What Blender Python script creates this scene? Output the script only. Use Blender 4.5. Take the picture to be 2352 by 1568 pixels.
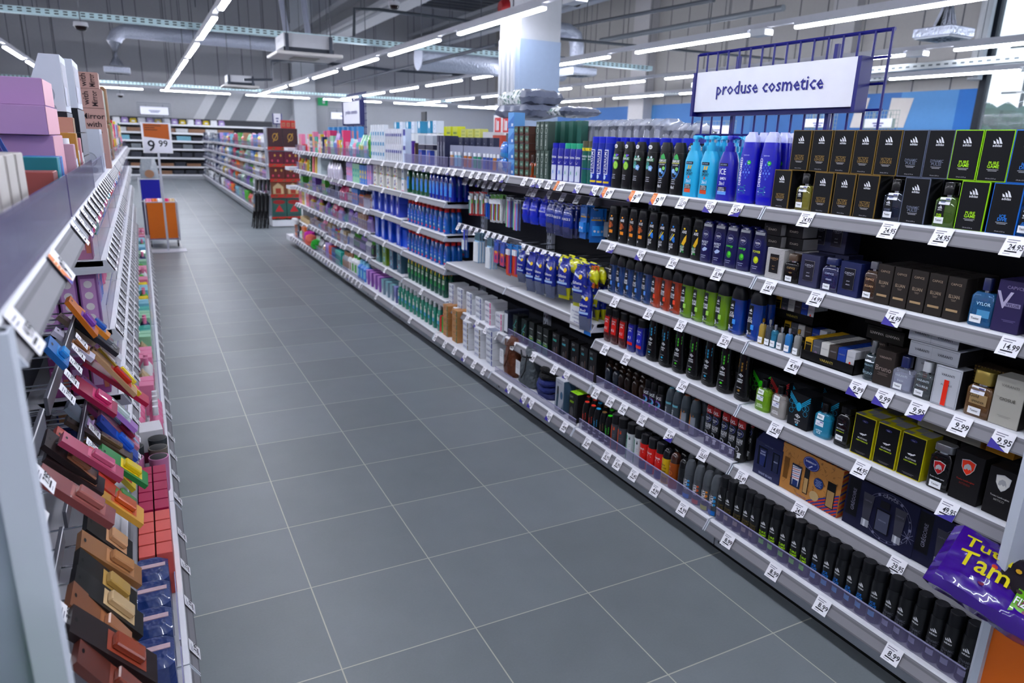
import bpy, math, random
from mathutils import Vector, Matrix
for o in list(bpy.data.objects): bpy.data.objects.remove(o)
U = 0.75                      # all numbers below are in floor-tile units (one 45 cm tile = 0.6); U turns them into metres
SC = bpy.context.scene; COL = SC.collection
random.seed(4)
# ---------------------------------------------------------------- camera
CAMPOS = Vector((-0.52262, -2.40864, 2.09145)); FPX = 1603.013
W_ = (1.81543781, -0.417580162, 0.357018336)
_t = Vector(W_).length
RM = Matrix.Rotation(_t, 3, Vector(W_) / _t)  # world -> camera (x right, y down, z forward)
cd = bpy.data.cameras.new('camera'); cam = bpy.data.objects.new('camera', cd); COL.objects.link(cam); SC.camera = cam
cd.sensor_width = 36; cd.lens = FPX / 2352 * 36
RT = RM.transposed()
m4 = Matrix.Identity(4)
for i in range(3):
    m4[i][0] = RT[i][0]; m4[i][1] = -RT[i][1]; m4[i][2] = -RT[i][2]; m4[i][3] = CAMPOS[i] * U
cam.matrix_world = m4
cd.clip_end = 200; cd.clip_start = 0.02
cd.dof.use_dof = True; cd.dof.focus_distance = 2.9 * U; cd.dof.aperture_fstop = 3.8
def ray(u, v): return RT @ Vector(((u - 1176) / FPX, (v - 784) / FPX, 1.0))
def onx(u, v, x): d = ray(u, v); return CAMPOS + d * ((x - CAMPOS.x) / d.x)
def ony(u, v, y): d = ray(u, v); return CAMPOS + d * ((y - CAMPOS.y) / d.y)
def Yf(u, x, z):              # where along the aisle (y) the line at depth x and height z passes photo column u
    t = (u - 1176) / FPX
    a = RM[0][0] - t * RM[2][0]; b = RM[0][1] - t * RM[2][1]; c = RM[0][2] - t * RM[2][2]
    return CAMPOS.y - (a * (x - CAMPOS.x) + c * (z - CAMPOS.z)) / b
# ---------------------------------------------------------------- world, view
w = bpy.data.worlds.new('sky'); SC.world = w; w.use_nodes = True
nt = w.node_tree; bg = nt.nodes['Background']
tc = nt.nodes.new('ShaderNodeTexCoord'); sp = nt.nodes.new('ShaderNodeSeparateXYZ'); rp = nt.nodes.new('ShaderNodeValToRGB')
nt.links.new(tc.outputs['Generated'], sp.inputs[0]); nt.links.new(sp.outputs[2], rp.inputs[0]); nt.links.new(rp.outputs[0], bg.inputs[0])
rp.color_ramp.elements[0].color = (.82, .9, .95, 1); rp.color_ramp.elements[1].color = (.25, .5, .85, 1); rp.color_ramp.elements[1].position = .6
bg.inputs[1].default_value = 1.5
SC.view_settings.view_transform = 'Standard'; SC.view_settings.look = 'None'; SC.view_settings.gamma = 1
SC.view_settings.use_curve_mapping = False; SC.view_settings.exposure = 0.42
LED_POWER = 60.0
# ---------------------------------------------------------------- materials
def lin(c): return c / 12.92 if c <= .04045 else ((c + .055) / 1.055) ** 2.4
def hexc(h): h = h.lstrip('#'); return tuple(lin(int(h[i:i + 2], 16) / 255) for i in (0, 2, 4))
_mats = {}
def M(h, r=.5, m=0., t=0., a=1., e=0., n=.05, coat=0., bump=0.):
    k = (h, r, m, t, a, e, n, coat, bump)
    if k in _mats: return _mats[k]
    mt = bpy.data.materials.new('m_' + h.strip('#')); mt.use_nodes = True; T = mt.node_tree; b = T.nodes['Principled BSDF']
    c = hexc(h)
    if max(c) - min(c) > .1: c = tuple(q ** 1.22 for q in c)
    if n > 0:
        co = T.nodes.new('ShaderNodeTexCoord'); no = T.nodes.new('ShaderNodeTexNoise'); no.inputs['Scale'].default_value = 14
        mx = T.nodes.new('ShaderNodeMix'); mx.data_type = 'RGBA'
        mx.inputs[6].default_value = (*[x * (1 - n) for x in c], 1); mx.inputs[7].default_value = (*[min(1, x * (1 + n)) for x in c], 1)
        T.links.new(co.outputs['Object'], no.inputs['Vector']); T.links.new(no.outputs[0], mx.inputs[0]); T.links.new(mx.outputs[2], b.inputs['Base Color'])
        if bump:
            bp = T.nodes.new('ShaderNodeBump'); bp.inputs['Strength'].default_value = bump; bp.inputs['Distance'].default_value = .02
            no2 = T.nodes.new('ShaderNodeTexNoise'); no2.inputs['Scale'].default_value = 30
            T.links.new(co.outputs['Object'], no2.inputs['Vector']); T.links.new(no2.outputs[0], bp.inputs['Height']); T.links.new(bp.outputs[0], b.inputs['Normal'])
    else: b.inputs['Base Color'].default_value = (*c, 1)
    b.inputs['Roughness'].default_value = r; b.inputs['Metallic'].default_value = m
    b.inputs['Transmission Weight'].default_value = t; b.inputs['Alpha'].default_value = a
    dk_ = max(c) < .03 and not m
    b.inputs['Coat Weight'].default_value = coat * (.4 if dk_ else 1); b.inputs['IOR'].default_value = 1.45; b.inputs['Specular IOR Level'].default_value = .25 if dk_ else .5
    if e: b.inputs['Emission Color'].default_value = (*c, 1); b.inputs['Emission Strength'].default_value = e
    _mats[k] = mt; return mt
def Plastic(h): return M(h, .32, coat=.25)
def Matte(h): return M(h, .6)
def Foil(h): return M(h, .25, m=.35, bump=.6)
def Glass(h, a=.5): return M(h, .05, a=a, n=0, coat=.5)
WHITE = M('#d9dbe0', .45); BLACK = M('#0b0b0d', .4); ACRYL = M('#8f8ab0', .1, a=.28, n=0)
STEEL = M('#c9ccd1', .35, m=.2); CHROME = M('#d5d8dc', .15, m=1., n=0)
# ---------------------------------------------------------------- mesh builder
_glyph = {}
def glyphs(txt):
    if txt in _glyph: return _glyph[txt]
    c = bpy.data.curves.new('t', 'FONT'); c.body = txt; c.size = 1; c.resolution_u = 2 if len(txt) < 9 else 1; c.align_x = 'CENTER'; c.offset = .012
    o = bpy.data.objects.new('t', c); me = bpy.data.meshes.new_from_object(o)
    vs = [(v.co.x, v.co.y) for v in me.vertices]; fs = [tuple(p.vertices) for p in me.polygons]
    bpy.data.objects.remove(o); bpy.data.curves.remove(c); bpy.data.meshes.remove(me)
    if vs:
        x0 = min(v[0] for v in vs); x1 = max(v[0] for v in vs); y0 = min(v[1] for v in vs); y1 = max(v[1] for v in vs)
        vs = [(v[0] - (x0 + x1) / 2, v[1] - (y0 + y1) / 2) for v in vs]
    else: x0 = y0 = 0; x1 = y1 = 1
    _glyph[txt] = (vs, fs, x1 - x0, y1 - y0); return _glyph[txt]
class MB:
    def __init__(s): s.v = []; s.f = []; s.m = []; s.ms = []
    def add(s, vs, fs, mat):
        if mat not in s.ms: s.ms.append(mat)
        k = s.ms.index(mat); b = len(s.v); s.v += [tuple(v) for v in vs]
        for f in fs: s.f.append(tuple(i + b for i in f)); s.m.append(k)
        return s
    def box(s, x0, x1, y0, y1, z0, z1, mat):
        if x0 > x1: x0, x1 = x1, x0
        if y0 > y1: y0, y1 = y1, y0
        v = [(x, y, z) for z in (z0, z1) for y in (y0, y1) for x in (x0, x1)]
        return s.add(v, [(0, 2, 3, 1), (4, 5, 7, 6), (0, 1, 5, 4), (2, 6, 7, 3), (0, 4, 6, 2), (1, 3, 7, 5)], mat)
    def bbox(s, x0, x1, y0, y1, z0, z1, mat, b=.004):     # box with bevelled vertical and top edges
        rings = []
        for z, i in ((z0, b), (z0 + b, 0), (z1 - b, 0), (z1, b)):
            X0, X1, Y0, Y1 = x0 + i, x1 - i, y0 + i, y1 - i
            rings.append([(X0 + b, Y0, z), (X1 - b, Y0, z), (X1, Y0 + b, z), (X1, Y1 - b, z), (X1 - b, Y1, z), (X0 + b, Y1, z), (X0, Y1 - b, z), (X0, Y0 + b, z)])
        return s.loft(rings, mat)
    def poly(s, pts, mat): return s.add(pts, [tuple(range(len(pts)))], mat)
    def loft(s, rings, mat, caps=True):
        n = len(rings[0]); vs = [p for r in rings for p in r]; fs = []
        for i in range(len(rings) - 1):
            for j in range(n):
                k = (j + 1) % n; fs.append((i * n + j, i * n + k, (i + 1) * n + k, (i + 1) * n + j))
        if caps: fs.append(tuple(range(n - 1, -1, -1))); fs.append(tuple((len(rings) - 1) * n + j for j in range(n)))
        return s.add(vs, fs, mat)
    def tube(s, pts, r, mat, n=8, caps=True):
        pts = [Vector(p) for p in pts]; rings = []
        for i, p in enumerate(pts):
            d = (pts[min(i + 1, len(pts) - 1)] - pts[max(i - 1, 0)]).normalized()
            a = d.cross(Vector((0, 0, 1)));  a = d.cross(Vector((1, 0, 0))) if a.length < .05 else a
            a.normalize(); b = d.cross(a)
            rr = r[i] if isinstance(r, (list, tuple)) else r
            rings.append([p + (a * math.cos(6.28318 * j / n) + b * math.sin(6.28318 * j / n)) * rr for j in range(n)])
        return s.loft(rings, mat, caps)
    def sections(s, secs, mat, n=20, e=2., cx=0, cy=0):    # (z, rx, ry) superellipse sections
        rings = []
        for q in secs:
            z, rx, ry = q[:3]; ee = q[3] if len(q) > 3 else e
            r = []
            for j in range(n):
                t = 6.28318 * (j + .5) / n; c, sn = math.cos(t), math.sin(t)
                r.append((cx + rx * math.copysign(abs(c) ** (2 / ee), c), cy + ry * math.copysign(abs(sn) ** (2 / ee), sn), z))
            rings.append(r)
        return s.loft(rings, mat)
    def text(s, F, txt, cx, cz, h, mat, maxw=None, rot=0, off=2, sx=1.):
        vs, fs, w, hh = glyphs(txt); k = h / hh if len(txt) < 3 or hh > .6 else h / .72
        kx = k * sx
        if maxw and w * kx > maxw: kx = maxw / w
        if rot: P = [F(cx - v[1] * k, cz + v[0] * kx, off) for v in vs]
        else: P = [F(cx + v[0] * kx, cz + v[1] * k, off) for v in vs]
        return s.add(P, fs, mat)
    def lab(s, F, x0, x1, z0, z1, mat, off=1, nx=1, nz=1):
        vs = [F(x0 + (x1 - x0) * i / nx, z0 + (z1 - z0) * j / nz, off) for j in range(nz + 1) for i in range(nx + 1)]
        fs = [(j * (nx + 1) + i, j * (nx + 1) + i + 1, (j + 1) * (nx + 1) + i + 1, (j + 1) * (nx + 1) + i) for j in range(nz) for i in range(nx)]
        return s.add(vs, fs, mat)
    def fpoly(s, F, pts, mat, off=1): return s.add([F(x, z, off) for x, z in pts], [tuple(range(len(pts)))], mat)
    def disc(s, F, cx, cz, rx, rz, mat, off=1, n=16): return s.fpoly(F, [(cx + rx * math.cos(6.28318 * i / n), cz + rz * math.sin(6.28318 * i / n)) for i in range(n)], mat, off)
    def ringd(s, F, cx, cz, r, t, mat, off=2, n=18, sz=1.):
        for i in range(n):
            a, b = 6.28318 * i / n, 6.28318 * (i + 1) / n
            s.fpoly(F, [(cx + q * math.cos(g), cz + q * sz * math.sin(g)) for q, g in ((r, a), (r + t, a), (r + t, b), (r, b))], mat, off)
        return s
    def line(s, F, x0, z0, x1, z1, t, mat, off=2):
        d = math.hypot(x1 - x0, z1 - z0) or 1; nx, nz = -(z1 - z0) / d * t / 2, (x1 - x0) / d * t / 2
        return s.fpoly(F, [(x0 - nx, z0 - nz), (x1 - nx, z1 - nz), (x1 + nx, z1 + nz), (x0 + nx, z0 + nz)], mat, off)
    def mesh(s, name='mesh', smooth=True):
        me = bpy.data.meshes.new(name); me.from_pydata([(a * U, b * U, c * U) for a, b, c in s.v], [], s.f)
        for m in s.ms: me.materials.append(m)
        me.polygons.foreach_set('material_index', s.m)
        if smooth: me.polygons.foreach_set('use_smooth', [True] * len(s.f)); me.set_sharp_from_angle(angle=.6)
        me.update(); return me
def flat(y, o=.0009): return lambda x, z, k=1: (x, y - o * k, z)
def curved(prof, e=2., o=.0009, cx=0):                       # front surface of a sections() body
    def F(x, z, k=1):
        i = 0
        while i < len(prof) - 2 and prof[i + 1][0] < z: i += 1
        a, b = prof[i], prof[i + 1]; t = 0 if b[0] == a[0] else max(0, min(1, (z - a[0]) / (b[0] - a[0])))
        rx = a[1] + (b[1] - a[1]) * t; ry = a[2] + (b[2] - a[2]) * t
        if e == 2.:
            an = x / max(rx, 1e-4); return (cx + (rx + o * k) * math.sin(an), -(ry + o * k) * math.cos(an), z)
        q = max(0., 1 - min(1, abs(x / rx)) ** e) ** (1 / e); return (cx + x, -ry * q - o * k, z)
    return F
def bars(b, F, cx, z, n, w, mat, th=.0018, gap=.0045, off=2):
    for i in range(n): ww = w * (1 - .25 * (i % 2)); b.lab(F, cx - ww / 2, cx + ww / 2, z - i * gap - th, z - i * gap, mat, off)
# ---------------------------------------------------------------- objects
LABELS = {}
def link(o, parent=None):
    COL.objects.link(o)
    if parent is not None: o.parent = parent
    return o
def tag(o, label, cat, group=None):
    o['label'] = label; o['category'] = cat
    if group: o['group'] = group
    LABELS.setdefault(label, []).append(group)
    nw = len(label.split())
    if nw > 16 or nw < 4: print('LABEL LENGTH', nw, label)
    return o
def struct(name, mb, smooth=False):
    o = bpy.data.objects.new(name, mb.mesh(name, smooth)); link(o); o['kind'] = 'structure'; return o
def part(name, mb, parent, loc=(0, 0, 0), smooth=True, label=None):
    me = mb if isinstance(mb, bpy.types.Mesh) else mb.mesh(name, smooth)
    o = bpy.data.objects.new(name, me); link(o, parent); o.location = Vector(loc) * U
    if label: o['label'] = label
    return o
def empty(name, loc, label, cat, group=None, rz=0):
    o = bpy.data.objects.new(name, None); o.empty_display_size = .05; link(o); o.location = Vector(loc) * U; o.rotation_euler = (0, 0, rz)
    return tag(o, label, cat, group)
def single(name, mb, loc, label, cat, group=None, rz=0, smooth=True):
    o = part(name, mb, None, loc, smooth); o.rotation_euler = (0, 0, rz); return tag(o, label, cat, group)
class Proto:                                                   # a kind of product: parts with meshes in local metres, front towards -y
    def __init__(s, name, parts, w, d, h): s.name = name; s.parts = [(n, p.mesh(n) if isinstance(p, MB) else p) for n, p in parts]; s.w = w; s.d = d; s.h = h
def put(p, x, y, z, label, cat, group=None, rz=-math.pi / 2, rx=0, ry=0):
    if len(p.parts) == 1: r = bpy.data.objects.new(p.name, p.parts[0][1]); link(r)
    else:
        r = bpy.data.objects.new(p.name, None); r.empty_display_size = .03; link(r)
        for n, me in p.parts: c = bpy.data.objects.new(n, me); link(c, r)
    r.location = Vector((x, y, z)) * U; r.rotation_euler = (rx, ry, rz)
    return tag(r, label, cat, group)
ORD = 'first second third fourth fifth sixth seventh eighth ninth tenth eleventh twelfth thirteenth fourteenth fifteenth sixteenth seventeenth eighteenth nineteenth twentieth'.split() + ['twenty-first', 'twenty-second', 'twenty-third', 'twenty-fourth', 'twenty-fifth', 'twenty-sixth']
ROWW = ['', ', row two', ', row three', ', row four', ', row five', ', row six']
def run(p, z, us, desc, cat, group, x=2.125, rows=1, dx=None, first=0, j=.03, zfix=None, ys=None, row0=0, side=1):
    """a run of like products along a shelf; us = photo columns of their base fronts, or (from, to, n)"""
    if ys is None:
        if isinstance(us, tuple):
            a, b, n = us; ya, yb = Yf(a, x, z), Yf(b, x, z); ys = [ya + (yb - ya) * i / max(1, n - 1) for i in range(n)]
        else: ys = [Yf(u, x, z) for u in us]
    dx = dx or p.d * 1.04
    for k in range(row0, rows):
        for i, y in enumerate(ys):
            lab = desc if len(ys) == 1 and rows == 1 else (f"{desc}{ROWW[k]}" if len(ys) == 1 else f"{desc}, {ORD[i + first]} from the left{ROWW[k]}")
            put(p, x + side * (p.d / 2 + k * dx), y, z + .001, lab, cat, group, rz=-side * math.pi / 2 + random.uniform(-j, j) * (1 if k == 0 else .3))
# ================================================================ THE BUILDING
XW, YB, XL, ZC = 18.0, 36.0, -5.6, 8.9
def floor_material():
    mt = bpy.data.materials.new('floor_tiles'); mt.use_nodes = True; T = mt.node_tree; N = T.nodes; L = T.links; b = N['Principled BSDF']
    co = N.new('ShaderNodeTexCoord'); sc = N.new('ShaderNodeVectorMath'); sc.operation = 'SCALE'; sc.inputs[3].default_value = 1 / (.6 * U)
    L.new(co.outputs['Object'], sc.inputs[0]); sx = N.new('ShaderNodeSeparateXYZ'); L.new(sc.outputs[0], sx.inputs[0])
    def grout(i):
        pg = N.new('ShaderNodeMath'); pg.operation = 'PINGPONG'; pg.inputs[1].default_value = .5; L.new(sx.outputs[i], pg.inputs[0])
        lt = N.new('ShaderNodeMath'); lt.operation = 'LESS_THAN'; lt.inputs[1].default_value = .0048; L.new(pg.outputs[0], lt.inputs[0]); return lt
    g = N.new('ShaderNodeMath'); g.operation = 'MAXIMUM'; a1, a2 = grout(0), grout(1); L.new(a1.outputs[0], g.inputs[0]); L.new(a2.outputs[0], g.inputs[1])
    fl = N.new('ShaderNodeVectorMath'); fl.operation = 'FLOOR'; L.new(sc.outputs[0], fl.inputs[0])
    wn = N.new('ShaderNodeTexWhiteNoise'); L.new(fl.outputs[0], wn.inputs['Vector'])
    no = N.new('ShaderNodeTexNoise'); no.inputs['Scale'].default_value = 2.2; no.inputs['Detail'].default_value = 6; L.new(sc.outputs[0], no.inputs['Vector'])
    fine = N.new('ShaderNodeTexNoise'); fine.inputs['Scale'].default_value = 60; L.new(sc.outputs[0], fine.inputs['Vector'])
    ad = N.new('ShaderNodeMath'); ad.operation = 'ADD'; L.new(wn.outputs[0], ad.inputs[0]); L.new(no.outputs[0], ad.inputs[1])
    ad2 = N.new('ShaderNodeMath'); ad2.operation = 'MULTIPLY_ADD'; ad2.inputs[1].default_value = .5; L.new(fine.outputs[0], ad2.inputs[0]); L.new(ad.outputs[0], ad2.inputs[2])
    rp = N.new('ShaderNodeValToRGB'); rp.color_ramp.elements[0].position = .3; rp.color_ramp.elements[1].position = 1.0
    hf = N.new('ShaderNodeMath'); hf.operation = 'MULTIPLY'; hf.inputs[1].default_value = .5; L.new(ad2.outputs[0], hf.inputs[0]); L.new(hf.outputs[0], rp.inputs[0])
    rp.color_ramp.elements[0].color = (*hexc('#70777c'), 1); rp.color_ramp.elements[1].color = (*hexc('#81888e'), 1)
    mx = N.new('ShaderNodeMix'); mx.data_type = 'RGBA'; L.new(g.outputs[0], mx.inputs[0]); L.new(rp.outputs[0], mx.inputs[6]); mx.inputs[7].default_value = (*hexc('#b9b8ae'), 1)
    L.new(mx.outputs[2], b.inputs['Base Color']); b.inputs['Roughness'].default_value = .42; b.inputs['Specular IOR Level'].default_value = .45
    bp = N.new('ShaderNodeBump'); bp.inputs['Strength'].default_value = .15; bp.inputs['Distance'].default_value = .001; L.new(fine.outputs[0], bp.inputs['Height']); L.new(bp.outputs[0], b.inputs['Normal'])
    return mt
b = MB().box(XL, XW, -10, YB, -.1, 0, floor_material()); struct('floor', b)
b = MB().box(XL, XW, -10, YB, ZC, ZC + .1, M('#b5b5b8', .7))
for i in range(60): b.box(XL, XW, -9.5 + i * .75, -9.2 + i * .75, ZC - .12, ZC, M('#5d5f64', .6))
struct('ceiling', b)
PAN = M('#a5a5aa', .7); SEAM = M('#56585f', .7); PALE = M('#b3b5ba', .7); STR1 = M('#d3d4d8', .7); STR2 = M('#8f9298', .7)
b = MB().box(XL - .2, XW + .2, YB, YB + .2, 0, ZC, PAN)                      # wall at the far end
b.box(XL, XW, YB - .02, YB, 0, 4.05, PALE)
for i in range(22): b.box(XL + i * 1.1, XL + .03 + i * 1.1, YB - .015, YB, 4.05, ZC, SEAM)
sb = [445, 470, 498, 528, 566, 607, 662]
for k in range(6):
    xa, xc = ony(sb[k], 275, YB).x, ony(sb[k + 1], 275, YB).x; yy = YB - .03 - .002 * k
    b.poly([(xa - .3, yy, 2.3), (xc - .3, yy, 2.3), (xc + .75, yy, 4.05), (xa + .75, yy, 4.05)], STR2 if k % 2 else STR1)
struct('wall_back', b)
b = MB().box(XL - .2, XL, -10, YB, 0, ZC, PAN)
for i in range(40): b.box(XL, XL + .012, -9 + i * 1.1, -8.97 + i * 1.1, 0, ZC, SEAM)
struct('wall_left', b)
b = MB().box(XL - .2, XW + .2, -10.2, -10, 0, ZC, PALE); struct('wall_front', b)
BL = [M(c, .6) for c in ('#3d74ae', '#5c93c4', '#1d74b8', '#4b80b6')]
b = MB(); XI = XW - .01                                                      # wall with the windows
b.box(XW, XW + .2, 8.55, YB, 0, ZC, M('#a29f9d', .7)); b.box(XW, XW + .2, -10, 8.55, 7.2, ZC, M('#a29f9d', .7)); b.box(XW, XW + .2, -10, 8.55, 0, .3, PAN)
for y0, y1, mm in ((8.6, 9.05, BL[2]), (9.05, 10.6, BL[1]), (10.6, 16, BL[0]), (16, 21.2, BL[3]), (21.2, 22.6, BL[1]), (22.6, 36, BL[0])): b.box(XI, XW, y0, y1, 0, 3.72, mm)
for i in range(26): b.box(XI, XW, 9.3 + i * 1.03, 9.33 + i * 1.03, 3.72, ZC, SEAM)
for q4 in (((2049, 225), (2100, 225), (2075, 293), (2033, 293)), ((1973, 225), (1999, 225), (1978, 293), (1952, 293)), ((1906, 240), (1920, 240), (1908, 293), (1895, 293))):
    b.poly([(XI - .01, onx(*p_, XI).y, onx(*p_, XI).z) for p_ in q4], M('#c9c2bd', .7))
b.box(XW - .45, XW, 21.4, 22.4, 0, ZC, M('#b9b6b8', .7)); b.box(XW - .3, XW, 12.2, 13.0, 3.72, ZC, M('#b0aeb0', .7))
struct('wall_right', b)
b = MB(); DF = M('#1d222b', .5)                                              # tall glazing
for y in (8.5, 5.5, 2.4, -.7, -3.8, -7, -10): b.box(XW - .05, XW + .15, y - .08, y + .08, .3, 7.2, DF)
for z in (.3, 7.15): b.box(XW - .05, XW + .15, -10, 8.5, z, z + .08, DF)
win = struct('window_1', b)
o = part('pane', MB().box(XW + .03, XW + .05, -10, 8.5, .35, 7.2, Glass('#e8f4fb', .08)), win)
# outside: pylon and tree beyond the glazing
p = MB(); PX, PY = 60, 32
pp = onx(2338, 270, 45); 
p.tube([(45, pp.y, -3), (45, pp.y, 9.5)], .12, M('#3e3f3c')); 
for z in (8.2, 6.9, 5.7): p.box(44.95, 45.05, pp.y - 1.2, pp.y + 1.2, z, z + .12, M('#3e3f3c'))
single('utility_pole', p, (0, 0, 0), 'dark utility pole with three crossarms outside beyond the glazing', 'pole')
p = MB(); 
for i in range(26):
    a = random.random() * 6.28; r = random.uniform(.4, 1.9); z = random.uniform(1.2, 4.6)
    c = Vector((43 + r * math.cos(a), pp.y + r * math.sin(a), z)); rr = random.uniform(.4, .8)
    p.sections([(c.z - rr, .05, .05), (c.z - rr * .5, rr, rr), (c.z + rr * .3, rr * 1.1, rr), (c.z + rr, .05, .05)], M('#3f5b3a', .8, bump=1.), 8, 2, c.x, c.y)
tr = single('tree', p, (0, 0, 0), 'green tree crown outside beside the utility pole', 'tree')
part('trunk', MB().tube([(43, pp.y, -3), (43, pp.y, 2.5)], .2, M('#4b3d30')), tr)
single('outdoor_ground', MB().box(XW + .3, 70, -30, 60, -3.1, -3, M('#9a9c98')), (0, 0, 0), 'pale paved ground outside beyond the glazing', 'ground')['kind'] = 'structure'
# column
CX, CY, CA = 4.62, 7.43, .68; zc = ony(1187, 87, CY).z
b = MB().box(CX, CX + CA, CY, CY + CA, 0, ZC, M('#a7a9af', .6)); b.box(CX - .01, CX + CA + .01, CY - .01, CY + CA, 0, zc, M('#9ba9bf', .6))
struct('column', b)['label'] = 'square painted column'
for i, yy in enumerate((.16, .3, .46, .58)):
    single('cable_conduit', MB().box(CX - .05, CX - .01, CY + yy - .035, CY + yy + .035, 1.2, zc + .02, M('#b2b4ba')), (0, 0, 0), f'pale vertical conduit on the column, {ORD[i]} from its corner', 'conduit', 'conduits on the column')
q = onx(1163, 18, CX); b = MB(); b.sections([(0, .14, .14), (.05, .13, .13), (.11, .08, .08)], M('#9c1f28', .4)); o = single('alarm_bell', b, (CX - .001, q.y, q.z), 'red round fire alarm bell high on the column', 'alarm'); o.rotation_euler = (0, -math.pi / 2, 0)
for i, uu in enumerate((1145, 1164)):
    q = onx(uu, 287, CX - .06); b = MB().box(-.012, 0, -.15, .15, -.15, .15, M('#e9e9ec')); b.box(-.014, -.012, -.11, .11, -.11, .11, M('#d8262f'))
    b.box(-.016, -.014, -.04, .02, -.08, .06, WHITE); b.box(-.016, -.014, .04, .06, -.08, .08, WHITE)
    single('fire_sign', b, (CX - .06, q.y, q.z), f'{"first" if i == 0 else "second"} red and white fire equipment sign on the column from the left', 'sign')
# far wall pilaster
q = ony(672, 250, YB - .1); b = MB().box(q.x, q.x + 1.1, YB - .5, YB - .04, 0, ZC, M('#bfc2c8', .6)); struct('column', b)
single('exit_sign', MB().box(-.25, .25, -.05, 0, -.2, .2, M('#1f8a5b', e=.6)).box(-.02, .1, -.06, -.05, -.1, .1, WHITE), tuple(ony(741, 233, YB - .05)), 'small green emergency exit sign hanging near the far wall', 'sign')
# ---------------------------------------------------------------- lights
LZ = 3.78; LED = M('#f3f6ff', .4, e=LED_POWER, n=0); HOUS = M('#b9bac2', .5)
def luminaire_proto(L, axis):
    d = MB(); h = MB()
    if axis: d.bbox(-.035, .035, 0, L, 0, .035, LED, .008); h.box(-.045, .045, 0, L, .036, .08, HOUS)
    else: d.bbox(0, L, -.035, .035, 0, .035, LED, .008); h.box(0, L, -.045, .045, .036, .08, HOUS)
    return Proto('linear_light', [('diffuser', d), ('housing', h)], .09, L, .08)
LP = luminaire_proto(2.85, 1); LX = luminaire_proto(2.75, 0)
rowname = ['leftmost', 'aisle', 'second', 'third', 'fourth', 'fifth']
for ri, x in enumerate((-2.97, .70, 4.37, 8.0, 11.75, 15.4)):
    for k in range(-5 if ri else -3, 7):
        y = 6.3 + 3.75 * k
        put(LP, x, y, LZ, f'white linear LED light in the {rowname[ri]} row, {ORD[k + 5]} along it', 'light', 'linear lights in rows along the aisles', rz=0)
    t = empty('light_track', (x, -9, LZ + .081), f'grey suspended track carrying the {rowname[ri]} row of lights', 'track', 'suspended light tracks')
    part('track_rail', MB().box(-.04, .04, 0, 39.5, 0, .07, HOUS), t)
    for k in range(11): part('wire', MB().tube([(0, 0, .07), (0, 0, ZC - LZ - .22)], .008, M('#4c4f57'), 5), t, (0, 1.2 + 3.75 * k, 0))
for k in range(-1, 6):
    put(LX, .5 + 3.42 * k, 32.3, LZ, f'white linear LED light in the cross row before the far wall, {ORD[k + 1]}', 'light', 'linear lights in the far cross row', rz=0)
t = empty('light_track', (XL + .3, 32.3, LZ + .081), 'grey suspended track of the cross row before the far wall', 'track', 'suspended light tracks')
part('track_rail', MB().box(0, XW - XL - .6, -.04, .04, 0, .07, HOUS), t)
for (x, y, s) in ((4.37, 5.4, 'second'), (8.0, 5.9, 'third'), (11.75, 5.9, 'fourth')):
    e_ = empty('emergency_light', (x, y, LZ - .03), f'small white emergency light box under the {s} light row', 'light'); part('box', MB().bbox(-.09, .09, 0, .3, 0, .1, M('#c9cbd0')), e_)
    part('lens', MB().box(-.07, .07, -.012, 0, .01, .07, M('#f7f8ff', e=6, n=0)), e_)
# ---------------------------------------------------------------- services under the roof
def tray(name, x0, y0, x1, y1, z, label, w=.18, col='#cfe6ea'):
    b = MB(); L = math.hypot(x1 - x0, y1 - y0); n = int(L / .14); mt = M(col, .45, m=.1); dk = M('#3a4247')
    ax = abs(x1 - x0) > abs(y1 - y0)
    if ax:
        b.box(x0, x1, y0 - w / 2, y0 + w / 2, z, z + .015, mt); b.box(x0, x1, y0 - w / 2 - .01, y0 - w / 2, z, z + .11, mt); b.box(x0, x1, y0 + w / 2, y0 + w / 2 + .01, z, z + .11, mt)
        for i in range(n): 
            for zz in (.025, .07): b.box(x0 + .05 + i * .14, x0 + .12 + i * .14, y0 - w / 2 - .012, y0 - w / 2 - .01, z + zz, z + zz + .022, dk)
    else:
        b.box(x0 - w / 2, x0 + w / 2, y0, y1, z, z + .015, mt); b.box(x0 - w / 2 - .01, x0 - w / 2, y0, y1, z, z + .11, mt)
        for i in range(n): b.box(x0 - w / 2 - .012, x0 - w / 2 - .01, y0 + .05 + i * .14, y0 + .12 + i * .14, z + .04, z + .07, dk)
    return single('cable_tray', b, (0, 0, 0), label, 'cable tray', smooth=False)
tray('t', -5.5, 13.9, 12, 13.9, 4.08, 'perforated galvanised cable tray crossing above the aisle')
tray('t', -5.5, 33, 14, 33, 4.0, 'perforated galvanised cable tray above the far cross row of lights')
tray('t', 11.95, -6, 11.95, 12, 3.55, 'galvanised cable tray under the fourth light row', col='#8f9496')
tray('t', 16.2, -4, 16.2, 20, 3.86, 'galvanised cable tray near the window wall', col='#8f9496')
def pipe(pts, r, col, label, name='pipe', m=.2):
    return single(name, MB().tube(pts, r, M(col, .45, m=m), 10), (0, 0, 0), label, 'pipe')
FOIL = M('#c3c8d6', .3, m=.35, bump=.9)
def duct(pts, r, label):
    return single('air_duct', MB().tube(pts, r, FOIL, 14), (0, 0, 0), label, 'duct')
a = ony(268, 150, 21); c = ony(600, 98, 21)
duct([(a.x, 21, a.z), (a.x, 21, c.z - .3), (a.x + .09, 21, c.z - .12), (a.x + .3, 21, c.z), (c.x, 21, c.z - .02), (c.x + .8, 21, c.z - .05)], .19, 'silver foil duct bending down above the left shelves')
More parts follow.
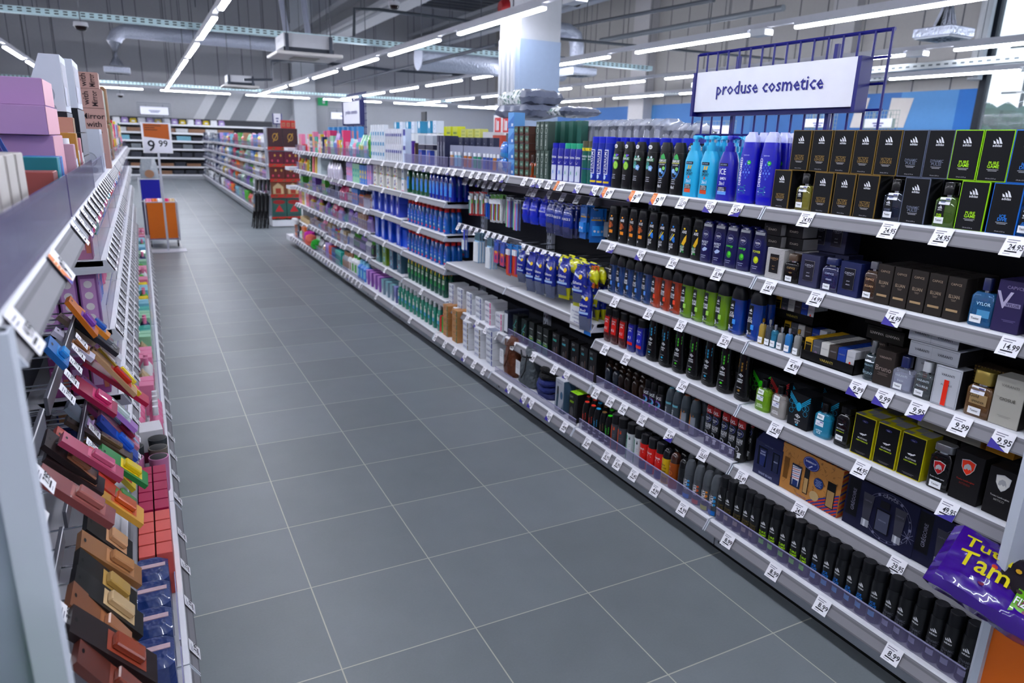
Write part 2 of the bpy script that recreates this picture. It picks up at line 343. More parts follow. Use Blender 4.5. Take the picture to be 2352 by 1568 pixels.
def diffuser(x, y, z, s, label):
    e_ = empty('air_diffuser', (x, y, z), label, 'vent'); part('plenum', MB().bbox(-s, s, -s, s, 0, s * .45, FOIL, .01), e_)
    g = MB().box(-s * .92, s * .92, -s * .92, s * .92, -.02, 0, M('#a3a7ae'))
    for i in range(16):
        q = 6.28318 * i / 16; dx, dy = math.cos(q), math.sin(q)
        for r0, r1 in ((.2, .5), (.55, .82)): g.poly([(s * (dx * r0 - dy * .05), s * (dy * r0 + dx * .05), -.022), (s * (dx * r1 - dy * .05), s * (dy * r1 + dx * .05), -.022), (s * (dx * r1 + dy * .05), s * (dy * r1 - dx * .05), -.022), (s * (dx * r0 + dy * .05), s * (dy * r0 - dx * .05), -.022)], M('#23272e'))
    part('grille', g, e_)
diffuser(a.x, 21, a.z - .2, .32, 'silver ceiling diffuser at the end of the far duct')
k = ony(1327, 75, 12.5); f = ony(1327, 152, 12.5)
duct([(ony(1200, 60, 12.5).x, 12.5, ony(1200, 55, 12.5).z), (k.x - .25, 12.5, k.z), (k.x - .07, 12.5, k.z - .08), (k.x, 12.5, k.z - .3), (k.x, 12.5, f.z)], .17, 'silver foil duct bending down behind the column')
diffuser(f.x, 12.5, f.z - .2, .33, 'silver ceiling diffuser behind the column')
k = ony(2200, 66, 4.2); diffuser(k.x, 4.4, k.z - .1, .28, 'silver ceiling diffuser near the window wall'); duct([(k.x, 4.4, k.z), (k.x, 4.4, k.z + 1.0), (k.x + .3, 4.4, k.z + 1.25), (k.x + 1.2, 4.4, k.z + 1.4)], .17, 'silver foil duct above the diffuser near the windows')
for i, (uu, y) in enumerate(((2262, 10.2),)):
    q = onx(uu, 60, XW - .25); pipe([(XW - .25, q.y, 3.9), (XW - .25, q.y, 6.2), (XW - .9, q.y - .2, 6.9), (XW - 3, q.y - .2, 7.6)], .16, '#b4b6ba', f'fat pale grey pipe rising beside the windows', 'drain_pipe', 0)
q0 = ony(960, 130, 15); q1 = ony(1141, 148, 15)
duct([(q0.x, 15, q0.z), (q1.x + 2, 15, q0.z)], .32, 'large round grey spiral duct behind the column')
# sprinkler and conduit runs
def runpipe(pix, y, r, col, label): pipe([tuple(ony(u, v, y)) for u, v in pix], r, col, label)
runpipe([(813, 83), (814, 20), (870, 22), (1140, 57)], 14, .035, '#3a4048', 'dark pipe running across below the roof, stepping up')
runpipe([(560, 183), (625, 183), (623, 140), (660, 137), (800, 150), (905, 162), (1085, 174)], 18, .035, '#3f4550', 'dark thin pipe stepping down near the far air conditioner')
runpipe([(1275, 88), (1480, 107), (1700, 128), (1800, 137)], 12, .03, '#454a52', 'dark pipe crossing behind the blue sign')
def longpipe(p0, p1, x, r, col, label): a, b_ = onx(*p0, x), onx(*p1, x); z = (a.z + b_.z) / 2; pipe([(x, a.y, a.z), (x, b_.y, b_.z)], r, col, label)
longpipe((1275, 68), (1640, 0), 9.5, .04, '#4b5058', 'long dark pipe high above the third light row')
longpipe((1380, 93), (1800, 18), 10.5, .06, '#70757c', 'thick grey pipe along the roof behind the sign')
longpipe((765, 197), (1140, 103), 5.8, .035, '#3f4550', 'dark sprinkler pipe along the roof left of the column')
# roof beams
for i, (x, z0, wd) in enumerate(((5.6, 5.55, .9), (12.5, 6.6, .9))):
    b = MB().box(x, x + wd, -9.9, YB - .6, z0 + .6, z0 + .75, M('#8d8f95')); b.box(x, x + wd, -9.9, YB - .6, z0, z0 + .12, M('#9b9da3')); b.box(x + wd * .4, x + wd * .6, -9.9, YB - .6, z0 + .1, z0 + .65, M('#6f7177'))
    b.tube([(x + .1, -9.9, z0 - .1), (x + .1, YB - .6, z0 - .1)], .05, M('#7b7f86')); struct('beam', b)
for i, x in enumerate((2.6, 3.1)): single('roof_strut', MB().tube([(x + .25, 16, 4.35), (x - .25 + i * .1, 16, ZC)], .07, M('#8b8fa0')), (0, 0, 0), f'slanting steel roof strut above the air conditioner, {ORD[i]} of two', 'strut')
def aircon(uL, uR, v0, v1, y, label):
    p0, p1 = ony(uL, v1, y), ony(uR, v1, y); W = (p1.x - p0.x); z = p0.z; H = ony(uL, v0, y).z - z
    e_ = empty('air_conditioner', ((p0.x + p1.x) / 2, y, z), label, 'air conditioner')
    part('cover_panel', MB().bbox(-W / 2, W / 2, 0, W * .95, 0, .06, M('#c5c2c0', .5), .012), e_); part('intake_grille', MB().box(-W / 5, W / 5, W * .28, W * .68, -.012, -.001, M('#8a857c')), e_)
    part('casing', MB().box(-W * .37, W * .37, W * .1, W * .85, .14, H, M('#bfc0c6')), e_); part('insulation_band', MB().box(-W * .38, W * .38, W * .09, W * .86, .061, .14, M('#232a36')), e_)
    for sx in (-1, 1):
        part('hanger', MB().box(-.03, .03, -.01, .02, 0, H * .8, M('#3c4350')), e_, (sx * W * .33, W * .07, .06)); part('rod', MB().tube([(0, 0, 0), (0, 0, ZC - z - H * .8 - .1)], .01, M('#4c4f57'), 5), e_, (sx * W * .33, W * .07, .06 + H * .8))
aircon(636, 788, 70, 122, 11.5, 'large ceiling cassette air conditioner with dark band above the aisle')
aircon(514, 596, 170, 198, 20, 'smaller ceiling cassette air conditioner farther down the aisle')
for i, (uu, vv, yy) in enumerate(((185, 55, 13), (276, 217, 31), (905, 8, 12), (1325, 3, 12))):
    q = ony(uu, vv, yy); e_ = empty('security_camera', tuple(q), f'small dark dome camera hanging under the roof, {ORD[i]} from the left', 'camera'); b = MB(); b.sections([(-.12, .03, .03), (-.1, .08, .08), (-.04, .1, .1)], M('#1c1113', .15)); part('dome', b, e_)
    b = MB(); b.sections([(-.04, .12, .12), (.03, .11, .11)], M('#b9bac0')); part('mount', b, e_); part('rod', MB().tube([(0, 0, .03), (0, 0, ZC - q.z - .13)], .012, M('#6a6d74'), 6), e_)
for i in range(14):
    q = ony([80, 140, 285, 410, 452, 665, 715, 735, 830, 1105, 1330, 1460, 1720, 2120][i], 50, 14 + (i % 4) * 3); zz = 4.2 + (i % 3) * .3
    single('hanging_wire', MB().tube([(q.x, q.y, zz), (q.x, q.y, ZC - .15)], .012, M('#4c505a'), 5), (0, 0, 0), f'thin dark suspension wire under the roof, {ORD[i]} from the left', 'wire', 'suspension wires under the roof')
# hanging signs
BLUE = M('#0f1478', .4)
def sign(loc, W, H, txt, th, label, rz, grid, zg0, zg1, extra=.09, post=False, col=BLUE, n=15):
    e_ = empty('aisle_sign', loc, label, 'sign', None, rz); F = flat(-.035)
    bd = MB().box(-W / 2, W / 2, -.033, -.006, 0, H, M('#dfe0ea', .45)); bd.text(F, txt, 0, H * .5, th, M('#1b1f8e', .5), maxw=W * .93) if txt else bars(bd, F, 0, H * .55, 2, W * .4, M('#4a4f8e'), .03, .06); part('board', bd, e_)
    fr = MB().box(-W / 2 - .012, W / 2 + .012, -.006, .03, -.025, 0, col); fr.box(W / 2, W / 2 + .02, -.045, .03, -.025, H + .0, col); fr.box(-W / 2 - .02, -W / 2, -.045, .03, -.025, H, col); part('bracket', fr, e_)
    if grid:
        g = MB(); x0, x1 = -W / 2 - extra, W / 2 + extra
        for i in range(n + 1): x = x0 + (x1 - x0) * i / n; g.tube([(x, .04, zg0), (x, .04, zg1)], .006, col, 6)
        m_ = max(3, int((zg1 - zg0) / .1))
        for j in range(m_ + 1): z = zg0 + (zg1 - zg0) * j / m_; g.tube([(x0, .052, z), (x1, .052, z)], .006 if 0 < j < m_ else .009, col, 6)
        part('wire_grid', g, e_)
    if loc[2] > 1.9: part('post', MB().box(-W * .3, -W * .3 + .02, .05, .07, min(zg0, 1.8 - loc[2]), zg1 * .9, col).box(W * .3, W * .3 + .02, .05, .07, min(zg0, 1.8 - loc[2]), zg1 * .9, col), e_)
    return e_
p0, p1 = onx(1612, 173, 2.42), onx(1988, 124, 2.42); q0 = onx(1600, 262, 2.42)
ys = (p0.y + p1.y) / 2; Wd = p0.y - p1.y; zt = (p0.z + p1.z) / 2; zb = q0.z
sign((2.42, ys, zb + .01), Wd, zt - zb - .01, 'produse cosmetice', .088, 'large white board with blue lettering on a blue wire grid above the perfumes', -math.pi / 2, True, -(zb - 2.05) + .0, zt - zb + .1, n=15)
p0, p1 = onx(793, 252, 2.5), onx(832, 245, 2.5)
sign((2.5, (p0.y + p1.y) / 2, onx(793, 285, 2.5).z), p0.y - p1.y, .33, 'produse cosmetice', .085, 'smaller white board with blue lettering halfway down the shelves', -math.pi / 2, True, -.35, .45, .04, n=14, col=M('#2b3172'))
for (u0, v0, u1, v1, y, txt, lb) in ((323, 247, 386, 262, 34.3, '', 'grey-framed white board above the far wall shelves'), (760, 261, 830, 273, 34, '', 'grey-framed white board beyond the smaller blue sign')):
    p0, p1 = ony(u0, v1, y), ony(u1, v0, y)
    sign(((p0.x + p1.x) / 2, y, p0.z), p1.x - p0.x, p1.z - p0.z, txt, .12, lb, 0, True, -.8, .5, .1, col=M('#6b6f80'), n=20)
for i, (u0, u1, v0, v1) in enumerate(((1600, 1682, 292, 308), (1850, 1912, 277, 292), (1986, 2052, 277, 293))):
    p0, p1 = onx(u0, v1, 15.8), onx(u1, v0, 15.8); sign((15.8, (p0.y + p1.y) / 2, p0.z), p0.y - p1.y, p1.z - p0.z + .05, '', .07, f'pale category board before the blue wall, {ORD[i]} from the left', -math.pi / 2, True, -.4, .4, .1, col=M('#7d8a84'), n=12)
p0 = ony(638, 283, 15.6); sign((p0.x, 15.6, p0.z), .17, .22, '', .04, 'small blue-edged board above the chocolate display', -.35, False, 0, 0)
# ================================================================ SHELVING
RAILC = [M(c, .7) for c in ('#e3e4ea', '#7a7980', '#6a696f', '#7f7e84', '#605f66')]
SHW = M('#dcdde4', .4); PLN = M('#8f949d', .35, m=.2); KICK = M('#08090a', .6); UPR = M('#c9ced8', .4)
LIPU, LIPB = 2.09, 1.97
_tagc = {}
def tag_mesh(price, kind):
    """price card sitting on a sloping rail; local x along the rail, front towards -y"""
    k = (price, kind)
    if k in _tagc: return _tagc[k]
    b = MB(); w = .115 if kind == 'o' else .07; h = .07
    F = lambda x, z, k_=1: (x, -.0008 * k_ + z * .5 - .001, z * .9 + .004)
    b.lab(F, -w / 2, w / 2, -h, 0, M('#f1f0f6', .4, n=0)); 
    ink = M('#1d1d28', .6, n=0)
    if kind == 'o':
        b.lab(F, -w / 2, -w / 2 + .038, -h, 0, M('#e78a3c', .5, n=0), 2)
        if price != '10.99': b.fpoly(F, [(-w / 2, -h), (-w / 2 + .036, -h), (-w / 2, -h + .025)], M('#3a22a0', .5, n=0), 3)
        a_, c_ = price.split('.'); b.text(F, a_, .002 if len(a_) == 1 else -.002, -.045, .042, ink, off=3); b.text(F, c_, .034, -.028, .022, ink, off=3)
        for i in range(3): b.lab(F, -w / 2 + .004, -w / 2 + .03, -.018 - i * .009, -.015 - i * .009, M('#f6d9bb', n=0), 3)
    else:
        b.text(F, price, .009, -.037, .021, ink, maxw=.048, off=3)
        b.lab(F, -.022, .018, -.056, -.051, ink, 2)
        for i in range(2): b.lab(F, -.027, .012 - i * .008, -.014 - i * .008, -.011 - i * .008, M('#77778a', n=0), 2)
        b.lab(F, -.024, .0, -.063, -.061, M('#8a8a9a', n=0), 2)
        if kind == 'p': b.fpoly(F, [(-w / 2, -h), (w / 2 - .008, -h), (-w / 2, -h + .034)], M('#35209c', .5, n=0), 3)
        if kind == 'q': b.fpoly(F, [(-w / 2 + .005, -h), (w / 2, -h), (w / 2, -h + .03)], M('#35209c', .5, n=0), 3)
    _tagc[k] = b.mesh('price_tag', False); return _tagc[k]
def shelf(unit, ux, uy, side, lip, back, y0, y1, z, tags=(), guard=0., dk=None, top=False, rail=True):
    """one shelf of a unit: deck (part) with rail, cards and acrylic guard as sub-parts. side=+1 right of the aisle, -1 left"""
    X = lambda t: (lip + side * t) - ux
    b = MB(); b.box(X(.012), X(abs(back - lip)), y0 + .003 - uy, y1 - .003 - uy, z - .025, z, SHW)
    for yy in (y0 + .003, y1 - .009): b.add([(X(0), yy - uy, z + .003), (X(-.033), yy - uy, z - .056), (X(.3), yy - uy, z - .07), (X(.36), yy - uy, z + .001), (X(0), yy + .006 - uy, z + .003), (X(-.033), yy + .006 - uy, z - .056), (X(.3), yy + .006 - uy, z - .07), (X(.36), yy + .006 - uy, z + .001)], [(0, 1, 2, 3), (7, 6, 5, 4), (0, 4, 5, 1), (1, 5, 6, 2), (2, 6, 7, 3), (3, 7, 4, 0)], UPR)
    sh = part('shelf', b, unit, smooth=False)
    if rail:
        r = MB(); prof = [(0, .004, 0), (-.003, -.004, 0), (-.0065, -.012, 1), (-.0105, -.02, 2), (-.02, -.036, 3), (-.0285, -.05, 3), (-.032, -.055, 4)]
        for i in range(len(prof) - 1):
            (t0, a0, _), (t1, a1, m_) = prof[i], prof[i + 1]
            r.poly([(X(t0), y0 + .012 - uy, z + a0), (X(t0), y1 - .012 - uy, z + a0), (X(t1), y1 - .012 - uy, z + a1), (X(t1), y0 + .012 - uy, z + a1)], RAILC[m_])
        r.box(X(0), X(.02), y0 + .004 - uy, y1 - .004 - uy, z - .003, z + .004, RAILC[0])
        part('price_rail', r, sh, smooth=False)
    tys = [it[0] if abs(it[0]) < 60 else Yf(it[0], lip, z - .02) for it in tags]
    if any(not y0 < y < y1 for y in tys): tys = [y1 - (y1 - y0) * (i + .6) / len(tags) for i in range(len(tags))]
    for it, y in zip(tags, tys):
        u, pr, kd = it
        o = bpy.data.objects.new('price_tag', tag_mesh(pr, kd)); link(o, sh); o.location = Vector((X(-.003), y - uy, z + .0)) * U; o.rotation_euler = (0, 0, -side * math.pi / 2)
    if guard:
        g = MB(); g.box(X(.02), X(.023), y0 + .02 - uy, y1 - .02 - uy, z + .001, z + guard, ACRYL); g.box(X(.019), X(.024), y0 + .02 - uy, y1 - .02 - uy, z + guard, z + guard + .004, M('#a9a8c4', .2, n=0))
        part('acrylic_guard', g, sh, smooth=False)
    return sh
def unit(y0, y1, side, base, levels, label, backcol='#4a4d55', bx=None, plinth=True):
    """levels: list of dict(z, tags, guard, lip)"""
    lipb = LIPB if side > 0 else -.55; back = 2.52 if side > 0 else -1.17; lipu = LIPU if side > 0 else -.72
    if bx: lipb, lipu, back = bx
    e_ = empty('shelving_unit', (lipb, (y0 + y1) / 2, 0), label, 'shelving'); ux, uy = lipb, (y0 + y1) / 2
    b = MB(); s = side
    b.box(back + s * .003 - ux, back + s * .02 - ux, y0 - uy, y1 - uy, .15, 1.93, M(backcol, .6)); part('back_panel', b, e_, smooth=False)  # right gondola: shade behind the goods is put into the dark panel colour
    for yy in (y0 + .02, y1 - .02):
        b = MB(); b.box(back - s * .035 - ux, back + s * .001 - ux, yy - .018 - uy, yy + .018 - uy, 0, 1.95, UPR)
        for k in range(30): b.box(back - s * .037 - ux, back - s * .035 - ux, yy - .005 - uy, yy + .005 - uy, .3 + k * .055, .325 + k * .055, BLACK)
        part('upright', b, e_, smooth=False)
    b = MB(); b.box(lipb + s * .055 - ux, lipb + s * .07 - ux, y0 + .004 - uy, y1 - .004 - uy, .035, .15, PLN); b.box(lipb + s * .08 - ux, back - ux, y0 - uy, y1 - uy, 0, .14, KICK)
    for k in (0, 1): b.box(lipb + s * .053 - ux, lipb + s * .055 - ux, y1 - .05 + k * .015 - uy, y1 - .044 + k * .015 - uy, .06, .12, M('#2b2d33'))
    part('plinth', b, e_, smooth=False)
    for L in levels:
        lip = L.get('lip') or (lipb if L['z'] < .3 else lipu)
        shelf(e_, ux, uy, s, lip, back - s * .04, L.get('y0', y0), L.get('y1', y1), L['z'], L.get('tags', ()), L.get('guard', 0))
    return e_, ux, uy
T = lambda u, p, k='w': (u, p, k)
def many(u0, u1, n, ps=('4.99', '7.49', '12.95', '2.99'), ks='wwwp'): return [T(u0 + (u1 - u0) * i / max(1, n - 1), ps[i % len(ps)], ks[i % len(ks)]) for i in range(n)]
YJ = [-1.31 + 1.34 * i for i in range(11)]
unit(YJ[0], YJ[1], 1, 0, [
    dict(z=1.832, tags=[T(1859, '24.95'), T(2049, '24.95'), T(2171, '24.95'), T(2338, '24.95')]),
    dict(z=1.497, tags=[T(1774, '14.99'), T(1882, '14.99'), T(2061, '14.99', 'p'), T(2328, '14.99')]),
    dict(z=1.165, tags=[T(1830, '4.99'), T(1976, '9.99', 'p'), T(2037, '9.99', 'p'), T(2115, '9.95', 'q'), T(2214, '9.99'), T(2311, '9.95', 'p')]),
    dict(z=.828, tags=[T(1788, '14.85'), T(1985, '44.95'), T(2185, '49.95', 'q')]),
    dict(z=.495, tags=[T(1710, '15.49'), T(1843, '24.85'), T(2067, '29.95')]),
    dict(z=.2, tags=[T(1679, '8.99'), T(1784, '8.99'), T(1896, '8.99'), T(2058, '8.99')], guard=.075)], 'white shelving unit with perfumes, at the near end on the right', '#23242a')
unit(YJ[1], YJ[2], 1, 0, [
    dict(z=1.834, tags=[T(1402, '9.99', 'o'), T(1466, '9.99', 'o'), T(1518, '9.99', 'o'), T(1574, '12.59'), T(1638, '12.59', 'p'), T(1699, '9.99', 'q')]),
    dict(z=1.5, tags=[T(1411, '9.95', 'q'), T(1478, '9.95', 'p'), T(1552, '9.95'), T(1656, '8.99')]),
    dict(z=1.167, tags=[T(1419, '8.75'), T(1497, '8.75'), T(1571, '9.75'), T(1672, '9.75')]),
    dict(z=.83, tags=[T(1396, '8.99'), T(1444, '8.99'), T(1575, '7.99')]),
    dict(z=.5, tags=[T(1375, '8.99'), T(1408, '8.99'), T(1438, '8.99'), T(1482, '13.49'), T(1545, '4.99', 'q'), T(1622, '16.65')], guard=.07),
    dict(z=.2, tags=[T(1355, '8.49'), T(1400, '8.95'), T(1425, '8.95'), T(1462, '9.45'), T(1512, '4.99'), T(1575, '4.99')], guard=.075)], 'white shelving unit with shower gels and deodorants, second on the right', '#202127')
def hookbar(e_, ux, uy, side, x, y0, y1, z, tags):
    b = MB(); s = side; b.box(x - ux, x + s * .01 - ux, y0 - uy, y1 - uy, z - .06, z, M('#4b4c55', .35)); b.box(x - s * .002 - ux, x - ux, y0 - uy, y1 - uy, z - .004, z, RAILC[0])
    hb = part('hook_bar', b, e_, smooth=False)
    for u, pr, kd in tags:
        y = u if abs(u) < 60 else max(y0 + .04, min(y1 - .04, Yf(u, x, z - .03))); o = bpy.data.objects.new('price_tag', tag_mesh(pr, kd)); link(o, hb); o.location = Vector((x - s * .025 - ux, y - uy, z)) * U; o.rotation_euler = (0, 0, -s * math.pi / 2)
def hook(e_, ux, uy, side, x, y, z, back):
    part('hook', MB().tube([(x - ux, y - uy, z + .012), (x - ux + side * .012, y - uy, z), (back - ux, y - uy, z)], .004, CHROME, 6), e_)
e2, ux2, uy2 = unit(YJ[2], YJ[3], 1, 0, [
    dict(z=1.838, tags=[T(1210, '5.99'), T(1232, '6.99', 'q'), T(1246, '11.99', 'p'), T(1267, '8.99'), T(1291, '10.99', 'o'), T(1333, '9.45', 'p'), T(1372, '9.45', 'p')]),
    dict(z=.93), dict(z=.5, tags=[T(1183, '3.95'), T(1230, '7.95'), T(1279, '9.95'), T(1306, '19.95', 'p')], guard=.07),
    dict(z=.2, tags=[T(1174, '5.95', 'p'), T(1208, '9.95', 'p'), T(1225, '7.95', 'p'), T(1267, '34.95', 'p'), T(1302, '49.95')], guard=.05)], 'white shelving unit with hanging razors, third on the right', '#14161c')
e3, ux3, uy3 = unit(YJ[3], YJ[4], 1, 0, [
    dict(z=1.84, tags=[T(1034, '2.95', 'q'), T(1048, '2.95'), T(1069, '3.45'), T(1089, '3.45'), T(1105, '4.95'), T(1124, '4.95'), T(1145, '4.95'), T(1160, '3.95', 'q')], guard=.1),
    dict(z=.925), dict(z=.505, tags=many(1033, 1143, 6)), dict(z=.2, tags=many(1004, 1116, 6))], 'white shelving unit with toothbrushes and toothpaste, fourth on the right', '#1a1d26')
hookbar(e3, ux3, uy3, 1, 2.3, YJ[3], YJ[4], 1.745, many(1066, 1165, 8)); hookbar(e2, ux2, uy2, 1, 2.3, YJ[2], YJ[3], 1.74, many(1172, 1370, 7))
hookbar(e3, ux3, uy3, 1, 2.22, YJ[3], YJ[4], 1.315, many(1062, 1170, 9, ks='wwwwwwpw')); hookbar(e2, ux2, uy2, 1, 2.2, YJ[2], YJ[3], 1.3, many(1210, 1290, 6, ks='wwppww') + [T(1331, '24.99', 'o'), T(1355, '44.95'), T(1381, '44.95')])
unit(YJ[4], YJ[5], 1, 0, [dict(z=1.838, tags=many(930, 1015, 6), guard=.1), dict(z=1.515, tags=many(963, 963, 1, ('11.95',))), dict(z=1.185, tags=many(967, 967, 1, ('11.95',))), dict(z=.85), dict(z=.52, tags=many(972, 972, 1)),
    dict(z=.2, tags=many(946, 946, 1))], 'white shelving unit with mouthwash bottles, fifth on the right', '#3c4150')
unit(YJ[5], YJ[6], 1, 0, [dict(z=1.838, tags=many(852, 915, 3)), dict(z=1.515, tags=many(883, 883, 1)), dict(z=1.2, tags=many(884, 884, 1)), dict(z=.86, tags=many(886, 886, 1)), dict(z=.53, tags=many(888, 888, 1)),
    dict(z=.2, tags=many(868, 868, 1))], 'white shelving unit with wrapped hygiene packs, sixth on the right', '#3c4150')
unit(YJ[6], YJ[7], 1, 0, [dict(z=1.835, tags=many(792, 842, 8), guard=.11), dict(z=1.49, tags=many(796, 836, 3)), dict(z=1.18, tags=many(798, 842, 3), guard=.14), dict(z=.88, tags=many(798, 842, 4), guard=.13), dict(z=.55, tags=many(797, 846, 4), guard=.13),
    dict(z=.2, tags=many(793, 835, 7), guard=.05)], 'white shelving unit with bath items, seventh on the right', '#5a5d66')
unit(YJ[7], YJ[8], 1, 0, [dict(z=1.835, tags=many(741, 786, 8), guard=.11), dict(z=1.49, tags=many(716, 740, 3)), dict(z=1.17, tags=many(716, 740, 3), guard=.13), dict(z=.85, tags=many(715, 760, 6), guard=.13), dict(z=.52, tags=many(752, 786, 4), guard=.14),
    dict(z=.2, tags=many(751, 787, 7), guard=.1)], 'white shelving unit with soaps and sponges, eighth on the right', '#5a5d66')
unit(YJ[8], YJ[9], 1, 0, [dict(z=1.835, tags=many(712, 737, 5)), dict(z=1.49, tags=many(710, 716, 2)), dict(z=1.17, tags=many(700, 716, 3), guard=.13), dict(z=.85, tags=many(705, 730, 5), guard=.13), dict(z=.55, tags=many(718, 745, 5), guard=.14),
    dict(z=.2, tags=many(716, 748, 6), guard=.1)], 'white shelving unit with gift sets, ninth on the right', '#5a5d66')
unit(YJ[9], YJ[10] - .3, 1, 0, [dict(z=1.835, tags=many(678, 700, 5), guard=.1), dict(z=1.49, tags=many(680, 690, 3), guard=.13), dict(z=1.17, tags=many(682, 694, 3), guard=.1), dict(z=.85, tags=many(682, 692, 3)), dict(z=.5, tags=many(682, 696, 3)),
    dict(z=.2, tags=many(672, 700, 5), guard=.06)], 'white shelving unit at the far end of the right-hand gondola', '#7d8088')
# near end panel and slotted front post of the right gondola
b = MB(); b.box(1.965, 2.52, YJ[0] - .035, YJ[0] - .004, 0, 1.95, UPR); u1 = [o for o in COL.objects if o.name == 'shelving_unit'][0]; part('end_panel', b, u1, tuple(-u1.location / U), smooth=False)
# rear side of the right gondola (its top shelf and back-to-back stock)
b = MB(); b.box(2.56, 2.96, YJ[0], YJ[10] - .3, 1.805, 1.83, SHW); b.box(2.56, 2.6, YJ[0], YJ[10] - .3, 0, 1.81, M('#4a4d55')); b.box(2.56, 3.05, YJ[0], YJ[10] - .3, .14, .19, SHW); b.box(2.62, 2.98, YJ[0], YJ[10] - .3, 0, .14, KICK)
single('rear_shelving', b, (0, 0, 0), 'rear half of the right-hand gondola with its own top shelf', 'shelving', smooth=False)
# left gondola
LY = [-1.31 + 1.34 * i for i in range(11)]
names = ['near end', 'second', 'third', 'fourth', 'fifth', 'sixth', 'seventh', 'eighth', 'ninth', 'tenth']
EL = []
for i in range(10):
    y0, y1 = LY[i], LY[i + 1]
    if i < 2:
        tg = [(float(y0 + .1 + (y1 - y0 - .2) * k / (2 if i == 0 else 6)), ['4.99', '9.99', '7.95', '2.99'][k % 4], 'o' if (i == 0 and k == 1) else 'w') for k in range(3 if i == 0 else 7)]
        lv = [dict(z=1.835, tags=tg, guard=.1, lip=-.72), dict(z=.57, lip=-.72), dict(z=.2, tags=[(float(y0 + .12 + .3 * k), '3.95', 'w') for k in range(4)], guard=.1)]
    else:
        tg = lambda n: [(float(y0 + .08 + (1.2) * k / n), ['4.99', '9.99', '7.95', '2.99'][k % 4], 'w') for k in range(n)]
        lv = [dict(z=1.835, tags=tg(7), guard=.1)] + [dict(z=z, tags=tg(6), guard=.12) for z in (1.5, 1.165, .83)] + [dict(z=.505, tags=tg(5), guard=.08), dict(z=.2, tags=tg(4), guard=.1)]
    EL.append(unit(y0, y1, -1, 0, lv, f'white shelving unit in the left gondola, {ORD[i]} from its near end', '#6a6d78'))
b = MB(); b.box(-1.17, -.7, LY[0] - .035, LY[0] - .012, 0, 1.84, M('#aab2c0', .4)); b.box(-.735, -.695, LY[0] - .05, LY[0] - .004, 0, 1.84, UPR)
for k in range(24):
    b.box(-.86, -.8, LY[0] - .037, LY[0] - .035, .15 + k * .07, .185 + k * .07, BLACK)
part('end_panel', b, EL[0][0], tuple(-EL[0][0].location / U), smooth=False)
for i in (0, 1):
    e_, ux, uy = EL[i]
    for z in (1.28, .88): hookbar(e_, ux, uy, -1, -.86, LY[i] + .05, LY[i + 1] - .05, z, [((LY[i] + .15 + .17 * k_), '7.95', 'w') for k_ in range(5)])
# ================================================================ PRODUCT KINDS
GW = M('#e6e7ec', .5, n=0); GK = M('#0c0c0f', .5, n=0)
def three_bars(b, F, cx, cz, s, mat, off=2):       # three slanted bars
    for i, (x, h) in enumerate(((-.42, .34), (-.1, .62), (.2, .95))):
        b.fpoly(F, [(cx + s * x, cz), (cx + s * (x + .24), cz), (cx + s * (x + .24 - .02), cz + s * h * .62), (cx + s * (x - .09), cz + s * h * .78)] if 0 else
                [(cx + s * (x + .02), cz), (cx + s * (x + .26), cz), (cx + s * (x + .26 - h * .28 + .0), cz + s * h * .55), (cx + s * (x + .04 - h * .28), cz + s * (h * .55 + .14))], mat, off)
def perfume_carton(edge, txt, tcol, w=.1, h=.175, d=.085, face='#0a0b10', txt2=None):
    b = MB(); E_ = M(edge, .4); f = M(face, .6); t = .0028
    b.box(-w / 2, w / 2, -d / 2, d / 2, 0, h, E_); F = flat(-d / 2)
    b.lab(F, -w / 2 + t, w / 2 - t, t, h - t, f, 1)
    b.poly([(w / 2 + .0006, -d / 2 + .004, .003), (w / 2 + .0006, d / 2 - .004, .003), (w / 2 + .0006, d / 2 - .004, h - .003), (w / 2 + .0006, -d / 2 + .004, h - .003)], f)
    b.poly([(-w / 2 - .0006, d / 2 - .004, .003), (-w / 2 - .0006, -d / 2 + .004, .003), (-w / 2 - .0006, -d / 2 + .004, h - .003), (-w / 2 - .0006, d / 2 - .004, h - .003)], f)
    b.poly([(-w / 2 + .004, -d / 2 + .004, h + .0005), (w / 2 - .004, -d / 2 + .004, h + .0005), (w / 2 - .004, d / 2 - .004, h + .0005), (-w / 2 + .004, d / 2 - .004, h + .0005)], E_)
    three_bars(b, F, 0, h * .735, .034, GW); b.text(F, 'adidas', 0, h * .7, .009, GW, maxw=.044)
    a, c = txt; tm = M(tcol, .5, n=0); b.text(F, a, 0, h * .36, .011, tm, maxw=.05); b.text(F, c, 0, h * .295, .011, tm, maxw=.05)
    bars(b, F, 0, h * .24, 2, .04, M('#a9a9b0', n=0)); b.text(F, '100 ml e 3.3 fl. oz', 0, h * .06, .0045, M('#a9a9b0', n=0), maxw=.035)
    return Proto('perfume_box', [('carton', b)], w, d, h)
def splash(b, F, pts, off=2):
    for x, z, r, c in pts: b.disc(F, x, z, r, r * .9, M(c, .4, n=0), off, 9)
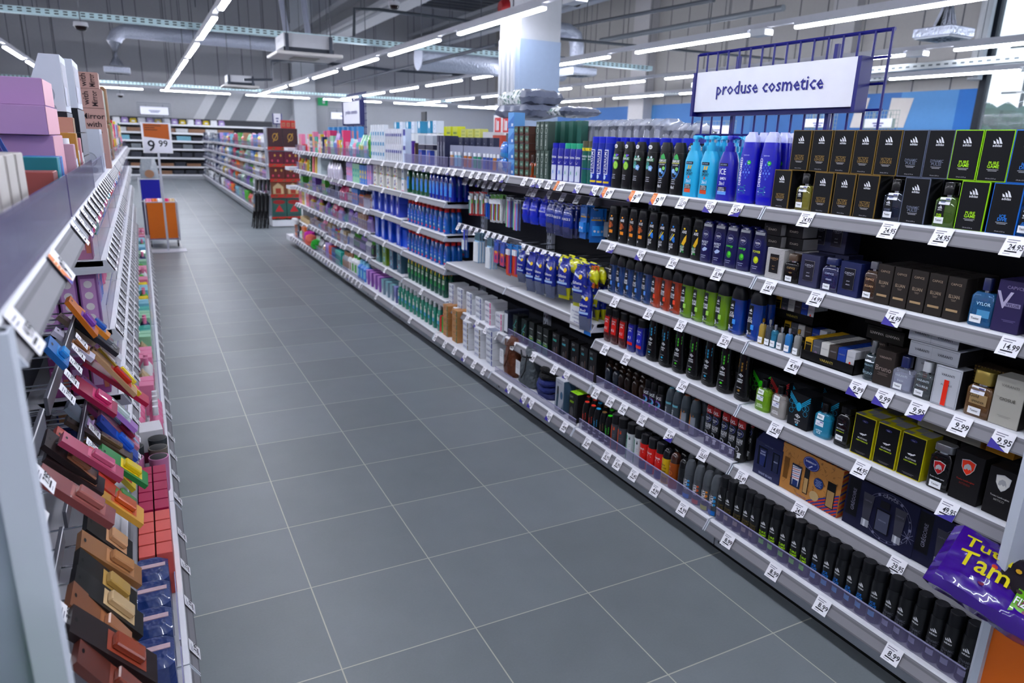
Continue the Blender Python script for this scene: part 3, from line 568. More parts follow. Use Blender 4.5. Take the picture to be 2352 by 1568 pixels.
def gel_bottle(name, body, cap, w, h, d, capz, deco, e=3., shoulder=.82, trans=None, capm=None, waist=1., topw=.6):
    """flattened shower bottle: body to capz*h, then cap"""
    zc = capz * h; rx, ry = w / 2, d / 2
    pr = [(0, rx * .86, ry * .8), (.004, rx * .95, ry * .92), (h * .06, rx, ry), (h * .3, rx * waist, ry * waist), (zc * .75, rx * (1 + waist) / 2, ry * .98), (zc, rx * shoulder, ry * shoulder)]
    b = MB(); b.sections(pr, trans or M(body, .28, coat=.3), 22, e); F = curved(pr, e); deco(b, F, h)
    c = MB(); c.sections([(zc + .0005, rx * shoulder * .98, ry * shoulder * .98), (zc + (h - zc) * .5, rx * shoulder * .92, ry * shoulder * .9), (h * .97, rx * topw * 1.1, ry * topw * 1.15), (h, rx * topw, ry * topw)], capm or M(cap, .3, coat=.3), 22, e)
    return Proto(name, [('bottle', b), ('cap', c)], w, d, h)
def can(name, body, cap, r, h, capz, deco, cr=.93, shoulder=True, dome=False, capm=None, bodym=None):
    zc = capz * h; pr = [(0, r * .9, r * .9), (.003, r, r), (zc - (.014 if shoulder else .001), r, r), (zc, r * (cr + .03), r * (cr + .03))]
    b = MB(); b.sections(pr, bodym or M(body, .3, m=.15, coat=.2), 20); F = curved(pr, 2.); deco(b, F, h)
    top = [(zc + .0005, r * cr, r * cr), (h - .004, r * cr, r * cr), (h, r * cr * .9, r * cr * .9)] if not dome else [(zc + .0005, r * cr, r * cr), (zc + (h - zc) * .5, r * cr * .97, r * cr * .97), (zc + (h - zc) * .85, r * cr * .75, r * cr * .75), (h, r * cr * .4, r * cr * .4)]
    c = MB(); c.sections(top, capm or M(cap, .35), 20)
    return Proto(name, [('can', b), ('cap', c)], 2 * r, 2 * r, h)
def box_p(name, w, d, h, col, deco=None, side=None, top=None, r=.5):
    b = MB(); b.bbox(-w / 2, w / 2, -d / 2, d / 2, 0, h, M(col, r, coat=.1), .0015)
    if side: b.poly([(w / 2 + .0007, -d / 2, .002), (w / 2 + .0007, d / 2, .002), (w / 2 + .0007, d / 2, h - .002), (w / 2 + .0007, -d / 2, h - .002)], M(side, r)); b.poly([(-w / 2 - .0007, d / 2, .002), (-w / 2 - .0007, -d / 2, .002), (-w / 2 - .0007, -d / 2, h - .002), (-w / 2 - .0007, d / 2, h - .002)], M(side, r))
    if top: b.poly([(-w / 2 + .001, -d / 2 + .001, h + .0007), (w / 2 - .001, -d / 2 + .001, h + .0007), (w / 2 - .001, d / 2 - .001, h + .0007), (-w / 2 + .001, d / 2 - .001, h + .0007)], M(top, r))
    if deco: deco(b, flat(-d / 2), h)
    return Proto(name, [('carton', b)], w, d, h)
def mm(c, r=.4): return M(c, r, n=0)
def tester_sticker(b, F, x, z, w=.036, h=.024): b.lab(F, x - w / 2, x + w / 2, z - h / 2, z + h / 2, mm('#eef0f4'), 3); b.text(F, 'Tester', x, z + .001, .008, mm('#30323a'), maxw=w * .7, off=4)
def hand_sticker(b, F, x, z, w=.042, h=.026): b.lab(F, x - w / 2, x + w / 2, z - h / 2, z + h / 2, mm('#e8eaf2'), 3); b.lab(F, x + .002, x + w / 2 - .003, z + h / 2 - .007, z + h / 2 - .003, mm('#4b4f9c'), 4); bars(b, F, x - .004, z, 2, w * .5, mm('#8a93c0'), off=4)
def perfume_bottle(liq, w, h, d, capw, caph, capc, deco, a=.6, e=5., capm=None, neck='#c9ccd1', body=None):
    hb = h - caph - .008; rx, ry = w / 2, d / 2; pr = [(0, rx * .92, ry * .9), (.006, rx, ry), (hb * .88, rx, ry), (hb, rx * .72, ry * .7)]
    b = MB(); b.sections(pr, body or M(liq, .08, a=a, n=0, coat=1.), 24, e); F = curved(pr, e); deco(b, F, hb)
    i = MB(); i.sections([(.008, rx * .84, ry * .7), (hb * .74, rx * .84, ry * .7)], M(liq, .15, a=min(1, a + .2), n=0), 20, e)
    nk = MB(); nk.sections([(hb, capw * .3, capw * .3), (hb + .012, capw * .3, capw * .3)], M(neck, .2, m=.9), 14)
    c = MB(); c.sections([(hb + .008, capw / 2, min(capw, d) / 2, ), (h - .003, capw / 2, min(capw, d) / 2), (h, capw * .46, min(capw, d) * .46)], capm or M(capc, .25, coat=.4), 18, 4 if e > 4.5 else 2.)
    ps = [('bottle', b), ('neck', nk), ('cap', c)]
    if a < .9 and not body: ps.insert(1, ('liquid', i))
    return Proto('perfume_bottle', ps, w, d, h)
# ================================================================ UNIT 1: PERFUMES (near right)
VL = perfume_carton('#93793a', ('VICTORY', 'LEAGUE'), '#9a8048'); DP = perfume_carton('#70788c', ('DYNAMIC', 'PULSE'), '#6a7186')
PG = perfume_carton('#a4e011', ('PURE', 'GAME'), '#b5ea1c'); ID = perfume_carton('#1d7fd8', ('ICE', 'DIVE'), '#2a8fe6')
def ad_tester(liq, tc, txt):
    def deco(b, F, h):
        b.lab(F, -.03, .002, .03, h * .9, mm('#14151a'), 1, 2, 4); three_bars(b, F, -.014, h * .62, .018, GW, 3); b.text(F, 'adidas', -.014, h * .58, .005, GW, maxw=.022, off=3)
        b.text(F, txt[0], -.014, h * .42, .006, mm(tc), maxw=.026, off=3); b.text(F, txt[1], -.014, h * .36, .006, mm(tc), maxw=.026, off=3); tester_sticker(b, F, -.012, .026); hand_sticker(b, F, -.002, h * .87)
    return perfume_bottle(liq, .085, .165, .05, .042, .045, '#0e0e11', deco, .62)
Z1 = 1.832; g = 'black sports perfume boxes on the top shelf'
run(VL, Z1, [1788.5], 'gold-edged black perfume box at the left end of the lower layer, beside the blue bottles', 'perfume box', g)
run(VL, Z1, [1881, 1930, 1981], 'gold-edged black perfume box in the lower layer between two testers', 'perfume box', g)
run(DP, Z1, [2090], 'grey-edged black perfume box standing in the lower layer of the top shelf', 'perfume box', g)
run(PG, Z1, [2221], 'lime-edged black perfume box standing in the lower layer of the top shelf', 'perfume box', g)
run(ID, Z1, [2295], 'blue-edged black perfume box standing in the lower layer of the top shelf', 'perfume box', g); run(ID, Z1, [2480], 'blue-edged black perfume box beyond the dark tester bottle', 'perfume box', g)
TPS = perfume_bottle
run(ad_tester('#8f8a3a', '#a58b4a', ('VICTORY', 'LEAGUE')), Z1, [1838], 'yellow-green tester bottle with stickers among the gold-edged boxes', 'perfume bottle', None)
run(ad_tester('#1c2438', '#7d86a0', ('DYNAMIC', 'PULSE')), Z1, [2041], 'dark navy tester bottle beside the grey-edged box', 'perfume bottle', None)
run(ad_tester('#5d7a34', '#b5ea1c', ('PURE', 'GAME')), Z1, [2160], 'green tester bottle beside the lime-edged box', 'perfume bottle', None)
run(ad_tester('#0f4c86', '#2a8fe6', ('ICE', 'DIVE')), Z1, [2355], 'blue tester bottle at the end of the top shelf', 'perfume bottle', None)
zt = Z1 + .1765
for nm, p, us in (('gold-edged', VL, [1832, 1878, 1926, 1977, 2030]), ('grey-edged', DP, [2086, 2145]), ('lime-edged', PG, [2206, 2274]), ('blue-edged', ID, [2345, 2425])):
    run(p, zt, us, f'{nm} black perfume box in the upper layer', 'perfume box', g, j=.01)
for k, (p, nm) in enumerate(((VL, 'gold-edged'), (VL, 'gold-edged'), (VL, 'gold-edged'), (VL, 'gold-edged'), (DP, 'grey-edged'), (DP, 'grey-edged'), (PG, 'lime-edged'), (PG, 'lime-edged'), (ID, 'blue-edged'))):
    run(p, Z1, [(1806, 1856, 1905, 1955, 2040, 2102, 2171, 2241, 2313)[k]], f'{nm} black perfume box in the hidden back row, {ORD[k]} from the left', 'perfume box', g, x=2.225, j=0)
def pattern(b, F, x0, x1, z0, z1, n, m_, mat):
    dx, dz = (x1 - x0) / n, (z1 - z0) / m_
    for i in range(n):
        for j in range(m_):
            cx, cz = x0 + dx * (i + .5), z0 + dz * (j + .5); b.fpoly(F, [(cx - dx * .33, cz), (cx, cz - dz * .33), (cx + dx * .33, cz), (cx, cz + dz * .33)], mat, 1)
def capyce(face, panel, txt, tc, w=.1, h=.147, d=.1, pat=None, side=None):
    def deco(b, F, hh):
        if pat: pattern(b, F, -w / 2, w / 2, 0, hh, 14, 22, mm(pat))
        if panel:
            b.lab(F, -w * .27, w * .27, hh * .2, hh * .82, mm('#b8b4b0'), 2); b.lab(F, -w * .265, w * .265, hh * .205, hh * .815, mm(panel), 3)
        b.text(F, 'CAPVCE', 0, hh * (.68 if panel else .82), .009, mm(tc), maxw=w * .46, off=4); b.lab(F, -.012, .012, hh * .62, hh * .63, mm(tc), 4) if panel else 0
        b.text(F, txt[0], 0, hh * txt[2], .012 if not panel else .006, mm(tc), maxw=w * .55, off=4)
        if txt[1]: b.text(F, txt[1], 0, hh * (txt[2] - .09), .006, mm(tc), maxw=w * .5, off=4)
    return box_p('perfume_box', w, d, h, face, deco, side)
Z2 = 1.497
WN = capyce('#c9c7c6', '#18161a', ('pour', 'Night', .42), '#b8956a', pat='#4a4648'); NC = capyce('#282a4a', '#22202c', ('pour', 'classic', .44), '#b4b4c4'); NB = capyce('#17285e', '#15151f', ('pour', 'classic', .44), '#b4b4c4')
EL_ = capyce('#2b2624', None, ('ELUAN', 'homme', .5), '#a89684', w=.066, h=.163, d=.066)
run(WN, Z2, [1773], 'white patterned perfume box with black panel under two black cartons', 'perfume box', None)
LIE = box_p('perfume_carton', .1, .147, .055, '#141215', lambda b, F, h: b.text(F, 'CAPVCE', 0, h * .5, -.01, mm('#9b9389'), off=2), side='#9d9a9a')
for i, (uu, zz) in enumerate(((1773, .148), (1773, .204), (1816, .148), (1816, .204))): run(LIE, Z2 + zz, [uu if i < 2 else 1822], f'black carton lying {"upper" if i % 2 else "lower"} in the {"first" if i < 2 else "second"} stack on the second shelf', 'perfume box', 'black cartons lying in stacks', x=2.14 + (.0 if i < 2 else .03), j=.01)
run(WN, Z2, [1827], 'white patterned perfume box hidden behind the black square tester', 'perfume box', None, x=2.2)
def sq_tester(liq, txt, tc, w, h, d, capc, body=None, a=.9, t2=None, capw=.055):
    def deco(b, F, hb):
        b.text(F, txt, 0, hb * .72, .009, mm(tc), maxw=w * .6, off=2)
        if t2: b.text(F, t2, 0, hb * .5, .009, mm(tc), maxw=w * .7, off=2)
        tester_sticker(b, F, -w * .08, hb * .2)
    return perfume_bottle(liq, w, h, d, capw, .03, capc, deco, a, 6., body=body)
run(sq_tester('#0b0a0b', 'CAPVCE', '#a98c5c', .09, .135, .045, '#4b3a2c', t2='night'), Z2, [1812], 'black square tester bottle with brown cap', 'perfume bottle', None)
run(NC, Z2, [1852], 'violet-navy perfume box with framed dark panel, in plastic wrap', 'perfume box', None)
run(sq_tester('#1a1c48', 'CAPVCE', '#c5c9da', .09, .15, .045, '#1b2350', t2='classic', capw=.065), Z2, [1899], 'navy square tester bottle between two dark blue boxes', 'perfume bottle', None)
run(NB, Z2, [1944], 'royal navy perfume box with framed dark panel', 'perfume box', None)
for i, uu in enumerate((1880, 1917)): run(NC, Z2 + .149, [uu], f'navy perfume box raised at the back of the second shelf, {ORD[i]} of two', 'perfume box', None, x=2.27, j=0); run(NC, Z2, [uu], f'navy perfume box underneath the raised one at the back, {ORD[i]} of two', 'perfume box', None, x=2.27, j=0)
run(sq_tester('#3c2a1c', 'CAPVCE', '#c9a98a', .062, .165, .05, '#52525c', t2='ELUAN', capw=.035), Z2, [1990], 'brown amber tester bottle before the tall brown cartons', 'perfume bottle', None)
EL2 = Proto('perfume_box', [('carton', EL_.parts[0][1])], .066, .066, .163)
def elu():
    def deco(b, F, h):
        b.text(F, 'CAPVCE', 0, h * .83, .009, mm('#a89684'), maxw=.04); b.text(F, 'ELUAN', 0, h * .55, .013, mm('#b3a08c'), maxw=.04); bars(b, F, 0, h * .48, 2, .02, mm('#7d6e62')); b.lab(F, -.022, .022, h * .2, h * .255, mm('#b39a78'), 2)
    return box_p('perfume_box', .067, .066, .163, '#2a2523', deco)
ELU = elu()
run(ELU, Z2, (2021, 2181, 5), 'tall dark brown perfume carton with beige label', 'perfume box', 'dark brown perfume cartons on the second shelf', rows=3)
def vy(b, F, h):
    b.text(F, 'CAPVCE', .012, h * .87, .011, mm('#8f86a8'), maxw=.055); b.text(F, 'V', -.018, h * .62, .06, mm('#bcb6cf')); b.lab(F, -.012, .038, h * .5, h * .58, mm('#9b94b5'), 2); b.text(F, 'VYLOR', .013, h * .54, .01, mm('#241c46'), maxw=.045, off=3); bars(b, F, .01, h * .25, 2, .045, mm('#7d75a0'))
VYB = box_p('perfume_box', .09, .08, .185, '#241a4c', vy)
run(VYB, Z2, [2302, 2388], 'tall dark purple perfume box with big V letter', 'perfume box', 'dark purple perfume boxes on the second shelf', rows=2)
def vyt(b, F, hb): b.text(F, 'VYLOR', .008, hb * .68, .012, mm('#cfe3ee'), maxw=.05); b.lab(F, -.01, .034, .035, hb * .5, mm('#5b9cc4'), 1, 3, 3); tester_sticker(b, F, -.01, .028, .042, .028)
run(perfume_bottle('#2f6f9e', .085, .178, .045, .03, .045, '#1b2450', vyt, .7, 5.), Z2, [2243], 'clear blue tester bottle with dark cap beside the purple boxes', 'perfume bottle', None)
# third shelf
Z3 = 1.165
for i, (uu, lc, cc) in enumerate(((1743, '#c9ae5a', '#a8842e'), (1758, '#4a5058', '#b9bcc4'), (1771, '#3a8fb0', '#b9bcc4'), (1786, '#8a8f92', '#b9bcc4'), (1803, '#3f93d2', '#b9bcc4'), (1823, '#9b9b98', '#c9a24a'))):
    h = (.128, .132, .115, .112, .118, .125)[i]
    p = perfume_bottle(lc, .034, h, .03, .014, .02, cc, lambda b, F, hb: (b.lab(F, -.014, .014, .006, .036, mm('#eef0f4'), 2, 2, 1), b.text(F, 'Tester', 0, .024, .006, mm('#30323a'), maxw=.022, off=3)), .65, 3., capm=M(cc, .2, m=.8))
    run(p, Z3, [uu], f'small {("golden", "smoky", "teal", "grey", "blue", "clear")[i]} sample bottle with white tester label', 'perfume bottle', 'small tester bottles on the third shelf')
vc = [('#c9a31c', '#15120c'), ('#4b4d55', '#4b4d55'), ('#c5c3be', '#c5c3be'), ('#39322f', '#39322f'), ('#1448a0', '#1448a0'), ('#b9bac0', '#b9bac0')]
def tray_of(xf, z, uu0, uu1, nrow, tagn):
    ya, yb = Yf(uu0, xf, z), Yf(uu1, xf, z); W = ya - yb; n = 6; cw = (W - .012) / n
    b = MB(); b.box(-W / 2, W / 2, 0, .004, 0, .045, BLACK); b.box(-W / 2, W / 2, 0, .3, 0, .004, BLACK); b.box(-W / 2, -W / 2 + .003, 0, .3, 0, .07, BLACK); b.box(W / 2 - .003, W / 2, 0, .3, 0, .07, BLACK)
    b.text(flat(0), 'VARANTI', 0, .024, .012, mm('#a89a4a'), maxw=.07)
    o = single('display_tray', b, (xf, (ya + yb) / 2, z + .001), f'open black card tray with gold lettering, {tagn}', 'tray', rz=-math.pi / 2, smooth=False)
    for c in range(n):
        f, s = vc[c]
        def deco(b, F, h, c=c):
            if c == 0: b.lab(F, -cw * .36, cw * .36, .005, h * .82, mm('#15120c'), 1)
            b.text(F, 'VARANTI', 0, h * .72, .006, mm('#b3a05a' if c == 0 else '#8d8d95'), maxw=cw * .7)
            if c == 5: b.lab(F, -.004, .004, h * .1, h * .5, mm('#e2401c'), 2)
            if c == 1: b.disc(F, 0, h * .42, .008, .008, mm('#8f7a94'), 2)
        p = box_p('perfume_box', cw - .002, .03, .098, f, deco, side=None if c else '#15120c')
        for r in range(nrow):
            put(p, xf + .006 + .016 + r * .0315, ya - .006 - cw * (c + .5), z + .006, f'slim {("yellow", "dark grey", "cream", "brown", "blue", "silver")[c]} perfume carton in the {tagn.split(",")[0]}, {ORD[r]} row', 'perfume box', 'slim perfume cartons in the trays')
tray_of(2.12, Z3, 1838, 1958, 8, 'lower tray'); tray_of(2.3, Z3 + .0, 1792, 1893, 2, 'rear tray'); tray_of(2.26, Z3 + .12, 1772, 1866, 3, 'raised tray')
vb = box_p('perfume_box', .085, .08, .15, '#2d2623', lambda b, F, h: (b.text(F, 'VARANTI', 0, h * .8, .009, mm('#a4948c'), maxw=.055), b.text(F, 'Bruno', 0, h * .48, .022, mm('#8d7d78'), maxw=.07), bars(b, F, 0, h * .36, 3, .045, mm('#6c5f5a'))))
def vt(tx): return lambda b, F, hb: (b.text(F, 'VARANTI', 0, hb * .72, .009, mm('#b9c0c9'), maxw=.05), b.text(F, tx, 0, hb * .5, .009, mm('#b9c0c9'), maxw=.05), tester_sticker(b, F, -.008, hb * .18 + .004))
run(perfume_bottle('#20323a', .06, .17, .05, .026, .05, '#8f9296', lambda b, F, hb: (b.lab(F, -.02, .022, hb * .72, hb * .95, mm('#eef0f4'), 2, 3, 1), b.text(F, 'Tester', 0, hb * .85, .007, mm('#30323a'), maxw=.025, off=3), b.text(F, 'VARANTI', 0, hb * .6, .009, mm('#9fb0b8'), maxw=.04), b.text(F, 'Bruno', 0, hb * .32, .016, mm('#9fb0b8'), maxw=.045)), .8, 2.4, capm=M('#8f9296', .3, m=.8)), Z3, [1988], 'smoky round tester bottle with ribbed metal cap', 'perfume bottle', None)
run(vb, Z3, [2022], 'dark brown perfume box with pale serif lettering', 'perfume box', None, rows=2)
run(perfume_bottle('#b8bcd0', .088, .145, .05, .036, .045, '#15204e', vt('frank'), .4, 6.), Z3, [2063], 'clear glass tester bottle with navy cap', 'perfume bottle', None)
run(perfume_bottle('#4d5558', .078, .15, .045, .034, .04, '#b5b8be', vt('ALLURIUS'), .6, 6.), Z3, [2112], 'grey glass tester bottle with silver cap', 'perfume bottle', None)
al = box_p('perfume_box', .1, .07, .155, '#b5b8c0', lambda b, F, h: (b.lab(F, -.045, .045, .005, .006, mm('#4b4d55')), b.lab(F, -.045, .045, h - .006, h - .005, mm('#4b4d55')), b.lab(F, -.0455, -.0445, .005, h - .005, mm('#4b4d55')), b.lab(F, .0445, .0455, .005, h - .005, mm('#4b4d55')), b.text(F, 'VARANTI', 0, h * .8, .009, mm('#3d3f48'), maxw=.05), b.text(F, 'ALLURIUS', 0, h * .55, .007, mm('#4b4d55'), maxw=.045), b.lab(F, -.009, .009, .004, h * .68, mm('#e63a1a'), 3)), side='#1d1c20')
run(al, Z3, [2163], 'silver perfume box with red vertical stripe under a stack of cartons', 'perfume box', None)
ln = box_p('perfume_box', .105, .155, .062, '#b5b8c0', lambda b, F, h: (b.lab(F, -.047, .047, .006, .007, mm('#4b4d55')), b.lab(F, -.047, .047, h - .007, h - .006, mm('#4b4d55')), b.text(F, 'VARANTI', 0, h * .52, .01, mm('#3d3f48'), maxw=.06)), side='#232226')
for i, (uu, zz) in enumerate(((2114, .158), (2114, .222), (2167, .158), (2167, .222))):
    run(ln, Z3 + zz - (.0), [uu], f'silver perfume carton lying {("lower", "upper")[i % 2]} in the {("first", "second")[i // 2]} stack above the testers', 'perfume box', 'silver cartons lying in stacks', x=2.13, j=.01)
run(al, Z3, [2117], 'silver perfume box behind the grey glass tester', 'perfume box', None, x=2.185)
blv = box_p('perfume_box', .1, .15, .06, '#15130f', lambda b, F, h: b.text(F, 'VARANTI', 0, h * .5, -.011, mm('#a8a29c')))
for i, (uu, zz) in enumerate(((2012, .155), (2048, .155), (2010, .217), (2046, .217))): run(blv, Z3 + zz, [uu], f'black carton lying {("lower", "upper")[i // 2]} behind the glass testers, {ORD[i % 2]} stack', 'perfume box', 'black cartons lying at the back', x=2.22, j=.01)
for i, uu in enumerate((2010, 2046, 2082)): run(vb, Z3, [uu], f'dark brown perfume box in the back row of the third shelf, {ORD[i]} from the left', 'perfume box', None, x=2.3, j=0)
run(perfume_bottle('#7a5a34', .095, .178, .05, .068, .05, '#b9a45c', lambda b, F, hb: (hand_sticker(b, F, -.006, hb * .85, .05, .028), b.lab(F, -.03, .032, .05, .09, mm('#a8906a'), 1, 4, 1), b.text(F, 'Gold', -.014, .08, .012, mm('#2b2218')), b.text(F, 'SPENDER', .002, .06, .008, mm('#2b2218'), maxw=.055), tester_sticker(b, F, -.004, .024, .046, .026)), .75, 6., capm=M('#b9a45c', .25, m=.6)), Z3, [2237], 'big amber tester bottle with gold cap', 'perfume bottle', None)
gio = box_p('perfume_box', .1, .085, .18, '#a9a69c', lambda b, F, h: (b.text(F, 'VARANTI', 0, h * .83, .01, mm('#77756e'), maxw=.06), b.text(F, 'GIOSUÈ', 0, h * .56, .014, mm('#3a3833'), maxw=.058), bars(b, F, 0, h * .22, 2, .045, mm('#8a887f'))), side='#2a2824')
run(gio, Z3, [2300, 2400], 'tall beige grey perfume box with dark lettering', 'perfume box', None)
run(box_p('perfume_box', .09, .08, .17, '#2b2118', lambda b, F, h: pattern(b, F, -.045, .045, h * .6, h, 8, 6, mm('#8a7038'))), Z3, [2245, 2300], 'dark gold-patterned perfume box behind the amber tester', 'perfume box', None, x=2.22)
# fourth shelf
Z4 = .828
def ut(liq, tx, a=.55): return perfume_bottle(liq, .088, .165, .045, .038, .04, '#0d0d10', lambda b, F, hb: (tester_sticker(b, F, -.006, hb * .85), hand_sticker(b, F, -.006, hb * .58), b.text(F, 'umbro', -.004, hb * .3, .009, GW, maxw=.035), b.text(F, tx, -.004, hb * .2, .011, GW, maxw=.04)), a, 3.4)
def diamond(b, F, cx, cz, s, mat, off=2):
    for k, m_ in ((1, mat), (.72, GK), (.42, mat)): b.fpoly(F, [(cx - s * k, cz + .0 * s), (cx - .15 * s * k, cz + s * .62 * k), (cx + s * k, cz), (cx + .15 * s * k, cz - s * .62 * k)], m_, off + (0 if k == 1 else (1 if k > .5 else 2)))
def ub(c): 
    def deco(b, F, h):
        for k in range(3):
            b.line(F, -.06, h * (.98 - k * .06), -.012, h * (.72 - k * .05), .004, mm(c), 1); b.line(F, .06, h * (.98 - k * .06), .012, h * (.72 - k * .05), .004, mm(c), 1)
        for cx, cz in ((-.042, .075), (-.03, .1), (.04, .08), (.03, .105), (.045, .11), (-.048, .12)): b.ringd(F, cx, cz, .012, .0016, mm(c), 1, 6)
        b.sections
        b.disc(F, 0, h * .62, .015, .022, mm(c), 2); b.disc(F, 0, h * .62, .011, .017, mm('#cfe8f0'), 3) if 0 else None
        diamond(b, F, 0, h * .34, .017, GW); b.text(F, 'umbro', 0, h * .23, .009, GW, maxw=.035); b.text(F, 'ICE' if c == '#1fa9cf' else ('ACTION' if c != '#c8232c' else 'POWER'), 0, h * .15, .01, GW, maxw=.035); b.fpoly(F, [(-.009, h * .08), (0, h * .05), (.009, h * .08), (0, h * .11)], mm(c), 2)
    return box_p('perfume_box', .12, .1, .168, '#121318', deco)
UI, UG, UR = ub('#1fa9cf'), ub('#3fd31a'), ub('#c8232c')
run(UG, Z4, [1742], 'black box with green honeycomb pattern behind a green tester', 'perfume box', None, x=2.2)
run(UR, Z4, [1782], 'black box with red honeycomb pattern behind a clear tester', 'perfume box', None, x=2.2)
run(ut('#8fbf2a', 'ACTION'), Z4, [1744], 'lime green tester bottle with black cap', 'perfume bottle', None)
run(ut('#b9b4b0', 'POWER', .4), Z4, [1780], 'clear tester bottle with black cap and red box behind', 'perfume bottle', None)
run(UI, Z4, [1829], 'black box with cyan honeycomb pattern, in the front row', 'perfume box', None)
for r_ in (1, 2, 3):
    run(UI, Z4, [1829], f'black cyan-patterned box hidden in depth, {ORD[r_]} row', 'perfume box', 'black honeycomb boxes behind the front row', x=2.125 + .103 * r_, j=0)
run(UI, Z4, [1890], 'black box with cyan honeycomb pattern behind the cyan tester', 'perfume box', None, x=2.2)
run(UI, Z4, [1905], 'black box with cyan honeycomb pattern at the very back', 'perfume box', None, x=2.31)
run(ut('#2fa3c4', 'ICE'), Z4, [1880], 'cyan tester bottle with black cap', 'perfume bottle', None)
def horse(b, F, cx, cz, s, mat): b.fpoly(F, [(cx - s, cz + .1 * s), (cx - .3 * s, cz + .25 * s), (cx + .3 * s, cz + .2 * s), (cx + .7 * s, cz + .45 * s), (cx + s, cz + .3 * s), (cx + .75 * s, cz + .15 * s), (cx + .5 * s, cz - .05 * s), (cx + .2 * s, cz - .1 * s), (cx - .2 * s, cz - .35 * s), (cx - .1 * s, cz - .05 * s), (cx - .5 * s, cz - .2 * s)], mat, 2)
run(perfume_bottle('#0c0c0e', .07, .185, .06, .052, .03, '#101014', lambda b, F, hb: (horse(b, F, -.006, hb * .7, .014, mm('#b9bcc4')), b.text(F, 'MUSTANG', -.004, hb * .56, .006, mm('#b9bcc4'), maxw=.058), b.text(F, 'PERFORMANCE', -.004, hb * .48, .005, mm('#c8e020'), maxw=.04), tester_sticker(b, F, -.004, hb * .28)), 1., 7.), Z4, [1926], 'black square tester bottle with round gold-banded cap', 'perfume bottle', None)
MU = perfume_carton.__globals__
def must(b, F, h):
    b.lab(F, -.047, .047, .004, h - .004, mm('#0c0c10'), 1); b.disc(F, 0, h * .87, .014, .0055, mm('#3d4796'), 2); b.disc(F, 0, h * .87, .0125, .0045, mm('#1c1f5e'), 3); b.text(F, 'Ford', 0, h * .87, .004, mm('#c9cce6'), off=4)
    horse(b, F, 0, h * .54, .018, mm('#c9c9cf')); b.text(F, 'MUSTANG', 0, h * .44, .007, mm('#c9c9cf'), maxw=.088); b.text(F, 'PERFORMANCE', 0, h * .375, .006, mm('#c8e020'), maxw=.055); bars(b, F, 0, h * .1, 2, .05, mm('#5d5d64'))
mb_ = MB(); mb_.box(-.05, .05, -.05, .05, 0, .183, M('#c9c114', .4)); must(mb_, flat(-.05), .183)
for a_, c_, e0, f0 in ((-.05, -.015, -.05, -.02), (.0, .05, -.02, .05), (-.035, -.002, .0, .05)): mb_.poly([(a_, e0, .1836), (c_, e0, .1836), (c_ , f0, .1836), (a_, f0, .1836)], M('#7f7f84'))
MUS = Proto('perfume_box', [('carton', mb_)], .1, .1, .183)
run(MUS, Z4, [1974, 2027, 2083], 'yellow-edged black perfume box with running horse', 'perfume box', 'yellow-edged black boxes on the fourth shelf', rows=3, dx=.102, j=.01)
def bull(b, F, cx, cz, s, fld):
    b.fpoly(F, [(cx - s, cz + s * .95), (cx, cz + s * 1.25), (cx + s, cz + s * .95), (cx + s * .9, cz - s * .1), (cx + s * .45, cz - s * .85), (cx, cz - s * 1.25), (cx - s * .45, cz - s * .85), (cx - s * .9, cz - s * .1)], mm('#c9c9cc'), 2)
    b.fpoly(F, [(cx - s * .9, cz + s * .88), (cx, cz + s * 1.13), (cx + s * .9, cz + s * .88), (cx + s * .8, cz - s * .1), (cx + s * .4, cz - s * .77), (cx, cz - s * 1.13), (cx - s * .4, cz - s * .77), (cx - s * .8, cz - s * .1)], mm(fld), 3)
    b.fpoly(F, [(cx - s * .55, cz - s * .35), (cx - s * .5, cz + s * .2), (cx - s * .1, cz + s * .6), (cx + s * .3, cz + s * .5), (cx + s * .5, cz + s * .1), (cx + s * .55, cz - s * .4), (cx + s * .35, cz - s * .1), (cx + s * .15, cz - s * .35), (cx - s * .1, cz - s * .15), (cx - s * .25, cz - s * .4)], mm('#a9a9ad'), 4)
run(perfume_bottle('#0d0c0e', .085, .19, .05, .075, .03, '#8b8d92', lambda b, F, hb: (bull(b, F, 0, hb * .62, .023, '#b5141c'), b.text(F, 'Tonino Lamborghini', 0, hb * .33, .007, mm('#d0d0d4'), maxw=.056), tester_sticker(b, F, -.002, hb * .15, .046, .028)), 1., 7., capm=M('#8b8d92', .25, m=.7)), Z4, [2146], 'black tester bottle with metal cap and red shield emblem', 'perfume bottle', None)
run(box_p('perfume_box', .105, .09, .195, '#121013', lambda b, F, h: (bull(b, F, 0, h * .72, .026, '#e8431c'), b.text(F, 'Tonino Lamborghini', 0, h * .44, .008, mm('#b5361c'), maxw=.066), b.text(F, 'INTENSO', 0, h * .37, .008, mm('#7a2416'), maxw=.04)), r=.6), Z4, [2206], 'black perfume box with orange-red shield emblem', 'perfume box', None)
run(box_p('perfume_box', .105, .09, .185, '#121013', lambda b, F, h: (bull(b, F, 0, h * .72, .026, '#d9d8d2'), b.text(F, 'Tonino Lamborghini', 0, h * .42, .008, mm('#c9c9c6'), maxw=.066), b.text(F, 'MITICO', 0, h * .35, .008, mm('#8d8d8a'), maxw=.04)), r=.6), Z4, [2286], 'black perfume box with white shield emblem', 'perfume box', None)
gy = box_p('perfume_carton', .16, .09, .06, '#8f8c80'); ye = box_p('perfume_carton', .12, .09, .06, '#c08c14')
run(box_p('perfume_box', .1, .09, .198, '#121013'), Z4, [2150, 2215, 2290], 'plain black perfume box in the row behind the emblem boxes', 'perfume box', None, x=2.23)
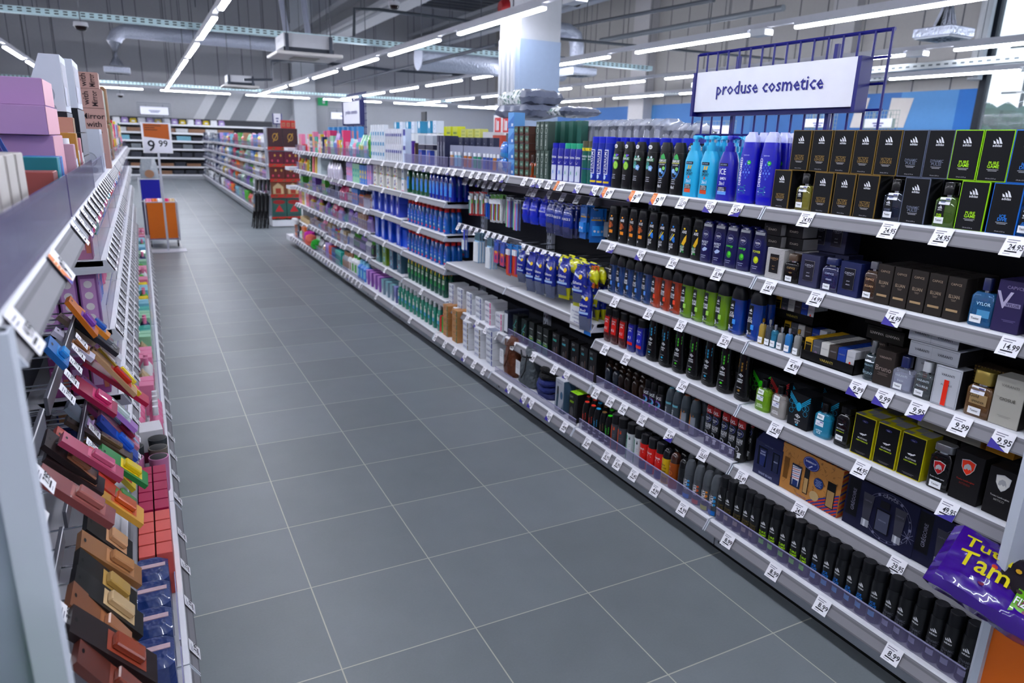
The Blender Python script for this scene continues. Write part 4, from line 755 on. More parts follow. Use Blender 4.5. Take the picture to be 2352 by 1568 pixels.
run(gy, Z4 + .2, [2150, 2215], 'beige grey carton lying on the rear black boxes', 'perfume box', None, x=2.2, j=0); run(ye, Z4 + .2, [2287], 'mustard yellow carton lying on the rear black boxes', 'perfume box', None, x=2.2, j=0)
# fifth shelf: gift sets
Z5 = .495
def gift(name, w, h, d, col, deco, tx): return Proto(name, [('carton', deco(w, h, d, col))], w, d, h)
def ne(w, h, d, col):
    b = MB(); b.bbox(-w / 2, w / 2, -d / 2, d / 2, 0, h * .8, M(col, .45), .0015); b.loft([[(-w / 2, -d / 2, h * .8), (w / 2, -d / 2, h * .8), (w / 2, d / 2, h * .8), (-w / 2, d / 2, h * .8)], [(-w / 2, d * .1, h), (w / 2, d * .1, h), (w / 2, d / 2, h), (-w / 2, d / 2, h)]], M(col, .45)); F = flat(-d / 2)
    for x0, x1 in ((-w * .38, -w * .02), (w * .16, w * .45)): b.lab(F, x0, x1, h * .24, h * .72, mm('#32407a'), 1); b.lab(F, x0 + .002, x1 - .002, h * .25, h * .71, mm('#0a0d1c'), 2)
    b.fpoly(F, [(-w * .26, h * .26), (-w * .1, h * .26), (-w * .05, h * .66), (-w * .3, h * .66)], mm('#26356e'), 3); b.text(F, 'NIGHT', -w * .17, h * .6, .008, mm('#c5cbe4'), maxw=.03, off=4); b.text(F, 'ESCAPE', -w * .17, h * .54, .008, mm('#c5cbe4'), maxw=.034, off=4)
    b.lab(F, w * .24, w * .4, h * .26, h * .68, mm('#18203f'), 3); b.text(F, 'NIGHT', w * .32, h * .5, .007, mm('#c5cbe4'), maxw=.025, off=4); b.text(F, 'NIGHT ESCAPE', 0, h * .08, .012, mm('#aeb4d2'), maxw=w * .5); b.text(F, 'CRAFTED FOR HIM', .0, h * .77, .005, mm('#7d84a8'), maxw=w * .3)
    return b
NE = gift('gift_set', .175, .225, .1, '#161c44', ne, 0)
run(NE, Z5, [1757], 'navy gift set box with two windows, in front', 'gift set', None); run(NE, Z5, [1722], 'navy gift set box partly hidden by the tall cans', 'gift set', None, x=2.26)
def barber(w, h, d, col):
    b = MB(); b.bbox(-w / 2, w / 2, -d / 2, d / 2, 0, h, M(col, .55, n=.1), .0015); F = flat(-d / 2); R_ = random.Random(3); bl, rd, ln_, dk = mm('#2a3f8f'), mm('#cf4a25'), mm('#d9a868'), mm('#6f4a22')
    for i in range(120):
        x, z, a = R_.uniform(-w / 2 + .01, w / 2 - .01), R_.uniform(.01, h - .01), R_.uniform(0, 3.1); l = R_.uniform(.004, .011)
        b.line(F, x - l * math.cos(a), z - l * math.sin(a), x + l * math.cos(a), z + l * math.sin(a), .0012, dk, 1)
        if i % 4 == 0: b.ringd(F, x, z, .004, .001, dk, 1, 7)
    for i in range(14):
        s_ = .002 + i * .013; m_ = (rd, bl)[i % 2]; x0, z0 = w / 2 - s_, .003; x1, z1 = w / 2 - .003, .003 + s_ * .62
        if z1 < h * .52: b.line(F, x0, z0, x1, z1, .0065, m_, 2)
    for s_ in (1, -1):
        for i in range(11):
            y0 = -d / 2 + .0; zz = i * .022; b.poly([(s_ * (w / 2 + .001), -d / 2, zz), (s_ * (w / 2 + .001), d / 2, min(h, zz + .03)), (s_ * (w / 2 + .001), d / 2, min(h, zz + .04)), (s_ * (w / 2 + .001), -d / 2, zz + .01)], (rd, bl)[i % 2])
    for i in range(24): xx = -w / 2 + i * w / 24; b.poly([(xx, -d / 2, h + .001), (xx + .006, -d / 2, h + .001), (xx + .02, d / 2, h + .001), (xx + .014, d / 2, h + .001)], (rd, bl)[i % 2])
    b.disc(F, 0, h * .82, .046, .034, bl, 3, 20); b.ringd(F, 0, h * .82, .04, .0012, mm('#d8dcef'), 4, 20, .74); b.text(F, 'BARBERSHOP', 0, h * .85, .009, mm('#e8ecf6'), maxw=.06, off=5); b.line(F, -.01, h * .72, .01, h * .79, .006, mm('#c9cfe8'), 5)
    b.disc(F, .055, h * .5, .027, .027, mm('#24407a'), 3, 18); bars(b, F, .055, h * .56, 5, .034, mm('#a9b9dd'), off=4, gap=.007)
    b.lab(F, -w * .44, -w * .36, h * .25, h * .72, mm('#7d5518'), 3); b.lab(F, -w * .3, -w * .13, h * .16, h * .66, mm('#14233f'), 3)
    b.fpoly(F, [(-w * .265, h * .2), (-w * .165, h * .2), (-w * .14, h * .62), (-w * .29, h * .62)], mm('#d8dbe2'), 4)
    for i in range(6): b.line(F, -w * .285 + .002 * i * 0, h * (.36 + i * .045), -w * .15, h * (.39 + i * .045), .003, (rd, bl)[i % 2], 5)
    b.lab(F, -w * .26, -w * .17, h * .2, h * .33, mm('#24407a'), 5); b.lab(F, -w * .08, .0, h * .14, h * .7, mm('#1c1c20'), 3); b.lab(F, -w * .072, -w * .008, h * .16, h * .48, mm('#b99a6a'), 4)
    b.lab(F, w * .3, w * .43, h * .12, h * .66, mm('#0e0e10'), 3); b.lab(F, w * .31, w * .42, h * .14, h * .48, mm('#a98c60'), 4); b.disc(F, .04, h * .2, .026, .024, mm('#bda67c'), 3)
    b.text(F, 'TUR SELECTED', -.03, h * .05, .007, mm('#2a3f8f'), maxw=.06, off=3)
    return b
run(gift('gift_set', .345, .235, .1, '#bd8a4a', barber, 0), Z5, [1851], 'wide kraft-coloured grooming gift set box with blue badge and striped corner', 'gift set', None)
def greg(w, h, d, col):
    b = MB(); b.bbox(-w / 2, w / 2, -d / 2, d / 2, 0, h, M(col, .45), .0015); F = flat(-d / 2); sil = mm('#7a7c94')
    b.lab(F, -w / 2 + .01, -w * .3, .05, h - .01, mm('#0b0b12'), 1); b.text(F, 'GRÉGOIRE', -w * .38, h * .55, .02, mm('#6c6c80'), maxw=.14, rot=1)
    b.ringd(F, w * .12, h * .5, .108, .0015, sil, 1, 30); b.ringd(F, w * .12, h * .5, .098, .001, sil, 1, 30)
    for i in range(18): a = i * .349; b.disc(F, w * .12 + .103 * math.cos(a), h * .5 + .103 * math.sin(a), .004 if i % 3 else .007, .004 if i % 3 else .007, sil, 2, 8)
    for i in range(8): a = i * .785; b.line(F, w * .42, h * .36, w * .42 + .028 * math.cos(a), h * .36 + .028 * math.sin(a), .002, sil, 3)
    b.text(F, 'CAPVCE', w * .12, h * .9, .014, mm('#7d7f92'), maxw=.07, off=3)
    for cx in (-.055, .095):
        b.fpoly(F, [(cx - .017, h * .28), (cx + .017, h * .28), (cx + .026, h * .8), (cx - .026, h * .8)], mm('#33333f'), 3); b.lab(F, cx - .018, cx + .018, h * .14, h * .28, mm('#8f929c'), 3); b.lab(F, cx - .008, cx + .002, h * .14, h * .28, mm('#c9ccd4'), 4); b.text(F, 'CAPVCE', cx, h * .66, .007, mm('#6a6b7c'), maxw=.034, off=4)
    b.lab(F, -.012, .056, h * .18, h * .62, mm('#0c0c14'), 3, 1, 1); b.lab(F, -.007, .051, h * .2, h * .6, mm('#3f4358'), 4); b.text(F, 'GRÉGOIRE', .022, h * .42, .007, mm('#8f93a6'), maxw=.04, off=5); b.lab(F, .0, .044, h * .66, h * .8, mm('#14141a'), 3)
    return b
GR = gift('gift_set', .335, .235, .1, '#121430', greg, 0)
run(GR, Z5, [2008, 2180], 'wide midnight blue gift set box with moon pattern and two tubes', 'gift set', None)
def win_box(b, F, h): pass
# base shelf: deodorant row
def ad_deo(tc, txt, sq, capc='#141519'):
    def deco(b, F, h):
        three_bars(b, F, 0, h * .54, .026, GW, 2); b.text(F, 'adidas', 0, h * .5, .008, GW, maxw=.034); b.text(F, txt[0], 0, h * .38, .011, mm(tc), maxw=.05); b.text(F, txt[1], 0, h * .32, .011, mm(tc), maxw=.05); b.lab(F, -.014, .013, h * .13, h * .23, mm(sq), 2, 3, 1); bars(b, F, 0, h * .29, 1, .03, mm('#a9a9b0'))
    return can('deodorant_can', '#101115', capc, .031, .25, .78, deco, cr=.86)
Z6 = .2; XB = 2.0; gb = 'black deodorant cans on the bottom shelf under the perfumes'
for nm, p, us in (('gold-lettered', ad_deo('#7d6c34', ('VICTORY', 'LEAGUE'), '#b3a58c'), [1647, 1663.5, 1683.5, 1703.5, 1721.5]), ('lime-lettered', ad_deo('#b5ea1c', ('PURE', 'GAME'), '#8fd61c'), [1743, 1764, 1788, 1813.5, 1837]),
                  ('blue-lettered', ad_deo('#2a8fe6', ('ICE', 'DIVE'), '#6fb3e6'), [1862.5, 1887, 1913, 1941, 1966.5, 1994]), ('grey-lettered', ad_deo('#5d5f6c', ('DYNAMIC', 'PULSE'), '#b5b5c9'), [2028, 2056, 2090, 2126, 2160, 2200])):
    run(p, Z6, us, f'{nm} black deodorant can on the bottom shelf', 'deodorant', gb, x=XB, rows=3, dx=.068, j=.15)
# ================================================================ UNIT 2: SHOWER GELS AND DEODORANTS
def dermo(b, F, h):
    b.lab(F, -.044, .044, h * .12, h * .78, mm('#2626b4'), 1, 6, 4); b.text(F, 'DERMOMED', -.026, h * .45, .018, mm('#e9eaf4'), maxw=h * .4, rot=1)
    for i in range(5):
        for j in range(7):
            if (i + j) % 2 == 0 and abs(j - 3) + abs(i - 2) < 5: b.disc(F, .012 + (i - 2) * .0085, h * .48 + (j - 3) * .013, .005, .0065, mm(('#5a7ad8', '#3f5ccc', '#7a9ae8')[(i * 3 + j) % 3]), 2, 6)
    b.disc(F, .024, h * .58, .011, .011, mm('#2cc24a'), 3, 6); b.text(F, '95', .024, h * .58, .007, GW, off=4)
    b.text(F, 'hyaluronic', .002, h * .68, .008, mm('#c9d0f4'), maxw=.035); bars(b, F, -.004, h * .26, 5, .045, mm('#1fa3a0'), .0025, .009); bars(b, F, -.004, h * .19, 1, .05, GW, .003)
DM = gel_bottle('shower_gel_bottle', '#1410b8', '#c9cdf0', .108, .342, .062, .86, dermo, 2.6, .8, capm=M('#c3c6ee', .3, coat=.3), topw=.42)
Z1b = 1.834
run(DM, Z1b, [1701, 1746], 'tall royal blue bottle with pale flip cap', 'shower gel bottle', 'royal blue bottles on the top shelf', rows=3, dx=.075)
run(DM, Z1b, [1790, 1830, 1872, 1915, 1965], 'tall royal blue bottle standing behind the black perfume boxes', 'shower gel bottle', 'royal blue bottles behind the perfume boxes', x=2.33)
def pump(col, nm):
    w, d, h = .11, .065, .325; rx, ry = w / 2, d / 2; hb = .245; pr = [(0, rx * .94, ry * .9), (.006, rx, ry), (hb * .78, rx * .98, ry * .98), (hb * .92, rx * .8, ry * .8), (hb, .03, .026)]
    b = MB(); b.sections(pr, M(col, .3, coat=.3), 22, 3.4); F = curved(pr, 3.4)
    b.lab(F, -.03, .026, hb * .71, hb * .77, mm('#17171c'), 1, 4, 1); b.text(F, 'LEGS MARK', -.002, hb * .74, .007, mm('#a9b9d4'), maxw=.045)
    if nm == 'sport':
        b.fpoly(F, [(-.014, hb * .61), (-.004, hb * .61), (.0, hb * .69), (-.008, hb * .69)], mm('#e9b52a')); b.fpoly(F, [(.002, hb * .61), (.012, hb * .61), (.018, hb * .69), (.008, hb * .69)], mm('#e9b52a'))
        b.text(F, 'MEN', .0, hb * .575, .014, mm('#1c1c20'), maxw=.036); b.text(F, 'SPORT', .004, hb * .505, .015, mm('#1c1c20'), maxw=.05); b.lab(F, -.006, .004, hb * .41, hb * .46, mm('#d84a1a'), 1); b.text(F, '3in1', .0, hb * .35, .018, mm('#e9f2fa'), maxw=.035)
        b.lab(F, -.028, .022, hb * .18, hb * .28, mm('#101828'), 1, 4, 1); b.lab(F, -.028, .022, hb * .1, hb * .18, mm('#d4531c'), 1, 4, 1)
    else:
        b.text(F, 'ICE', -.004, hb * .6, .03, mm('#e9ecf6'), maxw=.045); b.text(F, '&MEN', .002, hb * .46, .014, mm('#e9ecf6'), maxw=.04); b.text(F, '3in1', -.004, hb * .36, .019, mm('#e9ecf6'), maxw=.036); b.lab(F, -.03, .03, hb * .2, hb * .29, mm('#10103c'), 1, 4, 1); b.lab(F, -.03, .03, hb * .13, hb * .2, mm('#6fa6e6'), 1, 4, 1)
    for i in range(3): b.text(F, ('SHAMPOO', 'CONDITIONER', '& BODY WASH')[i], -.002, hb * (.265 - i * .032), .0055, GW, maxw=.044, off=3)
    c = MB(); cm = M(col, .3, coat=.3); c.sections([(hb, .028, .028), (hb + .028, .027, .027)], cm, 16); c.sections([(hb + .028, .019, .019), (hb + .045, .018, .018)], cm, 14); c.sections([(hb + .045, .009, .009), (h - .02, .009, .009)], cm, 10)
    n = MB(); n.sections([(h - .02, .02, .015), (h - .006, .026, .014), (h, .02, .01)], cm, 14, 2.5); n.tube([(.01, 0, h - .009), (.04, 0, h - .008), (.056, 0, h - .014)], [.009, .007, .005], cm, 8)
    return Proto('pump_bottle', [('bottle', b), ('collar', c), ('pump_head', n)], w, d, h)
PS, PI = pump('#2fb6de', 'sport'), pump('#2424ae', 'ice')
run(PS, Z1b, [1577, 1613], 'light cyan pump bottle on the top shelf', 'pump bottle', 'cyan pump bottles on the top shelf', rows=3, dx=.08); run(PI, Z1b, [1654], 'royal blue pump bottle beside the cyan ones', 'pump bottle', None, rows=1)
run(PS, Z1b, [1658], 'light cyan pump bottle behind the blue pump bottle', 'pump bottle', None, x=2.21); run(PS, Z1b, [1690], 'light cyan pump bottle behind the tall blue bottle', 'pump bottle', None, x=2.29)
def palm(kind):
    def deco(b, F, h):
        if kind < 4: b.disc(F, -.004, h * .9, .017, .012, mm('#e6e6ea'), 3, 14); b.text(F, '4in1', -.004, h * .9, .009, mm('#202024'), maxw=.02, off=4)
        b.lab(F, -.034, .034, h * .615, h * .68, mm('#1d7a3c' if kind < 4 else '#14382a'), 2, 5, 1); b.text(F, 'PALMOLIVE', 0, h * .648, .014, GW, maxw=.056, off=3)
        if kind < 2:
            splash(b, F, [(-.014, h * .7, .012, '#7ac943'), (.006, h * .71, .01, '#6a5bd0'), (.02, h * .72, .005, '#8a5bd0'), (-.02, h * .58, .012, '#4f3fc0'), (-.004, h * .55, .013, '#6a5bd0')], 1); b.disc(F, .006, h * .5, .024, .026, mm('#5fae2e'), 2, 16); b.disc(F, .006, h * .5, .02, .022, mm('#b4e060'), 3, 16)
            for i in range(8): a = i * .785; b.line(F, .006, h * .5, .006 + .019 * math.cos(a), h * .5 + .02 * math.sin(a), .001, mm('#6fb83a'), 4)
        elif kind < 4: splash(b, F, [(-.018, h * .69, .009, '#4fae9c'), (.01, h * .7, .008, '#d8e4ea'), (-.016, h * .56, .016, '#3f8f86'), (-.02, h * .5, .014, '#6fbfb4')], 1); b.fpoly(F, [(-.006, h * .44), (.02, h * .42), (.03, h * .5), (.016, h * .54), (-.008, h * .52)], mm('#8ab4e4'), 2); b.fpoly(F, [(-.0, h * .455), (.016, h * .445), (.022, h * .49), (.0, h * .51)], mm('#c9e0f6'), 3)
        else:
            b.disc(F, -.004, h * .52, .036, .06, mm('#4b86c4'), 0.6, 18); b.fpoly(F, [(-.014, h * .68), (-.02, h * .74), (0, h * .79), (.012, h * .75), (.022, h * .68)], mm('#3fae5c'), 2); b.lab(F, -.032, .03, h * .55, h * .6, mm('#15171c'), 3, 5, 1); b.text(F, 'COOL SPLASH', 0, h * .575, .008, GW, maxw=.046, off=4); b.lab(F, -.032, .03, h * .603, h * .615, mm('#d8d86a'), 3, 4, 1)
            splash(b, F, [(.014, h * .5, .012, '#8fd07a'), (-.014, h * .46, .014, '#a9cfee'), (.004, h * .42, .01, '#6fa8e0')], 2)
        bars(b, F, -.008, h * .3, 3, .034, mm('#c9c9d4'), .003, .011); 
        if kind == 4: b.text(F, '4in1', -.012, h * .15, .018, GW, maxw=.03)
    return gel_bottle('shower_gel_bottle', '#0c0c0f', '#131316', .104, .285, .06, .8, deco, 2.8, .82, capm=M('#161619', .42), topw=.55, waist=.94)
for i, (uu, k) in enumerate(((1409, 0), (1432, 1), (1457, 2), (1486, 3), (1515, 4), (1545, 5))):
    if i in (0, 2, 4): PAL = palm(k if k != 5 else 4)
    run(PAL, Z1b, [uu], f'black shower gel bottle with {("lime", "ice cube", "blue splash")[i // 2]} picture, {ORD[i]} of the six from the left', 'shower gel bottle', None)
BK = palm(2)
run(BK, Z1b, (1432, 1575, 6), 'black shower gel bottle in the row behind the printed ones', 'shower gel bottle', 'black bottles in the second row', x=2.195)
run(BK, Z1b, (1556, 1600, 3), 'black shower gel bottle at the back near the cyan pumps', 'shower gel bottle', 'black bottles at the back', x=2.42)
def ferrum(b, F, h):
    b.lab(F, -.024, .024, h * .2, h * .76, mm('#1d46c4'), 1, 4, 1); b.lab(F, -.022, .022, h * .24, h * .74, mm('#e6e9f2'), 2, 4, 1); b.lab(F, -.018, .018, h * .26, h * .72, mm('#16309c'), 3, 4, 1); b.text(F, 'FERRUM', 0, h * .49, .026, GW, maxw=h * .44, rot=1, off=4)
    b.disc(F, 0, h * .185, .012, .015, mm('#c9dcf4'), 2, 12); b.lab(F, -.034, .034, h * .06, h * .1, mm('#dcc41c'), 2, 6, 1)
FE = can('shaving_foam_can', '#1436a8', '#1430c4', .037, .308, .87, ferrum, cr=.96)
run(FE, 1.838, [1357, 1371.5, 1387], 'tall blue shaving foam can with vertical lettering', 'shaving foam', 'tall blue foam cans')
run(FE, 1.838, (1400, 1560, 8), 'tall blue shaving foam can with blue cap behind the black bottles', 'shaving foam', 'tall blue foam cans behind the black bottles', x=2.27)
run(box_p('lidded_canister', .07, .07, .335, '#14269c', None, top='#2a46c8'), 1.838, (1545, 1585, 3), 'tall dark blue lidded canister at the very back', 'canister', 'dark blue canisters at the back', x=2.42)
def gil(kind):
    def deco(b, F, h):
        if kind == 'xl':
            b.lab(F, -.038, .038, h * .77, h * .84, mm('#e9d41a'), 1, 6, 1); b.text(F, 'XL', .012, h * .805, .016, GK, maxw=.024); b.text(F, 'Gillette', 0, h * .65, .016, GW, maxw=.062); b.text(F, 'Mach3', .008, h * .58, .009, GW, maxw=.03); b.lab(F, -.039, .039, h * .34, h * .37, mm('#2a3fae'), 1, 6, 1)
        else:
            c = '#2a8fe0' if kind == 'blue' else '#2fae8c'
            b.lab(F, -.034, .034, h * .02, h * .42, mm('#cfd4e4'), 1, 6, 1); b.text(F, 'Gillette', 0, h * .64, .019, GW, maxw=.062); b.fpoly(F, [(-.02, h * .12), (.012, h * .16), (.024, h * .3), (-.01, h * .42)], mm('#9fb4dc'), 2); b.fpoly(F, [(-.014, h * .16), (.014, h * .2), (.012, h * .3)], mm(c), 3); bars(b, F, .002, h * .52, 2, .03, GW, .003, .009)
    if kind == 'xl': return can('shaving_gel_can', '#0c6a62', '#4a4838', .037, .28, .86, deco, cr=.97, capm=M('#4c4a36', .35))
    return can('shaving_foam_can', '#2028a0', '#1c28b4' if kind == 'blue' else '#2fae8c', .035, .262, .86, deco, cr=.9)
run(gil('xl'), 1.838, [1335.5, 1349], 'dark green shaving gel can with yellow band', 'shaving gel', 'green gel cans', rows=2)
run(gil('green'), 1.838, [1295, 1308, 1321], 'blue and white foam can with mint green cap', 'shaving foam', 'foam cans with mint caps', rows=2)
run(gil('blue'), 1.838, [1267, 1281], 'blue and white foam can with blue cap', 'shaving foam', 'foam cans with blue caps', rows=2)
def beard(b, F, h): b.text(F, 'W', 0, h * .85, .02, mm('#c9d4cc')); b.ringd(F, 0, h * .68, .014, .002, mm('#c9d4cc'), 2, 12, 1.3); b.text(F, 'BEARD OIL', 0, h * .35, .012, mm('#c9d4cc'), maxw=h * .4, rot=1); bars(b, F, 0, h * .1, 2, .018, mm('#8fa398'))
BO = box_p('beard_oil_box', .052, .06, .205, '#2e443b', beard)
for k, zz in enumerate((0, .206)): run(BO, 1.838 + zz, [1233.5, 1243, 1253], f'narrow dark green carton, {("lower", "upper")[k]} layer', 'carton', 'narrow green cartons', j=.02, x=2.12 + .01 * k)
MG = box_p('metallic_carton', .058, .06, .42, '#2c5a50', None, r=.25)
run(MG, 1.838, (1270, 1324, 4), 'tall metallic green carton behind the foam cans', 'carton', 'tall metallic green cartons', x=2.3, j=0)
wk = box_p('wax_box', .055, .06, .062, '#4b2a20', lambda b, F, h: (b.lab(F, -.0275, .0275, .016, h - .008, mm('#2e5a48'), 1), b.text(F, 'WAX', 0, h * .52, .016, mm('#b9cfc0'), maxw=.03)))
for k in range(6): run(wk, 1.838 + k * .0635, [1185, 1197.5, 1210], f'small brown and green carton, layer {("one", "two", "three", "four", "five", "six")[k]} from the shelf', 'carton', 'small brown and green cartons', j=.02)
for k in range(6): run(wk, 1.838 + k * .0635, [1228], f'small brown carton behind the amber bottles, layer {("one", "two", "three", "four", "five", "six")[k]}', 'carton', None, j=.02, x=2.19)
amb = perfume_bottle('#a8501a', .036, .17, .036, .02, .05, '#3a2018', lambda b, F, hb: b.lab(F, -.012, .012, .02, hb * .8, mm('#23402f'), 1, 3, 1), .85, 2.2)
run(amb, 1.838, [1217, 1227], 'amber glass bottle with dark dropper cap', 'bottle', 'amber bottles before the brown cartons', x=2.115)
# silver-wrapped packages lying over the top
PLAS = M('#c9ccd8', .12, a=.42, n=0, coat=.6); SILV = M('#7d8490', .3, m=.3, bump=.8)
for i in range(15):
    y = 2.3 - i * .094; b = MB(); hh = .375 - (.03 if i > 11 else 0)
    b.bbox(-.028, .028, -.11, .11, 0, hh, M(('#5c606c', '#6d717e', '#4d515c', '#787c8a')[i % 4], .35, m=.2), .003)
    pl = MB(); R_ = random.Random(i); pl.sections([(-.001, .034, .115), (hh * .5, .038, .12), (hh * .9, .036 + R_.random() * .006, .118), (hh + .02, .03, .09), (hh + .045, .012, .05)], PLAS, 14, 4)
    p_ = Proto('boxed_bedding', [('carton', b), ('plastic_wrap', pl)], .06, .22, .3)
    put(p_, 2.49, y, 1.85, f'upright grey package in crinkled plastic behind the foam cans, {ORD[i]} from the left', 'package', 'grey packages in plastic at the back of the top shelf', rz=-math.pi / 2 + R_.uniform(-.1, .1), ry=R_.uniform(-.05, .05))
def pillow_mesh(w, d, t, col, seed, zones=None, n=18):
    b = MB(); R_ = random.Random(seed); rows = []
    def P(i, j, s):
        a, c = i / n * 2 - 1, j / n * 2 - 1; q = max(0, (1 - abs(a) ** 3)) * max(0, (1 - abs(c) ** 3)); q = q ** .3
        return (a * w / 2, c * d / 2, s * t / 2 * q * (1 + .12 * math.sin(7 * a + seed) * math.cos(5 * c + seed * 2)) + .03 * t * math.sin(19 * a + 11 * c) + R_.uniform(-.003, .003))
    for s in (1, -1):
        vs = [P(i, j, s) for j in range(n + 1) for i in range(n + 1)]
        for j in range(n):
            for i in range(n):
                f = (j * (n + 1) + i, j * (n + 1) + i + 1, (j + 1) * (n + 1) + i + 1, (j + 1) * (n + 1) + i)
                m_ = zones(i / n, j / n, s) if zones else col
                if m_ not in b.ms: b.ms.append(m_)
                base = len(b.v) if (i == 0 and j == 0) else base
                if i == 0 and j == 0: b.v += vs
                b.f.append(tuple(base + q for q in (f if s > 0 else f[::-1]))); b.m.append(b.ms.index(m_))
    return b
PATN = M('#8f9a9c', .25, bump=.6)
def patt():
    mt = bpy.data.materials.new('floral_foil'); mt.use_nodes = True; T_ = mt.node_tree; b = T_.nodes['Principled BSDF']; v = T_.nodes.new('ShaderNodeTexVoronoi'); v.inputs['Scale'].default_value = 38; rp_ = T_.nodes.new('ShaderNodeValToRGB')
    co = T_.nodes.new('ShaderNodeTexCoord'); T_.links.new(co.outputs['Object'], v.inputs['Vector']); T_.links.new(v.outputs['Distance'], rp_.inputs[0]); T_.links.new(rp_.outputs[0], b.inputs['Base Color'])
    rp_.color_ramp.interpolation = 'CONSTANT'; rp_.color_ramp.elements[0].color = (*hexc('#7a928c'), 1); rp_.color_ramp.elements[1].color = (*hexc('#e3e8e8'), 1); rp_.color_ramp.elements[1].position = .42; b.inputs['Roughness'].default_value = .25; b.inputs['Coat Weight'].default_value = .6; return mt
FLOR = patt(); GREYP = M('#666c80', .3, coat=.4)
def bed(w, d, t, seed, split=.45): return pillow_mesh(w, d, t, FLOR, seed, lambda i, j, s: GREYP if j < split else FLOR)
for (u0, u1, v0, v1, x, lb, sd) in ((1168, 1300, 208, 245, 2.42, 'uppermost patterned bedding pack in clear film, on the packages', 1), (1160, 1296, 240, 272, 2.4, 'grey bedding pack below the uppermost one, overhanging the cartons', 2), (1285, 1382, 246, 268, 2.45, 'small patterned bedding pack lying behind the metallic cartons', 3)):
    a, c = onx(u0, (v0 + v1) / 2, x), onx(u1 - 55, (v0 + v1) / 2, x); t = onx((u0 + u1) / 2, v0, x).z - onx((u0 + u1) / 2, v1, x).z
    single('bedding_pack', bed(.34, a.y - c.y, t * 1.1, sd, .25 if sd != 2 else -.1) if sd != 2 else pillow_mesh(.34, a.y - c.y, t * 1.15, GREYP, 2, lambda i, j, s: FLOR if j > .9 else GREYP), (x + .05, (a.y + c.y) / 2, (a.z + c.z) / 2), lb, 'bedding', 'bedding packs on top of the gondola')
p_ = box_p('bedding_carton', .3, .2, .33, '#3a3f4c', lambda b, F, h: b.fpoly(F, [(-.1, .05), (.05, .05), (0, .2)], mm('#8a6a5c')), r=.35)
run(p_, 1.84, [1178], 'dark grey bedding package standing under the overhanging packs', 'package', None, x=2.3, j=0); run(p_, 1.84, [1215], 'dark grey package behind the green cartons', 'package', None, x=2.42, j=0)
# --- second shelf
def axe(k):
    c1, c2, nm = (('#f0a020', '#b5601a', 'LEATHER'), ('#1f8fe0', '#e8d018', 'ALL DAY'), ('#f0d018', '#1f8a3c', 'ALL DAY'))[k]
    def deco(b, F, h):
        b.lab(F, -.008, .004, h * .7, h * .74, mm(c1), 1); b.text(F, 'AXE', .0, h * .64, .015, GW, maxw=.036)
        if k == 0: splash(b, F, [(-.006, h * .5, .014, '#b5601a'), (.008, h * .46, .013, '#8a4210'), (-.01, h * .42, .012, '#c9741f'), (.01, h * .56, .004, '#7a3a10'), (-.016, h * .57, .004, '#c9741f')]); b.lab(F, -.016, .018, h * .24, h * .33, mm('#e8951c'), 1)
        if k == 1: splash(b, F, [(.004, h * .42, .016, '#2a86d8'), (.012, h * .36, .01, '#1f6fc0')]); b.line(F, -.018, h * .36, .014, h * .54, .006, mm('#e8d018'), 3); b.line(F, -.022, h * .4, .0, h * .55, .004, mm('#9aa4ac'), 3)
        if k == 2: b.fpoly(F, [(-.016, h * .34), (.004, h * .5), (.02, h * .58), (.02, h * .42), (.004, h * .3)], mm('#e0b820'), 2); b.fpoly(F, [(-.02, h * .14), (-.02, h * .36), (.002, h * .22), (.01, h * .12)], mm('#1f8a3c'), 1)
        if k: b.text(F, 'ALL DAY', -.006, h * .27, .012, GW, maxw=.032, off=3); b.text(F, 'FRESH', -.006, h * .2, .012, GW, maxw=.028, off=3)
        b.lab(F, -.02, -.014, h * .12, h * .17, mm('#d9dade'), 2)
    return gel_bottle('shower_gel_bottle', '#101114', '#191a1f', .086, .222, .055, .8, deco, 4.2, .92, capm=M('#17181c', .3), topw=.7)
AX = [axe(0), axe(1), axe(2)]; g = 'black shower gel bottles on the second shelf'
run(AX[0], 1.5, [1401, 1425.5, 1447, 1467.5], 'black shower gel bottle with orange print', 'shower gel bottle', g, rows=2); run(AX[1], 1.5, [1492, 1516.5, 1541], 'black shower gel bottle with blue and yellow print', 'shower gel bottle', g, rows=2); run(AX[2], 1.5, [1566.5, 1593], 'black shower gel bottle with yellow and green print', 'shower gel bottle', g, rows=2)
def nivea(k):
    c, tx = (('#dfe6f0', 'PROTECT'), ('#5fd83a', 'energy'), ('#d8e020', 'POWER'))[k]
    def deco(b, F, h):
        b.ringd(F, 0, h * .68, .019, .0012, mm('#8a90b8'), 2, 18); b.text(F, 'NIVEA', 0, h * .69, .009, GW, maxw=.03); b.text(F, 'MEN', 0, h * .645, .006, mm('#8a90b8'), maxw=.016)
        b.text(F, tx, -.002, h * .5, .012, mm(c), maxw=.048); 
        if k == 0: b.text(F, '& CARE', -.006, h * .44, .01, mm(c), maxw=.034); b.fpoly(F, [(-.02, h * .32), (0, h * .38), (.02, h * .35), (.012, h * .3), (-.01, h * .27)], mm('#a9b9d8'))
        else: b.disc(F, 0, h * .32, .016, .018, mm(('', '#3f9a3a', '#b8c41c')[k]), 2, 14); b.disc(F, .003, h * .34, .009, .01, mm(c), 3, 12)
        bars(b, F, -.004, h * .18, 2, .036, mm('#aab0cc'), .003, .01)
        b.lab(F, -.03, .03, h * .87, h * .93, mm('#b9bcc4'), 1, 5, 2)
    return gel_bottle('shower_gel_bottle', '#14185c', '#161c66', .088, .222, .055, .94, deco, 3.2, .8, capm=M('#151b64', .15, coat=.8), topw=.62)
NV = [nivea(0), nivea(1), nivea(2)]; g = 'navy shower gel bottles on the second shelf'
